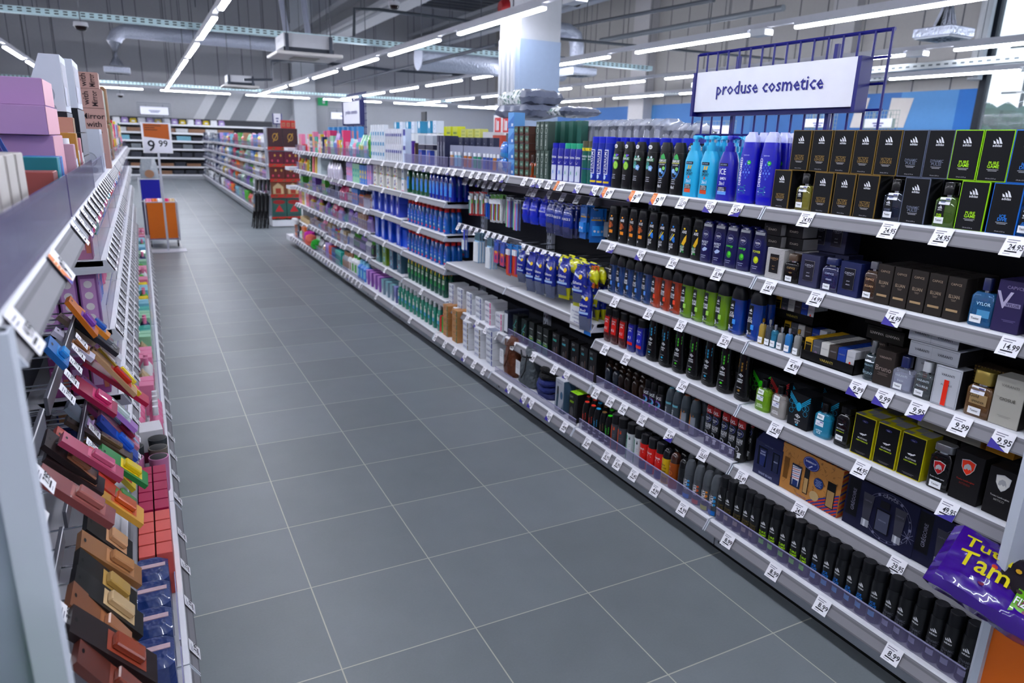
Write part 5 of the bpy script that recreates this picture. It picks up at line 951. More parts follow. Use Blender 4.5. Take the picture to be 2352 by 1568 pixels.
run(NV[0], 1.5, [1615, 1643], 'navy shower gel bottle with silver shoulders and white print', 'shower gel bottle', g, rows=2); run(NV[1], 1.5, [1670.5, 1699], 'navy shower gel bottle with silver shoulders and green swirl', 'shower gel bottle', g, rows=2); run(NV[2], 1.5, [1732], 'navy shower gel bottle with yellow swirl at the right end', 'shower gel bottle', None)
run(box_p('glass_mug', .07, .07, .1, '#5a5f66'), 1.5, [1392], 'small grey dispenser at the left end of the second shelf', 'dispenser', None, x=2.2)
# --- third shelf
def adg(c, tx, sq):
    def deco(b, F, h):
        b.lab(F, -.044, .0, h * .03, h * .7, mm('#15171c'), 1, 5, 3); three_bars(b, F, -.016, h * .58, .022, GW, 2); b.text(F, 'adidas', -.016, h * .545, .007, GW, maxw=.026, off=3)
        b.text(F, tx[0], -.014, h * .44, .013, mm('#dfe0e6'), maxw=.036, off=3); b.text(F, tx[1], -.014, h * .38, .013, mm('#dfe0e6'), maxw=.036, off=3); b.lab(F, -.004, .016, h * .22, h * .32, mm(sq), 3, 2, 1); b.text(F, '3', -.022, h * .14, .022, mm('#dfe0e6'), off=3); bars(b, F, -.004, h * .15, 2, .02, mm('#a9abb4'), off=3)
    return gel_bottle('shower_gel_bottle', c, '#131519', .094, .25, .06, .74, deco, 2.8, .95, trans=M(c, .1, coat=1., t=.25), capm=M('#16181d', .38), topw=.55)
for p, nm, us in ((adg('#174a82', ('DYNAMIC', 'PULSE'), '#5f8fd0'), 'steel blue', [1401, 1418, 1437.5, 1457, 1477.5]), (adg('#b5440c', ('TEAM', 'FORCE'), '#e8562c'), 'orange', [1499, 1521.5, 1544]), (adg('#7aa40c', ('PURE', 'GAME'), '#a9d864'), 'lime green', [1567.5, 1594, 1620, 1648]), (adg('#0a4fae', ('ICE', 'DIVE'), '#4fa0ea'), 'bright blue', [1680, 1722])):
    run(p, 1.167, us, f'{nm} translucent shower gel bottle with black cap', 'shower gel bottle', 'translucent shower gel bottles on the third shelf', rows=2)
# --- fourth shelf
def reeb(c, lab_, tail):
    def deco(b, F, h):
        b.lab(F, -.026, .026, h * .2, h * .74, mm(lab_), 1, 4, 3); b.text(F, 'Reebok', 0, h * .66, .011, GW, maxw=.038); b.line(F, -.014, h * .56, .01, h * .61, .003, GW); b.line(F, -.01, h * .61, .014, h * .57, .003, GW); b.text(F, '4.1', -.004, h * .4, .02, GW, maxw=.03); b.lab(F, -.026, .026, h * .2, h * .28, mm(tail), 2, 4, 1)
    return gel_bottle('shower_gel_bottle', c, '#121215', .075, .235, .052, .78, deco, 3., .92, trans=M(c, .12, coat=1., t=.2), capm=M('#141416', .4), topw=.85)
g = 'sporty shower gel bottles on the fourth shelf'
run(reeb('#5c0f12', '#d4200f', '#5c0f12'), .83, [1390, 1405.5, 1424], 'dark red shower gel bottle with bright red label', 'shower gel bottle', g, rows=2); run(reeb('#14308f', '#1826b0', '#e02a1a'), .83, [1443.5, 1464], 'blue shower gel bottle with red foot label', 'shower gel bottle', g, rows=2)
def umb(c, tx):
    def deco(b, F, h):
        for k in range(3): z = h * (.84 - k * .065); b.fpoly(F, [(-.026 + k * -.001, z), (0, z - .018), (.026, z), (.026, z - .012), (0, z - .031), (-.026, z - .012)], mm(c), 1)
        diamond(b, F, 0, h * .52, .016, GW, 2); b.text(F, 'umbro', 0, h * .44, .009, GW, maxw=.034); b.text(F, tx, 0, h * .39, .01, GW, maxw=.036); b.text(F, 'BODY WASH', 0, h * .27, .006, mm('#a9abb4'), maxw=.03); b.fpoly(F, [(-.011, h * .21), (0, h * .185), (.011, h * .21), (0, h * .235)], mm(c)); bars(b, F, 0, h * .15, 1, .02, mm('#a9abb4'))
    w, d, h = .1, .06, .265; pr = [(0, .034, .024), (.006, .045, .028), (h * .14, .05, .03), (h * .3, .047, .029), (h * .55, .035, .025), (h * .75, .034, .025), (h * .92, .034, .025), (h, .033, .024)]
    b = MB(); b.sections(pr, M('#0b0b0e', .22, coat=.6), 22, 2.6); deco(b, curved(pr, 2.6), h)
    return Proto('shower_gel_bottle', [('bottle', b)], w, d, h)
UMC, UMG, UMB = umb('#1fa3cc', 'ICE'), umb('#4fc41a', 'ACTION'), umb('#9a7426', 'ENERGY'); g = 'black waisted bottles with chevrons'
for i, (uu, p, nm) in enumerate(((1489, UMC, 'cyan'), (1518, UMC, 'cyan'), (1549, UMG, 'green'), (1581.5, UMG, 'green'), (1616.5, UMC, 'cyan'), (1652.5, UMG, 'green'), (1693, UMB, 'bronze'))):
    run(p, .83, [uu], f'black waisted shower gel bottle with {nm} chevrons, {ORD[i]} of the seven from the left', 'shower gel bottle', g)
    run(p, .83, [uu + 6], f'black waisted shower gel bottle with {nm} chevrons behind the {ORD[i]} front one', 'shower gel bottle', g, x=2.2)
# --- fifth shelf
def rollon(c, rc, tc):
    r, h = .029, .147; pr = [(0, r * .9, r * .9), (.004, r, r), (h * .3, r * .96, r * .96), (h * .5, r * .82, r * .82)]
    b = MB(); b.sections(pr, M(c, .25, coat=.5), 18); F = curved(pr); b.text(F, 'OnFusion', 0, h * .32, .009, mm(tc), maxw=.03); bars(b, F, 0, h * .2, 3, .02, mm('#8a8c94'), .002, .008)
    k = MB(); k.sections([(h * .5, r * .86, r * .86), (h * .7, r * 1., r * 1.), (h * .9, r * .95, r * .95), (h, r * .6, r * .6)], M(rc, .2, coat=.6), 18)
    return Proto('roll_on', [('body', b), ('cap', k)], 2 * r, 2 * r, h)
g = 'roll-on deodorants on the fifth shelf'; RO = [rollon('#1c232e', '#202834', '#7fa8c9'), rollon('#1d1412', '#231816', '#e0463a'), rollon('#2a1a12', '#2c1c14', '#b58a6a')]
run(RO[0], .5, [1389, 1406], 'steel grey roll-on deodorant', 'roll-on', g, x=2.13); run(RO[1], .5, [1419, 1433], 'black roll-on deodorant with red line', 'roll-on', g, x=2.13); run(RO[2], .5, [1450, 1466], 'dark brown roll-on deodorant with glossy cap', 'roll-on', g, x=2.13)
for r_ in range(1, 5): run(RO[1 + r_ % 2], .5, (1389 + r_ * 2, 1462 + r_ * 3, 6), f'dark roll-on deodorant, row {("", "two", "three", "four", "five")[r_]} from the front', 'roll-on', 'roll-on deodorants in the rows behind', x=2.13 + r_ * .062)
def axc(b, F, h): b.text(F, 'AXE', 0, h * .62, .02, GW, maxw=.056); b.disc(F, 0, h * .4, .024, .026, mm('#a03ab8'), 2, 16); b.disc(F, .004, h * .4, .018, .019, mm('#5fb4d8'), 3, 14); b.disc(F, .0, h * .42, .013, .013, mm('#1c1428'), 4, 12); b.fpoly(F, [(-.014, h * .22), (.004, h * .22), (-.004, h * .36)], mm('#c04ac8'), 3); bars(b, F, 0, h * .15, 2, .03, mm('#8a8c94'))
run(can('deodorant_can', '#14141c', '#101014', .032, .2, .74, axc, cr=.8), .5, [1477.5, 1491, 1506], 'black deodorant can with violet face-like splash', 'deodorant', 'violet-splash cans', rows=3, x=2.125)
def dake(c, orange):
    def deco(b, F, h):
        b.lab(F, -.026, .026, h * .56, h * .62, mm(c), 1, 6, 1) if not orange else b.fpoly(F, [(-.02, h * .6), (.014, h * .6), (.014, h * .55), (-.008, h * .55), (-.008, h * .2), (-.016, h * .2), (-.016, h * .55)], mm(c), 1)
        b.text(F, 'DAKE', -.008 if not orange else -.019, h * .34, .016 if not orange else .008, mm('#cfd8dd'), maxw=h * .36, rot=1)
        if orange: b.lab(F, -.006, .026, h * .06, h * .54, mm('#7e848e'), 1, 5, 1)
    r, h = .031, .215; pr = [(0, r * .9, r * .9), (.003, r, r), (h * .68, r, r)]; b = MB(); b.sections(pr, M('#39424a', .35, coat=.2), 20); deco(b, curved(pr), h)
    k = MB(); k.sections([(h * .683, r, r), (h * .82, r * .95, r * .95), (h * .95, r * .75, r * .8), (h, r * .5, r * .6)], M('#434c54', .4), 20); k.sections([(h * .98, r * .55, r * .5), (h + .004, r * .5, r * .45)], M(c if not orange else '#a8581c', .4), 12)
    return Proto('deodorant_can', [('can', b), ('cap', k)], 2 * r, 2 * r, h)
D1, D2 = dake('#7fc4d4', 0), dake('#e08a1a', 1)
run(D1, .5, [1527.5, 1543], 'slate grey deodorant can with pale cyan band', 'deodorant', 'slate grey cans', rows=3, x=2.125); run(D2, .5, [1562, 1583], 'slate grey deodorant can with orange angle', 'deodorant', 'slate grey cans', rows=2, x=2.125)
run(D1, .5, [1604], 'slate grey deodorant can set back beside the red-capped cans', 'deodorant', None, x=2.2)
def nxx(b, F, h):
    b.lab(F, -.029, .029, h * .8, h * .95, mm('#a81c1c'), 1, 8, 1); b.text(F, 'XXL', 0, h * .87, .018, GW, maxw=.04); b.disc(F, 0, h * .68, .022, .024, mm('#151c54'), 2, 18); b.ringd(F, 0, h * .68, .021, .0015, mm('#8a93c0'), 3, 18); b.text(F, 'NIVEA', 0, h * .69, .009, GW, maxw=.032, off=3); b.text(F, 'MEN', 0, h * .645, .006, GW, maxw=.014, off=3)
    b.text(F, 'BLACK&', 0, h * .53, .012, GW, maxw=.046); b.text(F, 'WHITE', 0, h * .47, .012, GW, maxw=.044); b.text(F, 'INVISIBLE', 0, h * .42, .006, mm('#a9abb4'), maxw=.04); b.ringd(F, -.006, h * .3, .012, .003, mm('#c9cad0'), 2, 14); b.fpoly(F, [(.002, h * .1), (.018, h * .1), (.018, h * .18), (.023, h * .2), (.016, h * .23), (.004, h * .23), (-.003, h * .2), (.002, h * .18)], mm('#d9dade')); b.lab(F, -.022, .002, h * .08, h * .13, mm('#7a7c84'))
run(can('deodorant_can', '#0d0d10', '#b01e1e', .03, .235, .95, nxx, cr=.97, capm=M('#a81c1c', .35)), .5, [1619, 1634, 1654.5, 1672, 1690], 'tall black deodorant can with red top band', 'deodorant', 'red-topped black cans', rows=2, x=2.125)
# --- base shelf
def umd(c):
    def deco(b, F, h):
        for k in range(4): z = h * (.66 - k * .065); b.fpoly(F, [(-.022, z), (0, z - .014), (.022, z), (.022, z - .009), (0, z - .024), (-.022, z - .009)], mm(c), 1)
        diamond(b, F, 0, h * .3, .013, GW, 2); b.text(F, 'umbro', 0, h * .17, .011, GW, maxw=.034)
    r, h = .03, .2; pr = [(0, r * .9, r * .9), (.003, r, r), (h * .72, r, r), (h * .86, r * .92, r * .92), (h * .96, r * .7, r * .7), (h, r * .62, r * .62)]
    b = MB(); b.sections(pr, M('#0d0d10', .3, coat=.4), 20); deco(b, curved(pr), h); k = MB(); k.sections([(h, r * .6, r * .5), (h + .004, r * .55, r * .45)], M(c, .4), 14)
    return Proto('deodorant_can', [('can', b), ('spray_button', k)], 2 * r, 2 * r, h)
g = 'chevron deodorant cans on the bottom shelf'; cs = [('#e0402a', 'red'), ('#e0402a', 'red'), ('#2a9fd0', 'blue'), ('#7a5a2a', 'brown'), ('#3fd31a', 'green')]
for i, uu in enumerate((1337, 1351, 1362.5, 1376, 1389)):
    P_ = umd(cs[i][0]); run(P_, .2, [uu], f'black deodorant can with {cs[i][1]} button and chevrons, {ORD[i]} from the left', 'deodorant', g, x=XB); run(P_, .2, [uu + 4], f'black deodorant can with {cs[i][1]} button in the second row, {ORD[i]} from the left', 'deodorant', g, x=XB + .07)
def pboy(c, c2):
    def deco(b, F, h): b.lab(F, -.03, .032, h * .02, h * .72, mm(c2), 0.7, 8, 1); b.lab(F, -.03, -.004, h * .02, h * .68, mm(c), 1.2, 4, 1); b.text(F, 'PLAYBOY', -.017, h * .36, .017, mm('#15151a') if c != '#1f8f6c' else GW, maxw=h * .6, rot=1, off=3); b.disc(F, .014, h * .6, .006, .007, mm('#2a2a30' if c2 != '#3a3c44' else c)); b.line(F, .012, h * .62, .01, h * .67, .003, mm('#2a2a30' if c2 != '#3a3c44' else c)); b.line(F, .016, h * .62, .018, h * .67, .003, mm('#2a2a30' if c2 != '#3a3c44' else c)); bars(b, F, .016, h * .45, 2, .014, mm('#6a6c74'), gap=.012)
    return can('deodorant_can', c2, '#141417', .033, .24, .73, deco, cr=.97, shoulder=False)
run(pboy('#e05a14', '#3a3c44'), .2, [1403, 1418], 'orange and grey deodorant can with black cap', 'deodorant', 'orange and green lettered cans', rows=2, x=XB); run(pboy('#1f8f6c', '#c3c8cc'), .2, [1438, 1455], 'silver and green deodorant can with black cap', 'deodorant', 'orange and green lettered cans', rows=2, x=XB)
def rbk(b, F, h): b.lab(F, -.034, .034, h * .26, h * .72, mm('#cf1a10'), 1, 8, 1); b.lab(F, -.034, .034, 0.004, h * .26, mm('#1c1c5c'), 1, 8, 1); b.text(F, 'Reebok', 0, h * .6, .012, GW, maxw=.044); b.line(F, -.012, h * .5, .012, h * .55, .0035, GW); b.line(F, -.008, h * .55, .016, h * .5, .0035, GW)
run(can('deodorant_can', '#cf1a10', '#15151a', .034, .225, .73, rbk, cr=.95, shoulder=False, capm=M('#141418', .15, coat=.8)), .2, [1469, 1486, 1504], 'red and navy deodorant can with glossy black cap', 'deodorant', 'red cans on the bottom shelf', rows=3, x=XB)
def yel(b, F, h): b.text(F, 'Enjoy', 0, h * .55, .013, GK, maxw=.044); b.text(F, 'the ride', 0, h * .47, .012, GK, maxw=.044); b.text(F, 'Street', 0, h * .38, .012, GK, maxw=.04); b.lab(F, -.03, .03, .01, h * .2, mm('#a8871a'), 1, 6, 1)
run(can('deodorant_can', '#d4b018', '#15151a', .033, .215, .73, yel, dome=True, capm=M('#141418', .15, coat=.8)), .2, [1519], 'yellow deodorant can with black domed cap', 'deodorant', None, rows=1, x=XB)
def brw(b, F, h): b.ringd(F, 0, h * .45, .018, .003, mm('#8a3c08'), 2, 14); b.ringd(F, 0, h * .45, .01, .002, mm('#e0902a'), 2, 12); b.text(F, 'sun', -.012, h * .62, .01, mm('#e9d9b9'), maxw=.02)
run(can('deodorant_can', '#a8560f', '#3a1c10', .033, .215, .73, brw, dome=True, capm=M('#3a1c10', .15, coat=.8)), .2, [1536], 'copper brown deodorant can with brown domed cap', 'deodorant', None, x=XB)
BD = can('deodorant_can', '#15161a', '#101014', .033, .21, .75, lambda b, F, h: bars(b, F, 0, h * .5, 3, .03, mm('#3a3c44')), dome=True, capm=M('#111114', .15, coat=.8))
run(BD, .2, [1556], 'plain black deodorant can with domed cap', 'deodorant', None, x=XB); run(BD, .2, (1524, 1575, 4), 'black domed deodorant can behind the coloured cans', 'deodorant', 'black domed cans behind', x=XB + .07, rows=3, dx=.07)
def bsp(c, c2):
    def deco(b, F, h): b.lab(F, -.028, .028, .006, h * .14, mm(c), 1, 6, 1); b.text(F, 'BODY', -.009, h * .4, .014, GW, maxw=h * .35, rot=1, off=3); b.text(F, 'SPRAY', .006, h * .4, .016, GW, maxw=h * .42, rot=1, off=3); splash(b, F, [(.018, h * .3, .008, c2), (.016, h * .4, .01, c2), (.018, h * .5, .007, c2)], 1)
    r, h = .031, .225; pr = [(0, r * .9, r * .9), (.003, r, r), (h * .66, r, r)]; b = MB(); b.sections(pr, M('#45494f', .35, coat=.2), 20); deco(b, curved(pr), h)
    k = MB(); k.sections([(h * .663, r, r), (h * .8, r * .96, r * .96), (h * .93, r * .8, r * .82), (h, r * .55, r * .6)], M('#4a4e54', .42), 20)
    return Proto('deodorant_can', [('can', b), ('cap', k)], 2 * r, 2 * r, h)
for i, (uu, c, c2, nm) in enumerate(((1570, '#1f86d4', '#2a9fe0', 'blue'), (1591, '#d8641a', '#c85a1a', 'orange'), (1611, '#c9cc1c', '#d88a1a', 'yellow-green'), (1629, '#1f86d4', '#2a9fd8', 'blue'))):
    P_ = bsp(c, c2); run(P_, .2, [uu], f'grey body spray can with {nm} foot, {ORD[i]} of four from the left', 'deodorant', None, x=XB); run(P_, .2, [uu + 5], f'grey body spray can behind the {ORD[i]} front one of its kind', 'deodorant', None, x=XB + .075)
# ================================================================ UNITS 3-4: HANGING RAZORS, TOOTHBRUSHES, TOOTHPASTE
def bag(w, h, t, c1, c2, txt, txt2=None, top='#1a3ad0', foot=None, yel=False, seed=0):
    """hanging foil pouch: origin at the hook hole (top), hangs down -z, front -y"""
    R_ = random.Random(seed); b = MB(); prof = [(0, .62, .1), (-.1, .66, .15), (-.16, .9, .5), (-.35, 1., 1.), (-.7, 1., .95), (-.9, .97, .5), (-.97, .93, .12), (-1., .98, .06)]
    pr = [(z * h, w / 2 * a, t / 2 * q) for z, a, q in prof]
    rings = []
    for z, rx, ry in pr:
        r = []
        for j in range(18):
            a = 6.28318 * (j + .5) / 18; c, s_ = math.cos(a), math.sin(a); k = 1 + R_.uniform(-.1, .1)
            r.append((rx * math.copysign(abs(c) ** .7, c), ry * s_ * k, z))
        rings.append(r)
    m1, m2 = M(c1, .22, coat=.7, bump=.5), M(c2, .15, coat=.8, bump=.5)
    b.loft(rings[:5], m1, False); b.loft(rings[4:], M(foot, .3, coat=.5) if foot else m2, False)
    F0 = curved(sorted(pr), 3.); F = lambda x, z, k=1: F0(x, z, k + 4)
    b.lab(F, -w * .36, w * .36, -h * .9, -h * .66, m2, .6, 4, 3)
    b.text(F, txt, 0, -h * .42, w * .17, GW, maxw=w * .8, off=2)
    if txt2: b.text(F, txt2, .0, -h * .53, w * .15, GW, maxw=w * .5, off=2)
    if yel: b.disc(F, w * .2, -h * .27, w * .13, w * .14, mm('#e8c41a'), 1, 14); b.fpoly(F, [(-w * .3, -h * .24), (w * .1, -h * .3), (w * .12, -h * .26), (-w * .28, -h * .19)], mm('#d0d8e8'), 2); b.lab(F, -w * .4, w * .4, -h * .62, -h * .57, mm('#a9c4ea'), 1, 4, 1)
    b.disc(F, 0, -.012, .006, .006, mm('#08080c'), 1, 10)
    return Proto('razor_bag', [('pouch', b)], w, t, h)
def blister(w, h, col, deco, d=.02, name='blister_card', back=None):
    b = MB(); b.box(-w / 2, w / 2, 0, .002, -h, 0, M(col, .35, coat=.2)); F = flat(0); b.disc(F, 0, -.012, .01, .004, mm('#0a0a10'), 1, 10); deco(b, F, h)
    return Proto(name, [('card', b)], w, .01, h)
HX = {}
def hang(p, u, v, x, desc, cat, group=None, n=1, dep=.028, rz=0, lean=.12, unit_=(None,)):
    """hang n products on one hook whose tip shows at photo (u, v), in the plane x"""
    q = onx(u, v, x); q.y = max(q.y, YJ[2] + .07)
    for k in range(n):
        put(p, x + k * dep, q.y, q.z - .003 - k * .001, desc if n == 1 else f"{desc}, {ORD[k]} on its hook", cat, group, rz=-math.pi / 2 + rz + random.uniform(-.06, .06) * (k == 0), rx=0)
    ee, ux, uy = (e2, ux2, uy2) if q.y < YJ[3] else (e3, ux3, uy3)
    hook(ee, ux, uy, 1, x - .03, q.y, q.z - .012, 2.5)
def brushdeco(cols, pack=None):
    def deco(b, F, h):
        n = len(cols)
        for i, c in enumerate(cols):
            x = (i - (n - 1) / 2) * .02; b.sections
            b.box(x - .005, x + .005, -.014, -.003, -h * .92, -h * .35, M(c, .3)); b.box(x - .007, x + .007, -.02, -.003, -h * .33, -h * .16, M('#e8eaf0', .4)); b.box(x - .004, x + .004, -.012, -.003, -h * .37, -h * .15, M(c, .3))
    return deco
RB = blister(.07, .215, '#c4202a', lambda b, F, h: (b.fpoly(F, [(-.03, -h * .3), (.03, -h * .3), (.034, -h * .45), (0, -h * .52), (-.034, -h * .45)], mm('#5fc43a')), b.lab(F, -.016, .016, -h * .88, -h * .62, mm('#e8d81a')), b.lab(F, -.032, .032, -h * .28, -h * .06, mm('#c9d8dc'), 1), brushdeco(['#2a8f7c', '#d0d4dc'])(b, F, h)))
BB = blister(.07, .215, '#1a5fa8', lambda b, F, h: (b.lab(F, -.03, .03, -h * .3, -h * .08, mm('#c9d8dc')), b.lab(F, -.026, .0, -h * .95, -h * .86, mm('#e0d020')), brushdeco(['#16408a', '#2a6fd0'])(b, F, h)))
MB1 = blister(.1, .24, '#c9ccd0', lambda b, F, h: (b.lab(F, -.05, .05, -h * .14, 0, mm('#5f9a3a')), brushdeco(['#2a4fb0', '#d86a1a', '#3a9a3a', '#e8e8ec'])(b, F, h)))
PSL = blister(.075, .25, '#b9bcc8', lambda b, F, h: (b.lab(F, -.037, -.019, -h, -.03, mm('#7fcfa8')), b.lab(F, -.019, 0, -h, -.03, mm('#d87f9a')), b.lab(F, 0, .019, -h, -.03, mm('#9a7fc9')), b.lab(F, .019, .037, -h, -.03, mm('#6f9ad8'))))
for i, uu in enumerate((1082, 1096, 1108)): hang(RB, uu, 440, 2.2, f'red toothbrush blister pack with green badge, {ORD[i]} from the left', 'toothbrush pack', 'red toothbrush packs', n=2)
hang(BB, 1120, 446, 2.2, 'blue toothbrush blister pack on the upper hook bar', 'toothbrush pack')
for i, uu in enumerate((1132, 1141, 1150)): hang(MB1, uu, 446, 2.2, f'pack of multicoloured toothbrushes, {ORD[i]} from the left', 'toothbrush pack', 'multicoloured toothbrush packs', n=2)
hang(PSL, 1168, 452, 2.2, 'pastel striped toothbrush pack, beside the bright brushes', 'toothbrush pack', n=2); hang(PSL, 1185, 458, 2.2, 'pastel striped toothbrush pack, beside the blue razor bags', 'toothbrush pack', n=2)
G2 = bag(.085, .2, .06, '#1230c0', '#1a3cd0', 'Gillette2', seed=1)
for i, uu in enumerate((1212, 1230, 1252)): hang(G2, uu, 452 + i * 3, 2.17, f'plain royal blue razor bag, upper hooks, {ORD[i]} from the left', 'razor bag', 'royal blue razor bags', n=3, dep=.045, rz=.3)
G2b = bag(.095, .235, .05, '#14389c', '#4a4e78', 'FORCE 2', seed=2)
for i, uu in enumerate((1268, 1286, 1307)): hang(G2b, uu, 462 + i * 4, 2.17, f'blue razor bag with clear grey window, {ORD[i]} from the left', 'razor bag', 'blue razor bags with window', n=3, dep=.045, rz=.25)
BC = blister(.085, .23, '#1a6fb8', lambda b, F, h: (b.text(F, 'FORCE', 0, -h * .28, .012, mm('#c9d8e8'), maxw=.06), b.lab(F, -.036, .036, -h * .36, -h * .32, mm('#c9a032')), b.box(-.03, .03, -.016, -.001, -h * .8, -h * .5, M('#2f8fd8', .15, coat=.8)), b.disc(F, -.012, -h * .66, .008, .008, mm('#c9d0e0'), 20), b.disc(F, .014, -h * .67, .008, .008, mm('#c9d0e0'), 20)))
hang(BC, 1342, 470, 2.17, 'sky blue razor card on the upper hooks', 'razor pack', n=3); hang(BC, 1372, 478, 2.2, 'sky blue razor card beside the orange-print gels', 'razor pack', n=2, rz=1.2)
# lower hooks
BH = blister(.095, .2, '#1440c8', lambda b, F, h: [b.box(-.038 + i * .02, -.026 + i * .02, -.016, -.002, -h * .94, -h * .5, M('#e6eef0', .3)) for i in range(4)] and None)
hang(BH, 1066, 526, 2.12, 'blue card with four white brush heads', 'brush head pack', rz=-.3, n=2)
WH = blister(.09, .27, '#9fc4e0', lambda b, F, h: ([b.box(-.04 + i * .02, -.026 + i * .02, -.016, -.002, -h * .97, -h * .3, M('#e9ecf0', .3)) for i in range(4)] and None, b.lab(F, -.044, .044, -h * .25, -.0, mm('#4f6f7c'))))
hang(WH, 1096, 534, 2.12, 'white interdental brush pack with blue edge, by the brush heads', 'toothbrush pack', n=3); hang(WH, 1124, 546, 2.12, 'white interdental brush pack with blue edge, by the children packs', 'toothbrush pack', n=3)
KC = blister(.085, .2, '#4a5fb0', lambda b, F, h: (b.lab(F, -.04, .04, -h * .98, -h * .48, mm('#c9486c')), b.disc(F, 0, -h * .52, .026, .012, mm('#e0a03a'), 2), b.disc(F, 0, -h * .75, .02, .022, mm('#6f3a8f'), 2), b.disc(F, 0, -h * .2, .012, .012, mm('#2f7fd0'), 2)))
hang(KC, 1140, 550, 2.12, 'rounded children toothbrush card, red and blue', 'toothbrush pack', n=2); hang(KC, 1154, 556, 2.1, 'rounded pink and blue children toothbrush card', 'toothbrush pack', n=2)
KB = blister(.085, .26, '#2080c0', lambda b, F, h: (brushdeco(['#d8402a', '#e07030', '#c04a8a'])(b, F, h), b.lab(F, -.042, .042, -h, -h * .9, mm('#d8643a'))))
hang(KB, 1170, 560, 2.12, 'blue children toothbrush card with coloured handles', 'toothbrush pack', n=2); hang(KB, 1185, 562, 2.12, 'blue children toothbrush card beside the red cards', 'toothbrush pack', n=2)
RD = blister(.08, .18, '#b01a28', lambda b, F, h: b.lab(F, -.03, .03, -h * .8, -h * .4, mm('#e0e2e8'))); hang(RD, 1205, 572, 2.22, 'red razor card behind the blue bags', 'razor pack', n=3)
G3 = bag(.1, .31, .06, '#16309c', '#6f7690', 'Gillette', 'Blue3', yel=True, seed=5); G3s = bag(.085, .26, .06, '#16309c', '#6f7690', 'Gillette', 'Blue3', yel=True, seed=6)
hang(G3s, 1201, 574, 2.12, 'narrow blue and silver razor bag beside the children brushes', 'razor bag', rz=.3, n=2, dep=.05)
for i, uu in enumerate((1223, 1244, 1268)): hang(G3, uu, 578 + i * 5, 2.1, f'blue and silver razor bag with yellow dot, {ORD[i]} from the left', 'razor bag', 'blue razor bags with yellow dot', n=3, dep=.05, rz=.25)
G3y = bag(.115, .29, .06, '#16309c', '#4f556c', 'Gillette', 'Blue3', yel=True, foot='#c9c81a', seed=8)
for i, (uu, vv) in enumerate(((1300, 592), (1335, 606))): hang(G3y, uu, vv, 2.06 - i * .03, f'big razor bag with yellow foot, {ORD[i]} in front', 'razor bag', 'razor bags with yellow foot', n=3, dep=.05, rz=.2)
YP = bag(.13, .11, .06, '#d4d41a', '#c9c818', 'Mach', seed=9, foot='#c9c818')
for i, (uu, vv) in enumerate(((1298, 585), (1322, 592), (1347, 602), (1362, 612))): hang(YP, uu, vv, 2.1 - .0 * i, f'bright yellow foil header above the razor bags, {ORD[i]} from the left', 'razor bag', 'yellow foil headers', n=2, dep=.06)
hang(G3y, 1370, 640, 2.16, 'razor bag with yellow foot, partly hidden by the blue gels', 'razor bag', None, n=2, dep=.05)
hang(G3, 1350, 655, 2.05, 'lowest blue razor bag, slipping from its hook over the empty shelf', 'razor bag', None, rz=.3)
FU = blister(.055, .15, '#d8741a', lambda b, F, h: (b.lab(F, -.018, .018, -h * .45, -h * .2, mm('#14284a')), b.lab(F, -.016, .016, -h * .3, -h * .24, mm('#a9b4c4'), 2), b.text(F, 'Gillette', 0, -h * .6, .01, GW, maxw=.045), b.lab(F, -.02, .02, -h * .78, -h * .72, mm('#c9a0d0'))))
hang(FU, 1382, 615, 2.09, 'orange razor card beside the steel blue gel bottles', 'razor pack', n=2)
single('info_card', (lambda b: (b.box(-.135, .135, -.002, 0, -.055, .12, WHITE), b.lab(flat(-.002), .05, .135, -.055, .12, mm('#1f80d0'), 1), b.ringd(flat(-.002), .09, .03, .022, .004, mm('#dfeaf6'), 2), b.text(flat(-.002), 'i', .09, .03, .026, mm('#e6eefa'), off=2), [b.text(flat(-.002), t_, -.045, .075 - i_ * .024, .013, mm('#4a52a0'), maxw=.16) for i_, t_ in enumerate(('Poti schimba acest', 'produs fizic cu', 'produsul real la casa', 'de marcat.'))], b)[-1])(MB()), (2.07, onx(1333, 752, 2.07).y, .90), 'white and blue information card standing on the rail of the empty shelf', 'card', rz=-math.pi / 2, smooth=False)
# toothpaste on shelf 5 and 6
def tp(face, txt, tcol, accent, h=.05, w=.165, top=None, side=None): return box_p('toothpaste_box', .125, .17, h, face, lambda b, F, hh: (b.lab(F, .04, .06, 0.002, hh - .002, mm(accent), 1), b.text(F, txt, -.014, hh * .5, .018, mm(tcol), maxw=.07), b.line(F, .015, hh * .4, .035, hh * .4, .004, mm('#2a8fd0'))), side, top)
OB = tp('#d5d8de', 'Oral-B', '#1b2f7c', '#2a3c8c'); OP = tp('#d8d8de', 'Oral-B', '#1b2f7c', '#d05090')
for i, (uu, p, n) in enumerate(((1036, OB, 4), (1056, OB, 4), (1077, OB, 4), (1098.5, OB, 4), (1120, OP, 4), (1145, OP, 3))):
    for k in range(n): run(p, .505 + k * .052, [uu], f'white toothpaste box in column {("one", "two", "three", "four", "five", "six")[i]} of the lower middle shelf, {ORD[k]} from below', 'toothpaste box', 'white toothpaste boxes', x=2.12, j=.01)
BR = tp('#b98a58', 'ayur', '#8a4a20', '#2f6a2a', .062); SN = tp('#d8dae0', 'SENSODYNE', '#2f4fa0', '#5a4a2c', .052)
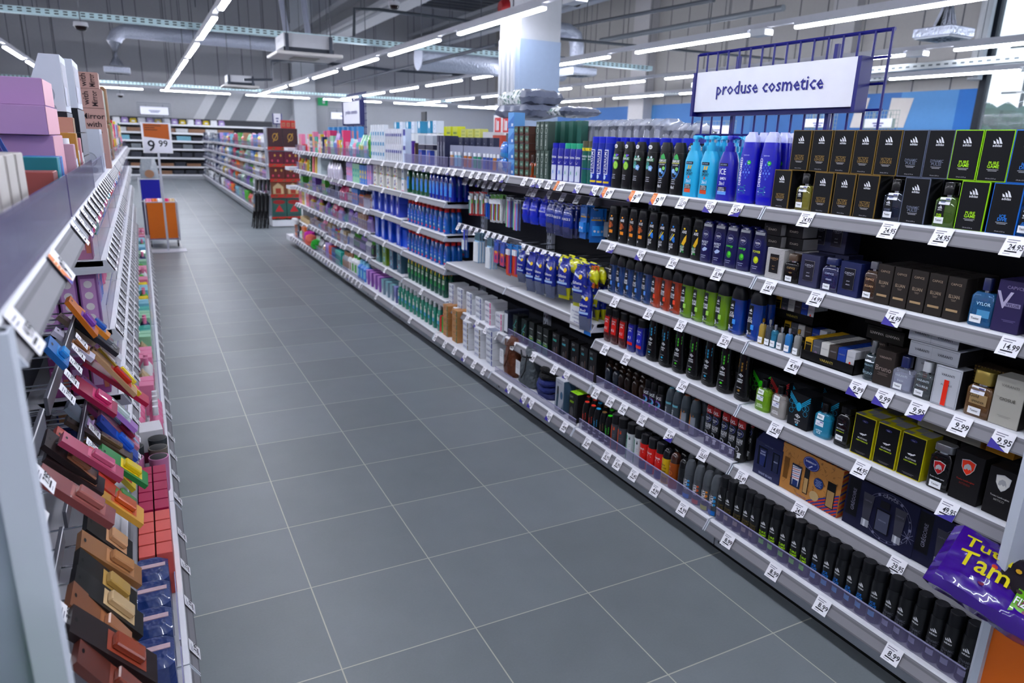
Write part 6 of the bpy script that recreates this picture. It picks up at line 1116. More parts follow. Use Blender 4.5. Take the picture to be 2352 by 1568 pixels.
for i, (uu, p, n, hh) in enumerate(((1023, BR, 5, .064), (1044, BR, 5, .064), (1069, SN, 5, .054), (1096, SN, 5, .054), (1123, OB, 5, .052))):
    for k in range(n): run(p, .2 + k * hh, [uu], f'{("brown and white", "brown and white", "white and brown striped", "white and brown striped", "white and navy")[i]} toothpaste box on the bottom shelf, column {("one", "two", "three", "four", "five")[i]}, {ORD[k]} from below', 'toothpaste box', 'toothpaste boxes on the bottom shelf', x=XB + .03, j=.01)
run(tp('#d5d8de', 'Oral-B', '#1b2f7c', '#2a3c8c', .05, top='#8f96a8'), .2 + .262, [1123], 'white toothpaste box lying across the last column', 'toothpaste box', None, x=XB + .03)
run(box_p('toothpaste_box', .03, .12, .17, '#d83a3a'), .2, [1011], 'slim red toothpaste box standing at the end of the mouthwash', 'toothpaste box', None, x=XB + .04); run(box_p('toothpaste_box', .02, .12, .17, '#3fae4a'), .2, [1015.5], 'slim green toothpaste box standing beside the brown boxes', 'toothpaste box', None, x=XB + .04)
run(box_p('gel_carton', .05, .1, .2, '#1c2238', lambda b, F, h: b.lab(F, -.02, .02, .02, h - .02, mm('#c9ccd4'))), .505, [1160, 1163], 'slim navy and white carton beside the toothpaste', 'carton', 'navy and white cartons', x=2.13, rows=2)
WI = box_p('razor_box', .085, .05, .205, '#10181a', lambda b, F, h: (b.line(F, -.03, h * .35, .02, h * .85, .006, mm('#2f8f84')), b.line(F, -.036, h * .5, .03, h * .8, .004, mm('#3fa8a0')), b.lab(F, -.003, .003, h * .12, h * .45, mm('#8fc41a')), b.text(F, 'hydro', 0, h * .5, .014, mm('#8fd0d0'), maxw=.05)))
run(WI, .5, [1182, 1202], 'black razor box with green swoosh', 'razor pack', 'black razor boxes with swoosh', x=2.13, rows=2)
XT = box_p('razor_box', .08, .04, .215, '#101414', lambda b, F, h: (b.lab(F, -.04, .04, 0.001, h * .42, mm('#135a48')), b.text(F, 'WILKINSON', 0, h * .74, .009, mm('#c9d0d0'), maxw=.055), b.text(F, 'XTREME 3', 0, h * .45, .012, mm('#c9d8c9'), maxw=.06), b.lab(F, -.024, .024, h * .36, h * .38, mm('#c8d81a'), 2), [b.lab(F, -.018, .018, h * (.56 + .04 * k), h * (.57 + .04 * k), mm('#5a6a66')) for k in range(3)] and None))
run(XT, .5, [1219, 1237, 1251], 'black and dark green hanging razor pack', 'razor pack', 'black and green razor packs', x=2.13, rows=2)
def gh(t, c): return box_p('trimmer_box', .1, .08, .22, '#111013', lambda b, F, h: (b.text(F, 'GH', -.02, h * .9, .018, mm('#7c7c80')), b.text(F, t, -.012, h * .74, .016, mm(c), maxw=.05), b.disc(F, -.01, h * .36, .02, .03, mm('#3c3a3c'), 2, 12), b.line(F, .026, h * .1, .022, h * .55, .005, mm('#8a6a60'))))
run(gh('FACE', '#4fd0c0'), .5, [1274], 'black trimmer box with teal FACE lettering', 'trimmer box', None, x=2.13); run(gh('HAIR', '#5fc8d8'), .5, [1295], 'black trimmer box with blue HAIR lettering', 'trimmer box', None, x=2.13)
run(gh('GO', '#5fc8d8'), .5, [1317, 1338, 1358], 'black trimmer box under the information card', 'trimmer box', 'black trimmer boxes', x=2.13)
# bags, tubes and clippers on the bottom shelf of unit 3
def lumpy(secs, mat, seed, n=20, amp=.08, e=2.6):
    R_ = random.Random(seed); rings = []; fine = []
    for a, q in zip(secs[:-1], secs[1:]):
        for k in range(3): fine.append(tuple(a[i] + (q[i] - a[i]) * k / 3 for i in range(3)))
    fine.append(secs[-1]); ph = [R_.uniform(0, 6) for _ in range(6)]
    for z, rx, ry in fine:
        rings.append([(rx * (1 + amp * math.sin(3 * t + ph[0] + z * 60) + amp * .6 * math.sin(7 * t + ph[1] - z * 90)) * math.copysign(abs(math.cos(t)) ** (2 / e), math.cos(t)), ry * (1 + amp * math.sin(4 * t + ph[2] + z * 70)) * math.copysign(abs(math.sin(t)) ** (2 / e), math.sin(t)), z + .004 * math.sin(5 * t + ph[3])) for t in [6.28318 * (j + .5) / n for j in range(n)]])
    return MB().loft(rings, mat)
def washbag(c, c2, seed, w=.13, h=.24):
    b = lumpy([(0, w, .07), (.03, w * 1.1, .085), (h * .5, w, .08), (h * .8, w * .9, .06), (h, w * .6, .03)], M(c, .5, bump=.8), seed)
    s_ = MB().tube([(-w * .7, -.06, h * .9), (-w * .2, -.085, h * .8), (w * .3, -.085, h * .82), (w * .8, -.06, h * .86)], .007, M(c2, .4)); s_.tube([(w * .5, -.08, h * .9), (w * .9, -.12, h * .55), (w * .4, -.12, h * .3)], .006, M(c2, .5))
    t = MB(); t.box(-.035, .035, -.13, -.128, h * .35, h * .72, WHITE); bars(t, flat(-.13), 0, h * .66, 5, .05, mm('#5a5c64'), .002, .01)
    return Proto('wash_bag', [('bag', b), ('strap', s_), ('hang_tag', t)], 2 * w, .16, h)
put(washbag('#6a3a1c', '#4a2410', 1, .1, .33), 2.12, Yf(1158, 2.02, .2), .202, 'brown leather-look wash bag with white paper tag', 'wash bag', None)
put(washbag('#4a5258', '#17181b', 2, .115, .31), 2.12, Yf(1195, 2.02, .2), .202, 'grey and black wash bag with white paper tag', 'wash bag', None)
for k, (c, uu, zz, nm) in enumerate((('#1c2a66', 1233, 0, 'lowest'), ('#22347c', 1232, .05, 'second'), ('#22347c', 1235, .1, 'third'), ('#141416', 1237, .15, 'lower black'), ('#141416', 1239, .2, 'upper black'))):
    b = MB(); 
    pts = [(.1 * math.cos(a) , .075 * math.sin(a), .024 + .012 * math.sin(2 * a + k)) for a in [6.28318 * i / 20 for i in range(21)]]
    b.tube(pts, .027, M(c, .7, bump=.8), 9); put(Proto('travel_pillow', [('pillow', b)], .25, .2, .05), 2.14, Yf(uu, 2.02, .2) , .202 + zz, f'{nm} folded fabric roll in the pile, {"blue" if k < 3 else "black"}', 'fabric roll', 'folded fabric rolls')
def clip(b, F, h):
    b.text(F, 'REMINGTON', -.004, h * .9, .009, mm('#6a6c78'), maxw=.07); b.fpoly(F, [(-.04, h * .12), (-.02, h * .1), (-.008, h * .5), (-.012, h * .78), (-.03, h * .78), (-.036, h * .5)], mm('#2b4658'), 2); b.fpoly(F, [(-.034, h * .55), (-.014, h * .55), (-.014, h * .78), (-.03, h * .78)], mm('#23252a'), 3)
    b.disc(F, .032, h * .55, .018, .03, mm('#2c5f80'), 2, 16); b.fpoly(F, [(-.01, 0.002), (.058, 0.002), (.058, h * .4), (.04, h * .18)], mm('#35566c'), 1); b.ringd(F, .0, h * .5, .05, .0015, mm('#8a9aa8'), 1, 24, 2.)
run(box_p('clipper_box', .12, .1, .25, '#9ea3ae', clip, side='#4f6a80', top='#c5c8d0'), .2, [1283], 'grey hair clipper box with blue oval on the bottom shelf', 'clipper box', None, x=XB + .02)
run(box_p('trimmer_box', .1, .11, .21, '#141316', lambda b, F, h: (b.text(F, 'GH', -.024, h * .86, .02, mm('#7c7c80')), b.text(F, 'BODY', -.014, h * .68, .016, mm('#a8d820'), maxw=.045), b.disc(F, -.014, h * .32, .022, .04, mm('#3c3a3c'), 2, 12), b.line(F, .024, h * .2, .026, h * .8, .012, mm('#2c2c30'))), top='#9fd42a'), .2, [1314], 'black body trimmer box with lime green top', 'trimmer box', None, x=XB + .02)
# top shelf of unit 4 and cartons beside
lb_ = box_p('wipes_box', .1, .1, .12, '#6fa8dc', lambda b, F, h: (b.fpoly(F, [(-.05, h * .3), (.05, h * .8), (.05, 0.002), (-.05, 0.002)], mm('#3a7fc4')), b.lab(F, .01, .04, h * .12, h * .3, mm('#d8e0ea'), 2)))
for k in range(4): run(lb_, 1.84 + k * .121, [1173], f'light blue and white box, {ORD[k]} from below in the stack beside the small brown cartons', 'box', 'light blue boxes stacked', j=.02)
nb = box_p('toothbrush_box', .06, .07, .3, '#161c40', lambda b, F, h: (b.text(F, 'oral care', -.012, h * .6, .012, mm('#c9ccd8'), maxw=h * .6, rot=1), b.line(F, .014, h * .1, .014, h * .8, .008, mm('#b9bccb'))))
run(nb, 1.84, [1006, 1012.5, 1019], 'tall navy toothbrush box with vertical lettering', 'toothbrush box', 'tall navy toothbrush boxes', rows=2, x=2.13)
nb2 = box_p('toothbrush_box', .085, .06, .28, '#151b3c', lambda b, F, h: (b.sections, b.lab(F, -.022, -.004, h * .1, h * .62, mm('#a9b9c9')), b.lab(F, .004, .022, h * .1, h * .62, mm('#a9b9c9')), b.text(F, '3+', -.01, h * .8, .012, mm('#c9ccd8'))))
run(nb2, 1.85, (1045, 1128, 7), 'navy double toothbrush box in the raised back row', 'toothbrush box', 'navy toothbrush boxes in the back row', x=2.36)
for i, (uu, c) in enumerate(((1037, '#c9a070'), (1047, '#8fc4dc'), (1055, '#8fb8c8'), (1068, '#b8701c'), (1078, '#b8701c'), (1090, '#2f9a78'), (1100, '#2f9a78'), (1112, '#2f5fb0'), (1120, '#24489a'), (1128, '#2f5fb0'), (1135, '#c98a30'), (1144, '#5f7fc0'))):
    FL = MB(); FL.box(-.03, .03, 0, .003, 0, .21, M('#b9bcd0', .1, a=.45, n=0)); 
    FL.box(-.014, .014, -.016, .0, .02, .12, M(c, .3, coat=.4)); FL.box(-.012, .012, -.02, 0, .12, .15, M('#e0e3ea', .3))
    put(Proto('brush_pack', [('pack', FL)], .06, .02, .2), 2.14, Yf(uu, 2.13, 1.85), 1.845, f'clear pack with coloured handle leaning on the top shelf, {ORD[i]} from the left', 'brush pack', None, rz=-math.pi / 2 + .5, ry=.0, rx=0)
for i, (u_, z_) in enumerate(((1155, 2.1), (1152, 1.98))): put(bag(.12, .13, .05, '#1f7fd0', '#2fa0d8', 'pads', seed=30 + i), 2.15, Yf(u_, 2.13, z_), z_, f'{("upper", "lower")[i]} turquoise blue pouch slumped beside the light blue boxes', 'pouch', None)
put(bag(.13, .13, .06, '#c9d0dc', '#b9c0cc', '', seed=33), 2.15, Yf(1150, 2.13, 1.98), 1.975, 'clear silver pouch under the turquoise ones', 'pouch', None)
# rear side stock seen over the top
yb = box_p('sponge_pack', .14, .1, .14, '#c9cc1a', lambda b, F, h: b.lab(F, -.05, .05, h * .4, h * .55, mm('#7a8a14'))); yb2 = box_p('sponge_pack', .13, .1, .13, '#c9c972', lambda b, F, h: pattern(b, F, -.05, .05, .01, h - .01, 4, 3, mm('#8a9a3a')))
for k in range(3): run(yb, 1.832 + .141 * k, [1012, 1030, 1045], f'bright yellow pack on the rear top shelf, {ORD[k]} layer', 'pack', 'bright yellow packs on the rear shelf', x=2.72, j=0)
for k in range(3): run(yb2, 1.832 + .131 * k + .0, [1064, 1080, 1096], f'pale yellow pack on the rear top shelf, {ORD[k]} layer', 'pack', 'pale yellow packs on the rear shelf', x=2.72, j=0)
run(box_p('appliance_box', .26, .12, .36, '#b9b9bc', lambda b, F, h: b.text(F, 'sale', 0, h * .7, .03, mm('#6a6a70'))), 1.832, [1120], 'grey white carton on the rear top shelf beside the column', 'carton', None, x=2.72); run(box_p('appliance_box', .2, .12, .33, '#b5401c'), 1.832, [1140], 'orange red carton on the rear top shelf beside the column', 'carton', None, x=2.72)
# ================================================================ UNITS 5-6
def swab(c1, c2):
    def deco(b, F, h):
        for k in range(2):
            z0 = k * h / 2; b.lab(F, -.0245, .0245, z0 + h * .27, z0 + h * .36, mm(c1), 1); b.lab(F, -.006, .006, z0 + h * .04, z0 + h * .28, mm(c2), 2); b.disc(F, 0, z0 + h * .4, .008, h * .06, mm('#dfe3ea'), 2, 10)
    return deco
SA = box_p('brush_box', .05, .06, .42, '#d5dae0', lambda b, F, h: ([b.lab(F, -.0245, .0245, h * (.12 + .29 * k), h * (.22 + .29 * k), mm('#1f93c0'), 1) for k in range(3)], [b.disc(F, 0, h * (.26 + .29 * k), .009, h * .035, mm('#eef0f4'), 2, 8) for k in range(3)], [b.line(F, -.01, h * (.04 + .29 * k), .012, h * (.1 + .29 * k), .005, mm('#3fa8d0'), 2) for k in range(3)])[0] and None)
SB = box_p('brush_box', .045, .06, .37, '#d8dae2', swab('#2a2f9a', '#55585c'))
run(SA, 1.838, (854, 881, 6), 'tall white and turquoise brush box', 'brush box', 'turquoise brush boxes', x=2.12); run(SB, 1.838, (888, 921, 8), 'tall white and navy brush box', 'brush box', 'navy-striped brush boxes', x=2.12)
run(box_p('brush_box', .08, .07, .37, '#c9d6ea', lambda b, F, h: (b.lab(F, -.039, .039, h * .8, h * .98, mm('#232f9c')), b.lab(F, -.039, .039, h * .38, h * .5, mm('#232f9c')))), 1.838, [929], 'white side panel box with navy bands at the end of the brush boxes', 'brush box', None, x=2.12)
TQ = box_p('wipes_box', .1, .09, .13, '#2f93ba', lambda b, F, h: b.disc(F, .01, h * .7, .03, .04, mm('#dfe6ec'), 1, 14)); TW = box_p('wipes_box', .1, .09, .13, '#d3dae6', lambda b, F, h: b.ringd(F, 0, h * .5, .02, .006, mm('#2f93ba'), 1, 12))
run(TQ, 1.838 + .33, [908, 935, 962, 985], 'turquoise box on the raised back layer', 'box', 'turquoise and white boxes at the back', x=2.36, j=0); run(TW, 1.838 + .33, [921, 948, 998], 'white box with turquoise ring on the raised back layer', 'box', 'turquoise and white boxes at the back', x=2.36, j=0)
run(box_p('brush_box', .1, .09, .325, '#dfe1e6'), 1.838, [908, 921, 935, 948, 962, 985, 998], 'plain white carton carrying the turquoise boxes', 'box', 'white cartons at the back', x=2.36, j=0)
run(box_p('tablet_screen', .14, .02, .1, '#2e3138'), 1.838 + .46, [972], 'small dark grey screen standing over the turquoise boxes', 'screen', None, x=2.35)
run(box_p('brush_box', .03, .04, .24, '#5a2a9c', lambda b, F, h: b.line(F, -.005, .02, .008, h - .02, .004, mm('#d8d0e8'))), 1.84, [938, 946], 'slim violet pack with white line', 'pack', 'slim violet packs', x=2.16)
run(box_p('brush_box', .03, .04, .22, '#3a2a20', lambda b, F, h: b.lab(F, -.006, .006, .02, h * .8, mm('#b98a6a'))), 1.84, [953], 'slim dark pack with copper brush', 'pack', None, x=2.16)
run(box_p('brush_box', .1, .05, .15, '#2f4fa8', lambda b, F, h: (b.fpoly(F, [(-.03, h * .3), (0, h * .1), (.0, h * .6), (-.02, h * .8)], mm('#8fa0c8')), b.lab(F, .02, .035, h * .1, h * .85, mm('#b9806a')))), 1.84, [965, 984], 'blue dental pack with copper brush behind the guard', 'pack', 'blue dental packs', x=2.16)
run(box_p('brush_box', .2, .05, .05, '#101434'), 1.84 + .155, [968, 986], 'row of dark navy caps above the blue dental packs', 'pack', 'dark navy packs', x=2.16); run(box_p('tube_pack', .18, .05, .09, '#a9b0bc'), 1.84 + .21, [968, 986], 'grey tube pack above the dark caps', 'pack', 'grey tube packs', x=2.18)
def mouthw(c, lab_, w, h, d, cap, deco, capz=.86, cz=.3, topw=.32):
    pr = [(0, w * .44, d * .42), (.005, w * .49, d * .48), (h * .2, w * .5, d * .5), (h * .62, w * .48, d * .48), (h * capz * .93, w * .28, d * .4), (h * capz, w * .2, w * .2)]
    b = MB(); b.sections(pr, M(c, .08, coat=1., t=.25), 20, 3.); F = curved(pr, 3.); deco(b, F, h); k = MB(); k.sections([(h * capz + .0005, w * cz, w * cz), (h, w * cz * .95, w * cz * .95)], M(cap, .35, bump=.3 if cap == '#a9b0b4' else 0), 16)
    return Proto('mouthwash_bottle', [('bottle', b), ('cap', k)], w, d, h)
def md1(b, F, h): b.lab(F, -.03, .03, h * .16, h * .62, mm('#3f8fe0'), 1, 4, 3); b.fpoly(F, [(-.03, h * .36), (.0, h * .5), (.01, h * .62), (-.03, h * .62)], mm('#dfe8f4'), 2); b.disc(F, .01, h * .25, .005, .006, mm('#7fd04a'), 3, 8)
MG_, MBL = mouthw('#0c5a30', 0, .085, .285, .065, '#9aa4ac', md1), mouthw('#0a2fae', 0, .085, .285, .065, '#8f98a8', md1)
run(MG_, 1.515, [936, 948, 957.5, 967, 977], 'green mouthwash bottle with light blue label', 'mouthwash', 'green and blue bottles on the second shelf', rows=2, x=2.13); run(MBL, 1.515, [987, 994.5, 1003, 1012.5, 1022, 1033], 'blue mouthwash bottle with light blue label', 'mouthwash', 'green and blue bottles on the second shelf', rows=3, x=2.13)
def md2(b, F, h): b.lab(F, -.03, .03, h * .08, h * .64, mm('#1468c8'), 1, 4, 3); b.fpoly(F, [(-.03, h * .64), (.03, h * .64), (-.02, h * .5)], mm('#d8203a'), 2); b.disc(F, 0, h * .12, .024, .014, mm('#d8203a'), 2, 12); b.lab(F, -.02, .022, h * .17, h * .32, mm('#3fae8c'), 2); b.lab(F, -.01, .012, h * .24, h * .32, mm('#dfe4ea'), 3); b.text(F, 'aquafresh', -.002, h * .43, .012, GW, maxw=.042, off=3)
MA = mouthw('#1470c4', 0, .082, .25, .062, '#c41c1c', md2)
run(MA, 1.185, [938, 945.5, 953, 961, 969, 979, 988, 997, 1008, 1020], 'clear blue mouthwash bottle, red cap, third shelf', 'mouthwash', 'red-capped bottles on the third shelf', rows=3, x=2.13)
run(MA, .85, [938, 946.5, 954, 961.5, 969.5, 979, 990, 999, 1009, 1021], 'clear blue mouthwash bottle, red cap, fourth shelf', 'mouthwash', 'red-capped bottles on the fourth shelf', rows=3, x=2.13)
run(MA, .928, [1040, 1052, 1064], 'blue mouthwash bottle beyond the shelf joint, above the empty shelf', 'mouthwash', None, x=2.36)
def md3(b, F, h): b.lab(F, -.03, .03, h * .3, h * .8, mm('#1f8f4a'), 1, 4, 3); b.lab(F, -.026, .026, h * .5, h * .66, mm('#d9e4d4'), 2, 3, 1); b.text(F, 'LISTERINE', 0, h * .6, .011, mm('#1c2a2c'), maxw=.044, off=3); b.lab(F, -.026, .026, h * .72, h * .84, mm('#e6d21a'), 2, 3, 1); b.lab(F, -.026, .026, h * .84, h * .89, mm('#e8641c'), 2, 3, 1)
ML = mouthw('#0b6a58', 0, .08, .27, .06, '#16382c', md3, .92, .22)
run(ML, .52, [938, 945.5, 954, 961.5, 969.5, 979, 989, 998.5, 1008, 1017], 'dark green mouthwash bottle with yellow neck band', 'mouthwash', 'dark green bottles', rows=2, x=2.13)
def md4(b, F, h): b.lab(F, -.028, .028, h * .4, h * .66, mm('#c9d4c9'), 1, 3, 2); b.text(F, 'LISTERINE', 0, h * .58, .01, mm('#1c2a2c'), maxw=.044, off=2); b.lab(F, -.028, .028, h * .26, h * .4, mm('#4f9ac4'), 1, 3, 1)
MC = mouthw('#2f9a84', 0, .075, .27, .055, '#a9b0b4', md4, .82, .26)
run(MC, .2, [915, 923, 931, 940, 949, 957, 966, 975, 984, 994, 1005], 'pale teal mouthwash bottle with clear crinkled cap', 'mouthwash', 'pale teal bottles on the bottom shelf', rows=2, x=XB + .03)
# unit 6: tissue packs, pads and wrapped packs
def floral(c, cs, tx=None):
    def deco(b, F, h):
        R_ = random.Random(5)
        for i in range(16): b.disc(F, R_.uniform(-.07, .07), R_.uniform(.02, h - .02), R_.uniform(.006, .014), R_.uniform(.006, .014), mm(cs[i % len(cs)]), 1, 7)
        for zz in (h * .3, h * .74): b.disc(F, 0, zz, .034, .036, mm('#8fbcc8'), 2, 14); b.lab(F, -.01, .01, zz - .012, zz + .012, mm('#4a5f8c'), 3)
    return box_p('tissue_pack', .16, .12, .26, c, deco, r=.3)
FLO = [floral('#3f6a6a', ('#5f9a6a', '#c98a8a', '#2f5a7c')), floral('#7a9a2c', ('#c9c83a', '#4f8a3a', '#2f6a5a')), floral('#3a5f7c', ('#5fae8a', '#c96a7a', '#3a4f9a')), floral('#4a6a7c', ('#8fae9a', '#c9707a', '#2a4a8a'))]
for i, uu in enumerate((868, 883, 899, 917)): run(FLO[i], .53, [uu], f'floral tissue pack with pale round badge, {ORD[i]} from the left', 'tissue pack', None, x=2.13)
def wipes(b, F, h): b.fpoly(F, [(-.03, h * .3), (.012, h * .36), (.008, h * .82), (-.026, h * .74)], mm('#3f2a8f')); b.text(F, '50', -.01, h * .58, .026, GW, maxw=.03, off=3); splash(b, F, [(.04, h * .5, .012, '#d8a85a'), (.055, h * .3, .01, '#8fae5a'), (.04, h * .8, .008, '#c9c08a')]); [b.lab(F, -.075 + .03 * i, -.045 + .03 * i, .002, .018, mm(('#8fc43a', '#e8a03a', '#d86a8a', '#4f9ad8', '#c9c83a')[i])) for i in range(5)]
WP = box_p('tissue_pack', .155, .12, .145, '#dcdbd6', wipes, r=.35)
for k in range(2): run(WP, 1.515 + k * .148, [862, 876, 892, 908], f'white tissue pack with violet mark, {("lower", "upper")[k]} layer', 'tissue pack', 'white tissue packs in two layers', x=2.13, j=.02)
run(box_p('tissue_box', .09, .12, .13, '#d8d8dc', lambda b, F, h: (b.lab(F, -.02, .02, h * .5, h * .7, mm('#5a6a9a')), b.lab(F, -.044, .044, .002, .012, mm('#c96a9a')))), 1.515, [925], 'small white and pink box under another, beside the green bottles', 'box', None, x=2.13); run(box_p('tissue_box', .09, .12, .13, '#cfd6dc', lambda b, F, h: (b.lab(F, -.02, .02, h * .6, h * .8, mm('#3a5a9a')), b.lab(F, -.044, .044, .002, .015, mm('#5fb0d8')))), 1.648, [925], 'small white and blue box on top, beside the green bottles', 'box', None, x=2.13)
def pads(c, h=.27):
    def deco(b, F, hh): b.disc(F, 0, hh * .46, .05, hh * .42, mm('#5f7ad8'), 1, 20); b.disc(F, 0, hh * .46, .032, hh * .33, mm('#a9b4e4'), 2, 18); b.text(F, 'ella', 0, hh * .4, .012, mm('#5a6ad0'), maxw=.036, off=3)
    return box_p('cotton_pack', .15, .12, h, c, deco, r=.2)
run(pads('#1f4fc0', .28), .86, [866, 880, 896, 915], 'tall royal blue pad pack with pale oval', 'pad pack', 'royal blue pad packs', x=2.13, rows=2); run(box_p('cotton_pack', .15, .12, .2, '#1f5fd0'), .86, [930], 'shorter royal blue pack beside the red-capped bottles', 'pad pack', None, x=2.16)
CP = box_p('cotton_pack', .12, .11, .15, '#4a5fc4', lambda b, F, h: (b.disc(F, 0, h * .5, .036, h * .42, mm('#26409c'), 1, 16), b.disc(F, 0, h * .5, .02, h * .28, mm('#c9d0f0'), 2, 12)), r=.15)
for k in range(2): run(CP, 1.2 + .152 * k, [858, 872, 886, 900, 913], f'blue cotton pack in clear film, {("lower", "upper")[k]} layer', 'cotton pack', 'blue cotton packs in two layers', x=2.13)
TI = [box_p('tissue_box', .1, .2, .19, c1, lambda b, F, h, c2=c2: (b.fpoly(F, [(-.05, .002), (0, h * .5), (.02, .002)], mm('#d0d4d8')), b.fpoly(F, [(-.05, h), (.05, h), (0, h * .3)], mm(c2))), top=c2, r=.45) for c1, c2 in (('#9a6ab8', '#c08ad0'), ('#8fa4b4', '#7fb0b8'), ('#5a5f9a', '#8a8fc0'))]
for i, uu in enumerate((844, 852, 861, 870, 879, 889, 899, 908)): run(TI[0 if i < 4 else (1 if i < 7 else 2)], .2, [uu], f'{("violet", "grey green", "indigo")[0 if i < 4 else (1 if i < 7 else 2)]} tissue box on the bottom shelf, {ORD[i]} from the left', 'tissue box', None, x=XB + .03)
# ================================================================ GENERIC SHOP GOODS (soaps, candles, bath sets, toys ...)
RG = random.Random(11)
CN = {'#e58fb0': 'pink', '#d8407a': 'magenta', '#8f6ac4': 'violet', '#4f8fd8': 'blue', '#3fb0a4': 'teal', '#5fb04a': 'green', '#e0c83a': 'yellow', '#e07a2a': 'orange', '#c9392f': 'red', '#dfe0e4': 'white', '#3a3c46': 'dark grey', '#a9846a': 'brown', '#c9b48f': 'beige', '#8fc9dc': 'pale blue', '#9fd0b0': 'mint', '#b9a4d8': 'lilac', '#23305c': 'navy', '#8a9098': 'grey'}
_gp = {}
def goods(kind, c, w, d, h, c2='#dfe0e4'):
    k = (kind, c, round(w, 3), round(d, 3), round(h, 3), c2)
    if k in _gp: return _gp[k]
    m1, m2 = M(c, .4, coat=.2), M(c2, .4); b = MB()
    if kind == 'box':
        b.bbox(-w / 2, w / 2, -d / 2, d / 2, 0, h, m1, .002); F = flat(-d / 2); b.lab(F, -w * .34, w * .34, h * .3, h * .72, m2, 1); b.disc(F, 0, h * .5, w * .2, w * .2, m1, 2, 10); bars(b, F, 0, h * .16, 2, w * .5, m2, .003, .01); P_ = Proto('gift_box', [('carton', b)], w, d, h)
    elif kind == 'bottle':
        pr = [(0, w * .44, d * .44), (h * .04, w * .5, d * .5), (h * .65, w * .48, d * .48), (h * .78, w * .25, d * .25)]; b.sections(pr, m1, 14, 2.4); F = curved(pr, 2.4); b.lab(F, -w * .3, w * .3, h * .18, h * .55, m2, 1, 4, 1)
        q = MB(); q.sections([(h * .78, w * .22, w * .22), (h, w * .2, w * .2)], m2, 12); P_ = Proto('lotion_bottle', [('bottle', b), ('cap', q)], w, d, h)
    elif kind == 'pouch':
        b = lumpy([(0, w * .3, d * .25), (h * .1, w * .48, d * .5), (h * .55, w * .5, d * .5), (h * .85, w * .4, d * .2), (h, w * .38, .004)], M(c, .25, coat=.6, bump=.5), hash(k) % 97 if 0 else int(w * 1e4 + h * 1e3), 16, .05); F = flat(-d * .56); b.disc(F, 0, h * .45, w * .25, h * .15, m2, 1, 12); P_ = Proto('pouch', [('pouch', b)], w, d, h)
    elif kind == 'jar':
        b.sections([(0, w * .46, w * .46), (h * .05, w * .5, w * .5), (h * .75, w * .5, w * .5)], m1, 16); q = MB(); q.sections([(h * .751, w * .5, w * .5), (h, w * .49, w * .49)], m2, 16); P_ = Proto('candle_jar', [('jar', b), ('lid', q)], w, w, h)
    elif kind == 'sponge':
        b = lumpy([(0, w * .2, d * .2), (h * .12, w * .42, d * .42), (h * .5, w * .5, d * .5), (h * .85, w * .4, d * .4), (h, w * .1, d * .1)], M(c, .8, bump=1.), 7, 22, .12, 2.); P_ = Proto('bath_sponge', [('sponge', b)], w, d, h)
    elif kind == 'card':
        b.box(-w / 2, w / 2, -.004, .004, 0, h, m1); F = flat(-.004); b.lab(F, -w * .3, w * .3, h * .1, h * .6, m2, 1); b.bbox(-w * .2, w * .2, -.025, -.005, h * .14, h * .55, m1, .003); b.disc(F, 0, h * .88, .01, .005, BLACK, 1, 8); P_ = Proto('blister_card', [('card', b)], w, .03, h)
    elif kind == 'towel':
        b = lumpy([(0, w * .46, d * .46), (h * .1, w * .5, d * .5), (h * .9, w * .5, d * .5), (h, w * .45, d * .45)], M(c, .9, bump=1.), 5, 18, .05, 4.); P_ = Proto('folded_towel', [('towel', b)], w, d, h)
    elif kind == 'basket':
        b.box(-w / 2, w / 2, -d / 2, d / 2, 0, .01, m1)
        for i in range(6):
            for s_ in (-1, 1): b.box(-w / 2, w / 2, s_ * d / 2 - .004, s_ * d / 2 + .004, h * i / 6 + .002, h * (i + .75) / 6, m1); b.box(s_ * w / 2 - .004, s_ * w / 2 + .004, -d / 2, d / 2, h * i / 6 + .002, h * (i + .75) / 6, m1)
        P_ = Proto('storage_basket', [('basket', b)], w, d, h)
    _gp[k] = P_; return P_
NM = dict(box='box', bottle='bottle', pouch='pouch', jar='lidded jar', sponge='bath sponge', card='blister card', towel='folded towel', basket='basket')
def fill(z, x, y0, y1, spec, where, side=1, hmax=.26, rows=1, gap=.012, cat='goods', scale=1.):
    """fill a stretch of shelf with goods from spec = [(kind, colour, colour2, w, h, count)], from y1 down to y0 (left to right for side=1)"""
    y = y1 - .02; seq = 0; cnt = {}
    while y > y0 + .04:
        for kind, c, c2, w, h, n in spec:
            h = min(h, hmax)
            P_ = goods(kind, c, w * scale, min(w * 1.1, .14) * scale, h, c2)
            for _ in range(n):
                if y - w * scale < y0 + .02: return
                key = (kind, c); cnt[key] = cnt.get(key, 0) + 1; q = cnt[key]
                for r_ in range(rows):
                    lb_ = f"{CN.get(c, 'coloured')} {NM[kind]} {where}, {ORD[min(25, q - 1)]} of its kind" + (', behind' if r_ else '')
                    o_ = put(P_, x + side * (P_.d / 2 + r_ * (P_.d + .012)), y - w * scale / 2, z + .001, lb_, NM[kind], f"{CN.get(c, 'coloured')} {NM[kind]} {where}", rz=-side * math.pi / 2 + RG.uniform(-.05, .05))
                    if kind == 'box': o_.name = 'household_carton' if 'far' in where else ('toiletry_carton' if side > 0 else 'cosmetic_carton')
                y -= w * scale + gap
        seq += 1
        if seq > 6: return
B_, BT, PO, JA, SP, CA_, TO = 'box', 'bottle', 'pouch', 'jar', 'sponge', 'card', 'towel'
YA = lambda i: (YJ[i], YJ[i + 1])
xu, xb = 2.135, 2.02
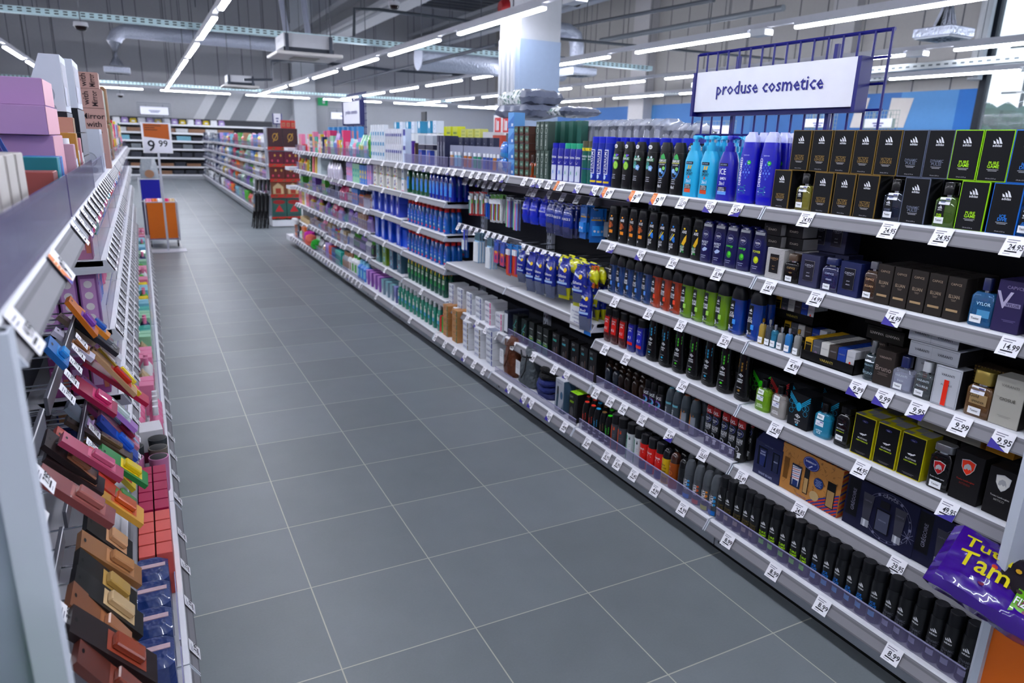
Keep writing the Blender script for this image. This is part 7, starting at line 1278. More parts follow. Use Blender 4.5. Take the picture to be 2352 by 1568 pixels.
# unit 7
fill(1.836, xu, *YA(6), [(B_, '#e58fb0', '#a9846a', .07, .2, 2), (PO, '#8fc9dc', '#dfe0e4', .08, .25, 2), (BT, '#e58fb0', '#dfe0e4', .07, .24, 2), (BT, '#3fb0a4', '#b9a4d8', .09, .26, 2), (PO, '#9fd0b0', '#e0c83a', .11, .3, 2), (B_, '#8fc9dc', '#e58fb0', .06, .22, 2), (PO, '#5fb04a', '#dfe0e4', .12, .4, 1)], 'behind the guard of the seventh top shelf', hmax=.4)
run(box_p('hair_tool_box', .12, .08, .42, '#3f8fc4', lambda b, F, h: [b.lab(F, -.05 + .034 * i, -.026 + .034 * i, .05, h * .85, mm(('#d8708a', '#c9963a', '#d8708a')[i]), 1) for i in range(3)] and None), 1.836, [757, 768, 779, 790, 801, 812, 823], 'tall blue box with pink and tan tubes at the back', 'box', 'tall blue tube boxes', x=2.34, j=.05)
fill(1.49, xu, *YA(6), [(B_, '#b9a4d8', '#e58fb0', .1, .27, 3), (B_, '#9fd0b0', '#3fb0a4', .11, .26, 3), (B_, '#4f8fd8', '#e0c83a', .11, .25, 3)], 'on the second shelf of the seventh unit', hmax=.29)
fill(1.18, xu, *YA(6), [(BT, '#a9846a', '#dfe0e4', .07, .2, 3), (B_, '#4f8fd8', '#e07a2a', .1, .22, 3), (BT, '#e07a2a', '#23305c', .07, .2, 3), (JA, '#dfe0e4', '#a9846a', .09, .16, 3)], 'on the third shelf of the seventh unit', rows=2)
fill(.88, xu, *YA(6), [(BT, '#b9a4d8', '#8f6ac4', .06, .2, 3), (PO, '#8f6ac4', '#e0c83a', .1, .18, 3), (B_, '#a9846a', '#c9b48f', .1, .2, 4)], 'on the fourth shelf of the seventh unit')
fill(.55, xu, *YA(6), [(BT, '#dfe0e4', '#8a9098', .07, .22, 3), (BT, '#3a3c46', '#5fb04a', .06, .2, 5), (BT, '#23305c', '#b9a4d8', .06, .2, 4)], 'on the fifth shelf of the seventh unit', rows=2)
fill(.2, xb, YJ[6], YJ[7], [(BT, '#8a9098', '#a9846a', .09, .26, 3), (BT, '#dfe0e4', '#a9846a', .09, .28, 2), (BT, '#dfe0e4', '#5fb04a', .14, .3, 2), (BT, '#4f8fd8', '#8fc9dc', .14, .26, 3)], 'on the bottom shelf of the seventh unit', hmax=.32)
# unit 8
fill(1.836, xu, *YA(7), [(B_, '#e0c83a', '#e58fb0', .07, .22, 1), (BT, '#dfe0e4', '#e0c83a', .09, .28, 1), (B_, '#d8407a', '#3fb0a4', .1, .36, 2), (B_, '#9fd0b0', '#dfe0e4', .09, .28, 2), (PO, '#b9a4d8', '#4f8fd8', .1, .32, 2), (B_, '#e07a2a', '#d8407a', .1, .22, 1)], 'on top of the eighth unit', hmax=.38)
run(box_p('fragrance_box', .14, .12, .13, '#c04a8a', lambda b, F, h: b.lab(F, -.06, .06, .02, .06, mm('#e0b4c8'))), 1.836 + .23, [745, 752], 'magenta striped box raised at the back', 'box', 'magenta striped boxes', x=2.34); run(box_p('fragrance_box', .14, .12, .23, '#c04a8a'), 1.836, [745, 752], 'plain magenta box carrying another at the back', 'box', 'magenta striped boxes', x=2.34)
ee8 = [o for o in COL.objects if o.name.startswith('shelving_unit.007')][0]
for i, uu in enumerate((759, 765, 771, 777, 783)): put(bag(.13, .34, .08, '#c9c4d4', '#b9a8c9', '', seed=50 + i, foot='#c9b8d8'), 2.12, Yf(uu, 2.12, 1.45), 1.72, f'pale pink and lilac gift bag in clear film, {ORD[i]} from the left', 'gift bag', 'pale gift bags in clear film')
for k in range(4): run(box_p('bath_bowl', .26, .2, .075, '#c9d4d8', None, r=.3), 1.49 + k * .077, [733], f'white round-edged tub in the stack on the ninth unit, {ORD[k]} from below', 'tub', 'white tubs in a stack', x=xu)
fill(1.17, xu, *YA(7), [(PO, '#3a3c46', '#4f8fd8', .14, .2, 2), (SP, '#3a3c46', '#3a3c46', .12, .12, 2), (CA_, '#23305c', '#dfe0e4', .1, .2, 2), (PO, '#d8407a', '#dfe0e4', .13, .22, 3)], 'on the third shelf of the eighth unit')
fill(.85, xu, *YA(7), [(SP, '#3fb0a4', '#3fb0a4', .14, .14, 1), (SP, '#8f6ac4', '#3fb0a4', .13, .13, 1), (PO, '#d8407a', '#dfe0e4', .13, .26, 2), (SP, '#a9846a', '#e0c83a', .12, .12, 1), (BT, '#b9a4d8', '#e58fb0', .07, .2, 3), (SP, '#4f8fd8', '#4f8fd8', .09, .09, 1)], 'on the fourth shelf of the eighth unit')
fill(.52, xu, *YA(7), [(B_, '#c9b48f', '#dfe0e4', .08, .2, 2), (BT, '#4f8fd8', '#dfe0e4', .06, .18, 3), (BT, '#3fb0a4', '#d8407a', .05, .16, 3), (BT, '#c9392f', '#e0c83a', .05, .15, 3), (BT, '#dfe0e4', '#8a9098', .07, .24, 3)], 'on the fifth shelf of the eighth unit', rows=2)
fill(.2, xb, YJ[7], YJ[8], [(PO, '#a9846a', '#dfe0e4', .12, .2, 2), (B_, '#b9a4d8', '#8f6ac4', .045, .24, 4), (B_, '#c9392f', '#e07a2a', .05, .22, 3), (B_, '#23305c', '#4f8fd8', .05, .22, 4), (B_, '#3fb0a4', '#23305c', .06, .22, 5)], 'on the bottom shelf of the eighth unit', rows=2)
# unit 9
fill(1.836, xu, *YA(8), [(B_, '#e58fb0', '#dfe0e4', .06, .3, 2), (B_, '#e0c83a', '#dfe0e4', .05, .3, 1), (B_, '#23305c', '#dfe0e4', .1, .26, 2), (B_, '#e58fb0', '#e0c83a', .07, .34, 2), (B_, '#3fb0a4', '#e07a2a', .09, .26, 2), (BT, '#e0c83a', '#dfe0e4', .08, .26, 1)], 'on top of the ninth unit', hmax=.36)
for k in range(4): run(box_p('soap_box', .1, .1, .07, '#1f7a34', lambda b, F, h: b.lab(F, -.03, .03, .015, .055, mm('#b9d4b0'))), 1.49 + k * .071, [712.5], f'green soap box, {ORD[k]} from below in its stack', 'soap box', 'green soap boxes', x=xu); run(box_p('soap_box', .12, .1, .07, '#e08a90', lambda b, F, h: b.lab(F, .01, .05, .01, .06, mm('#c9303a'))), 1.49 + k * .071, [719], f'pink soap box, {ORD[k]} from below in its stack', 'soap box', 'pink soap boxes', x=xu); run(box_p('soap_box', .07, .1, .07, '#e0c25a'), 1.49 + k * .071, [725], f'yellow soap box, {ORD[k]} from below in its stack', 'soap box', 'yellow soap boxes', x=xu)
fill(1.17, xu, *YA(8), [(B_, '#5fb04a', '#e58fb0', .11, .24, 2), (B_, '#8f6ac4', '#23305c', .12, .24, 2), (JA, '#c9b48f', '#3a3c46', .1, .12, 2), (PO, '#3a3c46', '#4f8fd8', .13, .2, 2)], 'on the third shelf of the ninth unit')
fill(.85, xu, *YA(8), [(BT, '#e0c83a', '#e58fb0', .07, .2, 2), (SP, '#e58fb0', '#dfe0e4', .12, .12, 1), (SP, '#5fb04a', '#dfe0e4', .12, .14, 1), (PO, '#8f6ac4', '#d8407a', .12, .2, 2)], 'on the fourth shelf of the ninth unit')
fill(.55, xu, *YA(8), [(PO, '#a9846a', '#c9b48f', .12, .15, 2), (SP, '#c9b48f', '#dfe0e4', .12, .1, 2), (SP, '#8fc9dc', '#dfe0e4', .1, .08, 2), (PO, '#e58fb0', '#d8407a', .14, .16, 2)], 'on the fifth shelf of the ninth unit')
for i, (c, c2, s_) in enumerate((('#d8407a', '#d8407a', .2), ('#e0705a', '#e58fb0', .2), ('#3fb04a', '#5fb04a', .17))):
    put(goods('sponge', ('#c92fb0', '#e0786a', '#2fae3a')[i], s_, s_, s_, c2), (1.99, 1.97, 2.02)[i], YJ[9] - .55 - .17 * i, .3 - .04 * i, f'big round {("magenta", "coral", "bright green")[i]} bath puff bulging over the lowest rail', 'bath puff')
fill(.2, xb + .02, YJ[8], YJ[9], [(BT, '#9fd0b0', '#dfe0e4', .13, .24, 2), (PO, '#8a9098', '#a9846a', .14, .2, 2)], 'on the bottom shelf of the ninth unit')
# unit 10
fill(1.836, xu, YJ[9], YJ[10] - .3, [(PO, '#c9392f', '#a9846a', .12, .14, 2), (B_, '#e58fb0', '#c9b48f', .07, .3, 3), (JA, '#dfe0e4', '#c9392f', .11, .12, 2)], 'on top of the far end unit', hmax=.34)
fill(1.49, xu, YJ[9], YJ[10] - .3, [(BT, '#4f8fd8', '#dfe0e4', .06, .18, 1), (BT, '#e07a2a', '#c9392f', .07, .22, 1), (BT, '#e0c83a', '#e0c83a', .1, .2, 2), (SP, '#d8407a', '#dfe0e4', .08, .08, 2)], 'on the second shelf of the far end unit')
fill(1.17, xu, YJ[9], YJ[10] - .3, [(BT, '#e0c83a', '#4f8fd8', .07, .12, 3), (B_, '#5fb04a', '#5fb04a', .2, .2, 1), (SP, '#a9846a', '#dfe0e4', .1, .08, 3)], 'on the third shelf of the far end unit')
fill(.85, xu, YJ[9], YJ[10] - .3, [(B_, '#e58fb0', '#e07a2a', .13, .24, 2), (B_, '#e0c83a', '#a9846a', .11, .24, 2), (B_, '#dfe0e4', '#dfe0e4', .12, .24, 1)], 'on the fourth shelf of the far end unit')
fill(.5, xu, YJ[9], YJ[10] - .3, [(TO, '#c9b48f', '#dfe0e4', .2, .1, 3)], 'on the fifth shelf of the far end unit')
fill(.2, xb, YJ[9], YJ[10] - .3, [(B_, '#e07a2a', '#3a3c46', .11, .28, 2), (CA_, '#3a3c46', '#b9a4d8', .16, .26, 1), (BT, '#9fd0b0', '#dfe0e4', .14, .22, 2)], 'on the bottom shelf of the end unit', hmax=.3)
put(goods('towel', '#dfe0e4', .3, .1, .1, '#dfe0e4'), 2.02, YJ[10] - .46, .46, 'white rolled towel on the orange boxes at the far end', 'towel')
# end cap wings at the far end
b = MB(); 
for z in (1.82, 1.46, 1.1): b.box(1.98, 2.5, YJ[10] - .28, YJ[10] + .12, z, z + .06, SHW)
b.box(2.2, 2.5, YJ[10] - .29, YJ[10] - .27, .1, 1.9, UPR); b.box(1.93, 2.5, YJ[10] - .28, YJ[10] + .12, .1, .2, SHW); single('end_cap_shelving', b, (0, 0, 0), 'white end cap shelves beyond the last unit of the right gondola', 'shelving', smooth=False)
# ================================================================ SECOND GONDOLA (far) AND DISPLAYS
for i in range(7):
    y0 = 15.5 + i * 2.7; y1 = y0 + 2.7
    unit(y0, y1, 1, 0, [dict(z=1.8, tags=[(float(y0 + .2 + .24 * k), '4.99', 'w') for k in range(10)], guard=.12)] + [dict(z=z, tags=[(float(y0 + .2 + .3 * k), '4.99', 'w') for k in range(8)] if i < 3 else (), guard=.12) for z in (1.43, 1.08, .72)] + [dict(z=.25, guard=.08, lip=2.0)], f'white shelving unit of the gondola past the chocolate display, {ORD[i]} from it', '#6a6d76', bx=(2.0, 2.09, 2.52))
cols = list(CN)
for i in range(7):
    y0 = 15.5 + i * 2.7; pal = [cols[(i * 5 + k * 3) % len(cols)] for k in range(6)] if i < 4 else ['#dfe0e4', '#3a3c46', '#8a9098', '#23305c', '#dfe0e4', '#8a9098']
    for si, z in enumerate((1.801, 1.431, 1.081, .721, .251)):
        kinds = [('pouch', 'box', 'bottle', 'towel')[(i + si + k) % 4] for k in range(4)]; nn = ('top', 'second', 'third', 'fourth', 'bottom')[si]
        fill(z, 2.13 if si < 4 else 2.05, y0, y0 + 2.7, [(kinds[k], pal[(k + si) % 6], pal[(k + 3) % 6], .17, (.34, .26, .24, .24, .3)[si] - .03 * (k % 2), 3 + (k + i) % 2) for k in range(4)], f'on the {nn} shelf of far unit {("one", "two", "three", "four", "five", "six", "seven")[i]}', hmax=.34 if si in (0, 4) else .26)
for i in range(5): put(goods('pouch', '#e07a2a' if i % 2 else '#d8531f', .2, .14, .32, '#c9392f'), 2.3, 18.0 + i * .3, 1.802, f'orange foil bag at the back of the far top shelf, {ORD[i]} from the near end', 'foil bag', 'orange foil bags')
# chocolate display facing us
e_ = empty('end_display', (2.45, 15.42, 0), 'white end shelving display of chocolate boxes with red edge strips', 'display'); b = MB(); b.box(-.36, .36, .0, .03, 0, 2.28, UPR); b.box(-.36, .36, -.44, 0, .02, .2, SHW); part('frame', b, e_, smooth=False)
zz_ = [.2, .72, 1.08, 1.42, 1.8]
for k, z in enumerate(zz_): b = MB(); b.box(-.34, .34, -.42, 0, z, z + .02, SHW); b.box(-.36, .36, -.44, -.425, z - .03, z + .045, M('#b5301c')); [b.fpoly(flat(-.44), [(-.3 + .2 * j, z - .02), (-.22 + .2 * j, z + .03), (-.18 + .2 * j, z + .01)], M('#2a5a3a'), 1) for j in range(4)]; part('shelf', b, e_, smooth=False)
ch = [('#a52a32', '#3f7a6a', .45), ('#8a5a3a', '#c9b48f', .32), ('#5a1f1c', '#c9a05a', .3), ('#6a1638', '#c9a04a', .3), ('#35121c', '#c9a04a', .44)]
for k, z in enumerate(zz_):
    c, c2, h = ch[k]
    for j in range(2):
        def deco(b, F, hh, k=k, c2=c2):
            m_ = mm(c2)
            if k == 4: b.ringd(F, .0, hh * .55, .05, .014, m_, 2, 14, 1.3); b.line(F, -.05, hh * .3, .06, hh * .75, .016, m_, 2)
            elif k == 1: b.fpoly(F, [(-.12, hh * .1), (.12, hh * .1), (.12, hh * .6), (0, hh * .9), (-.12, hh * .6)], m_, 1); b.lab(F, -.06, .06, hh * .12, hh * .5, mm('#a9432c'), 2)
            elif k == 0: b.disc(F, 0, hh * .8, .14, .05, mm('#a52a2a'), 1); b.fpoly(F, [(-.1, hh * .3), (.1, hh * .3), (0, hh * .66)], mm('#c9303a'), 2); b.lab(F, -.13, .13, .01, hh * .2, mm('#2a4a4a'), 1)
            else: [b.disc(F, -.1 + .066 * q, hh * (.3 + .4 * (q % 2)), .022, .03, m_ if q % 2 else mm('#c94a6a'), 1, 8) for q in range(4)]
        p = box_p('chocolate_box', .33, .12, h, c if k else '#3a6a62', deco, r=.3); put(p, 2.28 + .34 * j, 15.1, z + .022, f'{("green and red", "gingerbread house", "brown and gold", "wine red and gold", "dark plum, gold ornament,")[k]} chocolate box, {("first", "second")[j]} from the left', 'chocolate box', None, rz=0)
for j in range(3): put(goods('box', '#c9392f', .1, .1, .2, '#a9846a'), 2.5 + .11 * j, 15.2, 1.36 + 0.883, f'small red box on top of the chocolate display, {ORD[j]} from the left', 'box', 'red boxes over the display', rz=0)
# folding chairs leaning
for j in range(4):
    e_ = empty('folding_chair', (1.70 + j * .085, 15.0, 0), f'folded black chair leaning by the chocolate display, {ORD[j]} from the left', 'chair', 'folded black chairs'); e_.rotation_euler = (0, .06, 0)
    K = M('#0d0d10', .35, coat=.3)
    for s_ in (-1, 1): part('leg', MB().tube([(0, s_ * .17, 0), (0.02, s_ * .17, .6), (.05, s_ * .16, 1.12)], .016, K), e_); part('leg', MB().tube([(-.05, s_ * .14, 0), (.03, s_ * .14, .75)], .014, K), e_)
    part('seat', MB().bbox(-.02, .015, -.15, .15, .38, .8, K, .006), e_); part('backrest', MB().bbox(.02, .05, -.16, .16, .86, 1.12, K, .006), e_)
    part('crossbar', MB().tube([(-.03, -.14, .2), (-.03, .14, .2)], .012, K), e_)
    if j == 0: b = MB(); b.poly([(-.0215, -.1, .45), (-.0215, .1, .45), (-.0215, .1, .72), (-.0215, -.1, .72)][::-1], M('#3a5a7c')); b.box(-.023, -.022, -.09, .09, .47, .55, M('#b98a5a')); part('paper_label', b, e_)
# far wall unit facing us
e_ = empty('wall_shelving', (1.0, 35.2, 0), 'white shelves against the far wall with dark goods and baskets', 'shelving'); b = MB(); b.box(-2.6, 4.5, .5, .55, 0, 2.75, M('#2e3038')); part('back_panel', b, e_, smooth=False)
zw = [.18, .55, .95, 1.35, 1.72, 2.08, 2.45]
for z in zw: part('shelf', MB().box(-2.6, 4.5, -.2, .5, z - .04, z, M('#cfd2d8')).box(-2.6, 4.5, -.23, -.2, z - .06, z + .02, M('#e3e5ea')), e_, smooth=False)
part('plinth', MB().box(-2.6, 4.5, -.3, .5, 0, .13, M('#9a9da4')), e_, smooth=False)
for k, z in enumerate(zw):
    spec = ([('towel', '#3a3c46', .5, .2)] * 3 + [('basket', '#a9846a', .6, .18)], [('towel', '#3a3c46', .5, .2), ('basket', '#a9846a', .6, .15)], [('towel', '#3a3c46', .5, .25)] * 2, [('towel', '#3a3c46', .6, .2), ('basket', '#8a9098', .4, .22)], [('basket', '#8fc9dc', .6, .22), ('towel', '#3a3c46', .6, .16)], [('basket', '#dfe0e4', .5, .2), ('basket', '#a9846a', .7, .2)], [('towel', '#dfe0e4', .3, .25), ('pouch', '#b9a4d8', .3, .25), ('pouch', '#e0c83a', .3, .22)])[k]
    x = -1.5; j = 0
    while x < 3.2:
        kd, c, w, h = spec[j % len(spec)]; put(goods(kd, c, w, .3, h), x + w / 2, 35.18, z + .002, f'{CN[c]} {NM[kd]} on shelf {("one", "two", "three", "four", "five", "six", "seven")[k]} against the far wall, {ORD[j]} from the left', NM[kd], 'goods against the far wall', rz=0); x += w + .04; j += 1
# price stand, orange bin, blue bin
def sheetbin(x0, x1, y, z0, z1, dpt, col, label, wheels=True):
    e_ = empty('display_bin', ((x0 + x1) / 2, y, 0), label, 'bin'); w = x1 - x0; b = MB(); b.box(-w / 2 + .03, w / 2 - .03, 0, .01, z0 + .03, z1 - .01, M(col, .5)); b.box(-w / 2 + .02, w / 2 - .02, .02, dpt, z0, z0 + .02, M('#3a1c5a')); part('front_panel', b, e_, smooth=False)
    f = MB(); fr = M('#c9ccd4', .4)
    for xx in (-w / 2, w / 2):
        for yy in (0, dpt): f.tube([(xx, yy, z0 - .02), (xx, yy, z1)], .012, fr, 6)
        for j in range(12): f.tube([(xx, dpt * j / 11, z0), (xx, dpt * j / 11, z1)], .004, fr, 4)
    for zz in (z0, z1): f.tube([(-w / 2, 0, zz), (w / 2, 0, zz), (w / 2, dpt, zz), (-w / 2, dpt, zz), (-w / 2, 0, zz)], .01, fr, 6)
    part('wire_frame', f, e_)
    if wheels:
        for xx in (-w / 2 + .04, w / 2 - .04): c = MB(); c.tube([(xx - .012, .06, .04), (xx + .012, .06, .04)], .038, BLACK, 12); part('caster', c, e_); part('caster_fork', MB().box(xx - .016, xx + .016, .04, .08, .04, z0, M('#8a8d94')), e_)
    return e_
sheetbin(-.55, -.01, 12.3, .14, .84, .6, '#e8861a', 'orange wheeled display bin of wrapped goods standing in the aisle')
for k in range(10): put(goods('pouch', ('#e58fb0', '#e07a2a', '#dfe0e4', '#d8407a', '#c9b48f')[k % 5], .12, .1, .1), -.48 + .098 * (k % 5), 12.45 + .2 * (k // 5), .78, f'shiny wrapped pouch in the orange bin, {ORD[k]} of ten', 'pouch', 'wrapped pouches in the orange bin', rz=0)
sheetbin(-.62, -.2, 14.2, .7, 1.15, .5, '#1018a4', 'blue display bin standing behind the orange one', False)
b = MB(); b.box(-.19, .19, 0, .4, 0, .7, M('#2a2c4a')); single('bin_pedestal', b, (-.41, 14.22, 0), 'dark pedestal under the blue bin', 'pedestal', smooth=False)
put(goods('pouch', '#8a9098', .36, .2, .55, '#a9846a'), -.4, 14.5, 1.0, 'big clear bag of grey goods standing over the blue bin', 'bag', None, rz=0)
p0 = ony(330, 347, 11.8); e_ = empty('price_stand', (-.24, 11.8, 0), 'white price stand reading 9.99 on a pole with flat foot in the aisle', 'price stand')
b = MB(); b.box(-.22, .22, -.012, 0, 0, .5, M('#dcdde8')); F = flat(-.012); b.fpoly(F, [(-.2, .26), (.2, .22), (.2, .48), (-.2, .48)], mm('#b8651c'), 1); b.text(F, '9', -.1, .11, .19, M('#20242c'), off=2); b.text(F, '99', .09, .15, .11, M('#20242c'), off=2)
for i, wd in enumerate((.26, .16, .2)): b.lab(F, -.18, -.18 + wd, .44 - i * .035, .455 - i * .035, mm('#5a2c10'), 2)
part('price_board', b, e_, (0, 0, 1.75)); part('frame', MB().box(-.235, .235, -.008, .004, -.015, 0, GW).box(-.235, -.22, -.014, .004, 0, .51, GW).box(.22, .235, -.014, .004, 0, .51, GW), e_, (0, 0, 1.75)); part('pole', MB().box(-.018, .018, -.01, .01, .01, 1.75, M('#c9ccd6')), e_); part('foot', MB().box(-.3, .3, -.2, .2, 0, .012, M('#b9bcc6')), e_)
# orange bin and sweet bags at the near right
e_ = empty('display_bin', (2.2, -1.75, 0), 'orange display bin with sweet bags at the near end of the perfume shelves', 'bin')
b = MB(); b.box(-.25, -.235, -.42, .395, .05, .545, M('#e07a1c', .5)); b.box(-.25, .3, -.42, -.4, .05, .545, M('#e07a1c', .5)); part('side_panel', b, e_, smooth=False)
f = MB(); fr = M('#b9c0cc', .35)
for xx in (-.26, .32):
    for yy in (-.43, .4): f.box(xx - .012, xx + .012, yy - .012, yy + .012, 0, .58, fr)
for zz in (.04, .56): f.box(-.27, .33, .388, .412, zz, zz + .016, fr); f.box(-.27, .33, -.442, -.418, zz, zz + .016, fr); f.box(-.272, -.248, -.44, .41, zz, zz + .016, fr); f.box(.308, .332, -.44, .41, zz, zz + .016, fr)
f.box(-.23, .31, -.4, .38, .05, .07, fr); part('frame', f, e_, smooth=False)
single('plain_box', MB().box(-.2, .25, -.36, .34, 0, .5, M('#1b1322')), (2.21, -1.76, .075), 'dark filler carton inside the orange bin', 'carton', smooth=False)
PUR, YEL, GRN, DRK = M('#4a1296', .25, coat=.7), M('#d8cc1c', .4, n=0), M('#6fae1c', .3, coat=.5), M('#211c22', .3, coat=.6)
def sweet(seed, zones, txt, w=.3, d=.44, t=.12):
    b = pillow_mesh(w, d, t, PUR, seed, zones, 20)
    F = lambda a, c, k=1: (c, -a, t / 2 * (max(0, 1 - abs(c / (w / 2)) ** 3) * max(0, 1 - abs(a / (d / 2)) ** 3)) ** .45 * (1 + .1 * math.sin(7 * c / (w / 2) + seed) * math.cos(5 * a / (d / 2) + seed * 2)) + .006 * k)
    return b, F
def sweet_bag(loc, rot, label, seed, txts):
    b, F = sweet(seed, lambda i, j, s: DRK if (.2 < j < .6 and i > .3) else PUR, '')
    for t_, a, c, hh, m_ in txts: b.text(F, t_, a, c, hh, m_, maxw=.16, off=2)
    b.lab(F, .02, .1, -.13, -.02, GRN, 1, 4, 4); b.text(F, 'FIZZY', .06, -.075, .026, GW, maxw=.075, off=2)
    R_ = random.Random(seed)
    for k in range(14): b.disc(F, R_.uniform(-.08, .08), R_.uniform(-.1, -.02) if k % 2 else R_.uniform(.0, .1), .01, .01, mm(('#c9482a', '#8a3a5a', '#c9a02a', '#3a2a2c')[k % 4]), 1, 7)
    o = single('sweet_bag', b, loc, label, 'sweets', 'sweet bags in the near orange bin'); o.rotation_euler = rot; return o
sweet_bag((1.97, -1.36, .665), (.3, -.35, .25), 'purple sweet bag sticking out over the post, with yellow lettering', 1, [('Tutti', -.1, .06, .055, YEL), ('Tam', -.09, -.02, .07, YEL)])
sweet_bag((2.12, -1.66, .70), (-.1, -.25, .5), 'purple and dark sweet bag with green label, on top of the pile', 2, [('Tutti', -.1, .04, .05, YEL)])
sweet_bag((2.34, -1.52, .86), (.5, -.1, -.3), 'dark purple sweet bag propped against the black end cap', 4, [('Tam', -.1, .03, .05, YEL)])
sweet_bag((2.2, -1.95, .665), (0, -.1, .1), 'purple sweet bag lying at the near corner of the bin', 6, [('Tutti', -.1, .03, .05, YEL)])
b = MB(); b.box(2.56, 3.0, YJ[0] - .6, YJ[0] - .05, 0, 1.95, M('#17161a')); single('end_cap_unit', b, (0, 0, 0), 'black end cap unit behind the sweet bags', 'shelving', smooth=False)
# ================================================================ LEFT GONDOLA GOODS
XF = -.745
def lbox(u0, v0, uc, v1, y, dy, name, col, label, deco=None, side=None, rz=0, x0=None):
    """carton whose near face spans photo columns u0..uc and rows v0..v1 at depth y"""
    a, c = ony(u0, v1, y), ony(uc, v1, y); z1_ = ony(uc, v0, y).z; w = c.x - a.x; p = box_p(name, w, dy, z1_ - c.z, col, deco, side)
    return put(p, (a.x + c.x) / 2, y + dy / 2, c.z, label, 'box', None, rz=rz)
lt = 1.838
def wr(t, hh, rot=0): return lambda b, F, h: b.text(F, t, 0, h * .5, hh, mm('#3a2c2c'), rot=rot, maxw=.2)
def stack(x1, w, y0, dy, z, h, col, label, side=None, deco=None, name='gift_box', rz=0):
    return put(box_p(name, w, dy, h, col, deco, side), x1 - w / 2, y0 + dy / 2, z, label, 'box', None, rz=rz)
PK = '#b493bc'; PKS = '#d7a6b4'
stack(-.775, .42, .42, .33, lt, .232, PK, 'tall pink gift box at the bottom of the pink stack on the left gondola', PKS)
stack(-.78, .42, .37, .38, lt + .234, .09, PK, 'flat pink gift box in the middle of the pink stack', PKS)
stack(-.785, .42, .44, .3, lt + .326, .085, PK, 'flat pink gift box topmost of the pink stack, with script lettering', PKS, lambda b, F, h: b.text(F, 'beautiful', -.02, h * .5, .04, mm('#6a5a70'), maxw=.2))
def wedge(x1, w, y0, dy, z, h, label, rx_=0.):
    b = MB(); a = w * .55; WB = M('#c5cad6', .5)
    b.loft([[(-w / 2, 0, 0), (w / 2, 0, 0), (w / 2, dy, 0), (-w / 2, dy, 0)], [(-w / 2 + a, 0, h), (w / 2, 0, h), (w / 2, dy, h), (-w / 2 + a, dy, h)]], WB)
    F = flat(0); b.disc(F, .01, h * .3, .04, .045, mm('#8f93a2'), 1, 16); b.disc(F, .01, h * .3, .034, .038, mm('#b5b9c6'), 2, 16); b.disc(F, -.03, h * .2, .018, .02, mm('#a9adbb'), 3, 12); b.disc(F, .02, h * .06, .03, .02, mm('#8f93a2'), 1, 12)
    b.poly([(w / 2 + .001, .02, .03), (w / 2 + .001, dy - .02, .03), (w / 2 + .001, dy - .02, h - .03), (w / 2 + .001, .02, h - .03)], M('#8d8e9e')); b.poly([(w / 2 + .002, .03, h * .1), (w / 2 + .002, dy * .6, h * .1), (w / 2 + .002, dy * .6, h * .45), (w / 2 + .002, .03, h * .45)], M('#b0b3c2'))
    return single('mirror_box', b, (x1 - w / 2, y0, z), label, 'box', smooth=False)
def toy(x1, y0, dy, w, c, label, h=.1, side=None, z=lt): return stack(x1, w, y0, dy, z, h, c, label, side, name='cosmetic_box')
# tan, black and wedge boxes farther along
q = onx(167, 270, -.775); stack(-.775, .13, 1.35, .1, lt, q.z - lt, '#bd8c7a', 'tan orange carton with dark vertical lettering behind the pink stack', '#9c7c5c', lambda b, F, h: b.text(F, 'Made to shine', .02, h * .55, .014, mm('#5a3c34'), rot=1))
for k in range(3): stack(-.79, .3, 2.0, .5, lt + .12 * k if k else lt, .118 if k else .118, '#17181f', f'dark charcoal box under the white slanted ones, {ORD[k]} from below', '#6b6d78', name='charcoal_box')
wedge(-.79, .17, 2.05, .4, lt + .12 * 3 + .002, .24, 'white slanted mirror box standing on the charcoal boxes')
wedge(-.80, .17, 1.45, .28, lt + .33, .24, 'white slanted mirror box nearer, behind the pink stack'); stack(-.8, .25, 1.45, .3, lt, .328, '#1c1d26', 'dark charcoal carton carrying the nearer slanted box', '#5d5f6a', name='charcoal_box')
MIR = lambda r: (lambda b, F, h: ([b.text(F, t_, 0, h * (.74 - .25 * i_), .035, mm('#2c2024'), maxw=.15) for i_, t_ in enumerate(('Mirror', 'with', 'LED'))] and None) if not r else [b.text(F, t_, -.03 + .05 * -i_ + .05, h * .5, .035, mm('#2c2024'), maxw=h * .8, rot=1) for i_, t_ in enumerate(('Mirror', 'with'))] and None)
ym = 3.3
for k, (v0, v1, uL, uC, r) in enumerate(((250, 280, 204, 243, 0), (205, 244, 200, 238, 1), (167, 206, 198, 228, 1))):
    a, c = ony(uL, v1, ym), ony(uC, v1, ym); t_ = ony(uC, v0, ym).z
    if k == 0: z0_ = lt; hh = t_ - lt
    else: z0_ = zprev + .002; hh = t_ - z0_
    put(box_p('mirror_box', c.x - a.x + .04, .16, hh, '#b9968f', MIR(r) if k else (lambda b, F, h: [b.text(F, t2, 0, h - .05 - .052 * i2, .036, mm('#2c2024'), maxw=.15) for i2, t2 in enumerate(('Mirror', 'with', 'LED'))] and None), '#a88a80'), (a.x + c.x) / 2 - .02, ym + .08, z0_, f'dusty pink mirror carton, {("lowest", "middle", "topmost")[k]} of the stack', 'box', None, rz=0); zprev = z0_ + hh
wedge(-.735, .16, 2.75, .3, lt, .26, 'white slanted mirror box standing directly on the left top shelf')
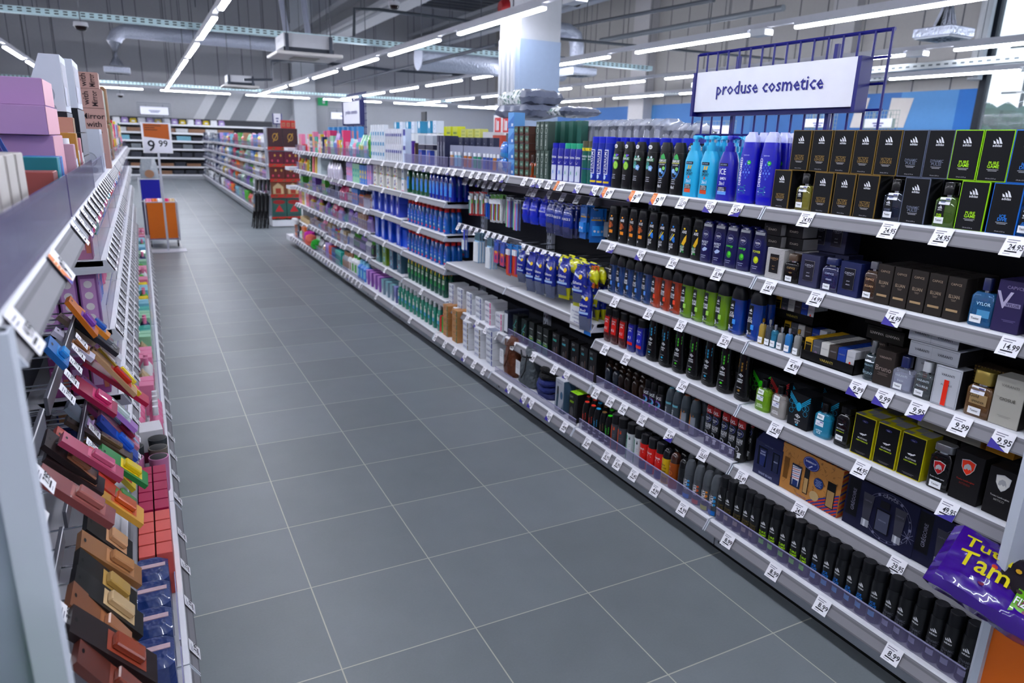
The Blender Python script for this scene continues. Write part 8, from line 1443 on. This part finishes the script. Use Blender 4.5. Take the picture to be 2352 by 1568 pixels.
for k, (v0, v1, uL, uC, yy) in enumerate(((330, 396, 252, 279, 4.6), (248, 322, 244, 270, 4.8))):
    a, c = ony(uL, v1, yy), ony(uC, v0, yy); h_ = .3
    b = MB(); b.bbox(-.09, .09, 0, .25, 0, h_, M('#b4c9bf', .5), .03); b.bbox(-.098, .098, .02, .24, -.0, h_ + .008, M('#8a6a4c', .6), .01)
    single('mint_organiser', b, (-.835, 4.9, lt + .31 * k), f'mint rounded box in brown carton, {("lower", "upper")[k]} of two', 'box')
RB2 = [('#3f8f86', 'teal'), ('#e58fb0', 'pink'), ('#5fb04a', 'green'), ('#d8407a', 'magenta'), ('#4f8fd8', 'blue'), ('#c9392f', 'red'), ('#e0c83a', 'yellow'), ('#dfe0e4', 'white')]
for i in range(1, 7):
    fill(lt, -.8, 5.3 + (i - 1) * 1.2, 6.5 + (i - 1) * 1.2, [(B_, RB2[i % 8][0], '#dfe0e4', .09, .34, 2), (CA_, RB2[(i + 3) % 8][0], '#dfe0e4', .1, .28, 2), (PO, RB2[(i + 5) % 8][0], '#e58fb0', .12, .3, 2), (B_, RB2[(i + 2) % 8][0], '#e0c83a', .12, .38, 1)], f'on the left top shelf, stretch {("one", "two", "three", "four", "five", "six")[i - 1]}', side=-1, hmax=.4)
# cosmetics behind the near guard
def palette(c, lab_, w=.16, h=.3, d=.03): return box_p('makeup_palette', w, d, h, c, lambda b, F, hh: (b.lab(F, -w * .36, w * .36, hh * .15, hh * .6, mm(lab_)), b.disc(F, 0, hh * .8, w * .12, w * .12, mm(lab_), 1, 10)), r=.25)
for i, (c, l, y, x, ry, h, nm) in enumerate((('#8d5f60', '#a87c78', -.42, -.92, .25, .4, 'dusty rose'), ('#c2504c', '#d07a70', -.36, -.9, .3, .34, 'coral'), ('#94706e', '#b08a84', -.2, -.9, .28, .38, 'mauve brown'), ('#3b2f86', '#8a6ad0', .02, -.88, .34, .4, 'holographic violet'), ('#2b4f9a', '#5fc4c9', .1, -.88, .34, .38, 'holographic blue'))):
    put(palette(c, l, h=h), x, y, lt, f'{nm} makeup palette leaning back on the near left top shelf', 'makeup palette', None, rz=0, ry=0, rx=-.0).rotation_euler = (0, -ry, .25)
for i in range(3): stack(-.765, .12, -.78 + i * .13, .1, lt, .2, '#bdb8b4', f'pale grey cosmetic pouch box with gold patch behind the near guard, {ORD[i]}', '#b9b4b0', lambda b, F, h: (b.lab(F, -.02, .03, .03, h * .7, mm('#c9a048')), b.disc(F, .0, h * .8, .015, .015, mm('#d8b0a0'), 1, 10)), name='cosmetic_box')
stack(-.75, .14, .0, .12, lt, .135, '#a8605c', 'brick pink cosmetic box behind the near guard', '#8f5a5c', name='cosmetic_box')
for i, (c, nm) in enumerate((('#2a8a94', 'teal'), ('#1f9ab4', 'turquoise'), ('#3a4a9c', 'indigo'), ('#3a8ac9', 'sky blue'))): stack(-.75, .1, .17 + i * .045, .04, lt, .17, c, f'thin {nm} cosmetic carton behind the near guard', name='cosmetic_box')
for i in range(6):
    c, nm = (('#c9aab8', 'pale pink'), ('#8fa4dc', 'periwinkle'), ('#b98a3c', 'gold'), ('#1c1c22', 'black'), ('#c98a94', 'rose'), ('#d8dce4', 'clear white'))[i]
    put(goods('bottle' if i % 2 else 'box', c, .07, .07, .2 + .02 * (i % 3), '#dfe0e4'), -.78, .82 + i * .09, lt, f'small {nm} cosmetic item past the pink stack on the left top shelf', 'cosmetics', None, rz=math.pi / 2)
# big acrylic guards near
for y0, y1, nm in ((-1.29, .03, 'near'), (.07, 1.36, 'next')): single('acrylic_screen', MB().box(-.728, -.723, y0, y1, lt + .002, lt + .125, M('#7f7a9c', .12, a=.72, n=0)), (0, 0, 0), f'{nm} violet-tinted acrylic screen along the left top shelf', 'screen', smooth=False)
# hanging cards, units 1 and 2 of the left gondola
def lhang(u, v, x, w, h, c, c2, label, tilt=0., dec=None, d=.02, cat='blister card', sw=0.):
    q = onx(u, v, x)
    while x < -.80 and (q.y > 1.28 or q.z - .8 * h < .6): x += .01; q = onx(u, v, x)
    q.y = min(1.28, max(q.y, -1.2)); q.z = max(q.z, .6 + .8 * h); b = MB(); b.box(-w / 2, w / 2, -d, 0, -h, 0, M(c, .35, coat=.2)); F = flat(-d)
    if dec: dec(b, F, h, w)
    else: b.lab(F, -w * .36, w * .36, -h * .86, -h * .4, mm(c2)); b.bbox(-w * .24, w * .24, -d - .02, -d, -h * .8, -h * .45, M(c2, .2, coat=.6), .004)
    b.disc(F, 0, -.014, .011, .005, BLACK, 1, 8)
    o = bpy.data.objects.new('blister_card', b.mesh('card', False)); link(o); o.location = q * U; o.rotation_euler = (tilt, sw, math.pi / 2 + .0); tag(o, label, cat); i_ = 0 if q.y < LY[1] else 1
    ee, ux, uy = EL[i_]; hook(ee, ux, uy, -1, x + .02, q.y, q.z - .012, -1.12); return o
LH = [(150, 690, '#c97a1c', '#8a4fb0', 'orange card with violet and blue liner pens', .11, .2), (172, 712, '#d8901c', '#2f6fc0', 'yellow-orange card with blue pens, nearest of its hook', .11, .19), (130, 728, '#8a7a6a', '#c9b8a8', 'beige brush card beside the orange cards', .1, .2), (168, 738, '#23242c', '#6a6d78', 'black tweezer card hanging behind the white one', .12, .24), (182, 742, '#d0d2dc', '#2a2c36', 'white card with black tweezers', .12, .25), (118, 762, '#c9c6d8', '#a07048', 'lilac white card with a brown pencil', .09, .2),
      (100, 790, '#1f6fb0', '#2f8fd0', 'bright blue card under the near rail', .1, .1), (205, 805, '#c9a884', '#c9392f', 'long beige card with red and green dots', .07, .3), (222, 800, '#d8b81c', '#e0d04a', 'thin yellow card behind the dotted one', .05, .3), (190, 830, '#b8124e', '#d83a7a', 'magenta card with pale dots, long and tilted', .11, .36), (180, 870, '#b486c9', '#c9d8d8', 'violet card with a silver applicator', .11, .36), (172, 878, '#c98a8a', '#d86a4a', 'salmon card with orange applicator in front', .11, .36),
      (165, 880, '#9c1250', '#c93a7a', 'deep pink pouch card with star', .14, .22), (150, 930, '#8f9aa8', '#c9b0d8', 'silver holographic glitter pack with star stickers', .17, .3), (195, 930, '#7a3060', '#b080a0', 'wine holographic card beside the glitter pack', .1, .26), (232, 930, '#a9c4dc', '#2a55b0', 'pale blue lip balm card', .11, .26), (225, 945, '#c98aa0', '#b03a5a', 'pink lip balm card in the middle', .11, .26), (222, 965, '#2450a8', '#2a6fd0', 'royal blue lip balm card in front', .11, .26), (250, 920, '#2a3f9c', '#8fa4e0', 'blue stick balm on a narrow card', .06, .2),
      (148, 965, '#3a2a20', '#5a4634', 'dark brown mascara box card', .08, .34), (120, 1000, '#a83a24', '#d8643a', 'rust red blush palette card', .12, .3), (135, 1010, '#b0486a', '#c96a8a', 'rose blush card', .1, .26), (95, 1010, '#23191a', '#b98468', 'black card with bronze eyeshadow, upper', .13, .24), (100, 1045, '#2a1c1c', '#b98468', 'black card with bronze eyeshadow, lower', .13, .24), (80, 1090, '#8a4a48', '#a86a64', 'dusty red blush card by the post', .12, .26),
      (215, 1000, '#4a2a6a', '#c9486a', 'dark violet novelty card', .1, .2), (225, 1040, '#2f8a4a', '#e0c81c', 'green and yellow fruit-shaped card', .12, .24), (235, 1060, '#e0cc1c', '#c9302a', 'yellow card with red and green pads', .12, .2), (212, 1100, '#b83a28', '#3f8a2a', 'red and green watermelon balm card', .12, .24), (195, 1110, '#d8a84a', '#c9642a', 'yellow savanna card with a brown round puff', .16, .26),
      (190, 1200, '#1c1a1a', '#c9a07c', 'black and beige contour palette card', .13, .22), (175, 1245, '#9a7048', '#b98a60', 'kraft brown brow card', .1, .26), (168, 1290, '#1c1a1a', '#b99a5a', 'black and gold powder card, upper', .12, .26), (160, 1330, '#1c1a1a', '#c9b08a', 'black and cream powder card, middle', .12, .28), (150, 1370, '#8a5a3a', '#a9744c', 'terracotta bronzer card', .13, .3), (150, 1430, '#23191a', '#9a4a34', 'black and rust powder card, lower', .13, .3), (165, 1500, '#6a3a30', '#8a4a3a', 'brown powder card at the lower edge', .13, .28)]
for i, (u_, v_, c, c2, lb_, w, h) in enumerate(LH):
    lhang(u_, v_, -.93 + (.05 if i % 3 == 0 else 0), w, h * .95, c, c2, lb_ + ', hung on the left', tilt=-.62 + random.uniform(-.15, .15), sw=random.uniform(-.15, .15))
for p_, lb_ in (((228, 775), 'shiny orange applicator balloon on a hook'), ): q = onx(*p_, -.8); o = put(goods('sponge', '#e07a2a', .1, .08, .07), q.x, q.y, q.z, lb_ + ' in the left gondola', 'applicator')
q = onx(228, 1200, -.84); put(goods('sponge', '#a9846a', .09, .07, .08), q.x, q.y, q.z, 'glossy brown round puff below the savanna card', 'puff')
# shelves behind the hooks: unit 3 onward, side-on
lc = [('#b07a9a', '#d8c0c9'), ('#9a6aa8', '#c9a0d0'), ('#a85a9a', '#d0b0d8'), ('#2a4a8a', '#c9986a')]
for k, z in enumerate((1.501, 1.166, .831, .506)):
    c, c2 = lc[k]
    for i in range(3):
        for j in range(2 if k else 1):
            put(box_p('cosmetic_box', .075, .1, .15 if k != 1 else .27, c, (lambda b, F, h, c2=c2: (b.lab(F, -.03, .03, h * .1, h * .9, mm(c2)), [b.disc(F, 0, h * (.2 + .2 * q_), .018, .018, mm('#e0dce0'), 2, 12) for q_ in range(4)])) if k == 1 else (lambda b, F, h, c2=c2: (b.lab(F, -.03, .01, h * .3, h * .9, mm(c2)), b.lab(F, .014, .034, h * .2, h * .6, mm('#c9806a')))), c), -.98 + .085 * i, 1.48, z + j * (.152 if k > 1 else 0) * (k != 1), f'small {("mauve", "rose pink dotted", "violet", "blue and peach")[k]} carton facing the near end, {ORD[i]} across{", upper" if j else ""}', 'box', 'cartons at the shelf ends of the left gondola', rz=0) if not (k == 1 and j) else None
    for s_ in range(6):
        y0 = 1.62 + s_ * 1.34 if s_ == 0 else LY[s_ + 2]
        fill(z, -.8, y0, LY[s_ + 3], [((B_, CA_, PO, BT)[(k + s_) % 4], RB2[(k + s_) % 8][0], '#dfe0e4', .1, .24, 3), ((PO, B_, CA_)[(k + s_) % 3], RB2[(k + s_ + 3) % 8][0], '#e58fb0', .11, .22, 3), (CA_, ('#b9a4d8', '#c9b48f', '#8fc9dc')[s_ % 3], '#dfe0e4', .1, .25, 2)], f'on left shelf {("two", "three", "four", "five")[k]}, unit {("three", "four", "five", "six", "seven", "eight")[s_]}', side=-1, hmax=.27)
# bottom shelf
LB = box_p('lip_balm_box', .06, .09, .2, '#d96a64', lambda b, F, h: b.text(F, 'LIP BALM', 0, h * .5, .03, mm('#c02a1c'), maxw=h * .8, rot=1), side='#e08a80'); MGB = box_p('hair_tie_box', .06, .09, .2, '#b30f5c', lambda b, F, h: (b.disc(F, 0, h * .5, .02, .014, mm('#e0c81c'), 2, 12)), top='#b30f5c')
def topdeco(b, F, h): pass
def floorbox(p, us, v, label, group, x=None, z=.201):
    for i, (u_, v_) in enumerate(us): q = onz_(u_, v_, z + p.h); put(p, q.x, q.y, z, f'{label}, {ORD[i]} in its block', 'box', group, rz=math.pi / 2)
def onz_(u, v, z): d = ray(u, v); return CAMPOS + d * ((z - CAMPOS.z) / d.z)
NB = box_p('zip_pouch', .17, .14, .2, '#23407c', None); zb_ = MB(); zb_.bbox(-.085, .085, -.07, .07, 0, .2, M('#23407c', .4, coat=.4, bump=.4), .02); zb_.box(-.012, .012, -.06, .06, .2, .203, M('#c9b0b8')); NB = Proto('zip_pouch', [('pouch', zb_)], .17, .14, .2)
y = -.98
for i, yy in enumerate((.08, .26, .43, -.1)): put(NB, -.66, yy, .202, f'navy blue zip pouch in clear film on the bottom left shelf, {ORD[i]}', 'pouch', 'navy zip pouches', rz=math.pi / 2)
for r_ in range(4):
    for c_ in range(4): put(LB, -.60 - c_ * .066 + .0, .56 + r_ * .1, .202, f'salmon lip balm carton in the block, column {("one", "two", "three", "four")[c_]}, {ORD[r_]} row', 'box', 'salmon lip balm cartons', rz=math.pi)
for r_ in range(5):
    for c_ in range(4): put(MGB, -.60 - c_ * .066, .97 + r_ * .1, .202, f'magenta carton with yellow dot in the block, column {("one", "two", "three", "four")[c_]}, {ORD[r_]} row', 'box', 'magenta cartons', rz=math.pi)
b = MB()
for i, (c, x_, y_, nm) in enumerate((('#c98ab0', -.6, 1.53, 'pink'), ('#c98ab0', -.72, 1.56, 'rose pink'), ('#6a6258', -.6, 1.66, 'taupe'), ('#2f343a', -.72, 1.72, 'charcoal'), ('#2f343a', -.6, 1.8, 'dark grey'))):
    b = MB(); b.sections([(0, .05, .04), (.1, .055, .045), (.2, .05, .05)], M(c, .45), 14); b.sections([(.201, .044, .044), (.203, .03, .03)], M('#1a1a1e'), 14); b.tube([(.05, 0, .05), (.09, 0, .1), (.05, 0, .17)], .012, M(c, .45), 8)
    put(Proto('dispenser', [('body', b)], .1, .1, .2), x_, y_, .202, f'{nm} plastic dispenser cup with handle on the bottom left shelf', 'dispenser', None)
WB_ = box_p('massager_box', .17, .16, .2, '#d8d6dc', lambda b, F, h: b.lab(F, -.08, .08, .002, h * .35, mm('#8a1050')), side='#8a1050')
put(WB_, -.66, 2.0, .202, 'white and magenta appliance box with blue swoosh on the bottom left shelf', 'box', None, rz=.1)
for i in range(8): put(goods('bottle', '#e58fb0', .08, .08, .25, '#dfe0e4'), -.6 - .1 * (i % 2), 2.2 + .1 * (i // 2), .202, f'pink lotion bottle with clear cap on the bottom left shelf, {ORD[i]} of eight', 'bottle', 'pink lotion bottles', rz=math.pi / 2)
for s_ in range(8):
    y0, y1 = (2.6, LY[3]) if s_ == 0 else (LY[s_ + 2], LY[s_ + 3]) if s_ < 8 else (0, 0)
    if y1 - y0 < .2: continue
    fill(.2, -.6, y0, y1, [((SP, PO, B_, TO)[s_ % 4], ('#d8407a', '#c9b48f', '#3fb0a4', '#e0c83a', '#5fb04a', '#8f6ac4', '#8fc9dc', '#c9392f')[s_], '#dfe0e4', .13, .2, 2), (B_, ('#8fc9dc', '#e58fb0', '#9fd0b0')[s_ % 3], '#dfe0e4', .1, .22, 3), (BT, ('#5fb04a', '#dfe0e4', '#23305c')[s_ % 3], '#e58fb0', .08, .26, 2)], f'on the bottom left shelf, stretch {("one", "two", "three", "four", "five", "six", "seven", "eight")[s_]}', side=-1, rows=2)
# blurred leafy pack at the very near left
b = lumpy([(0, .1, .1), (.2, .12, .12), (.5, .12, .1), (.7, .05, .05)], M('#3f8a3c', .6, bump=1.), 9, 20, .2); single('green_pack', b, (-.86, LY[0] - .2, .85), 'green leafy-looking pack at the near end of the left gondola, far out of focus', 'pack')
dup_ = [(l, g_) for l, g_ in LABELS.items() if len(g_) > 1 and len(set(g_)) > 1 or (len(g_) > 1 and g_[0] is None)]
print('DUP', len(dup_), [d_[0] for d_ in dup_[:12]], 'OBJ', len(COL.objects))
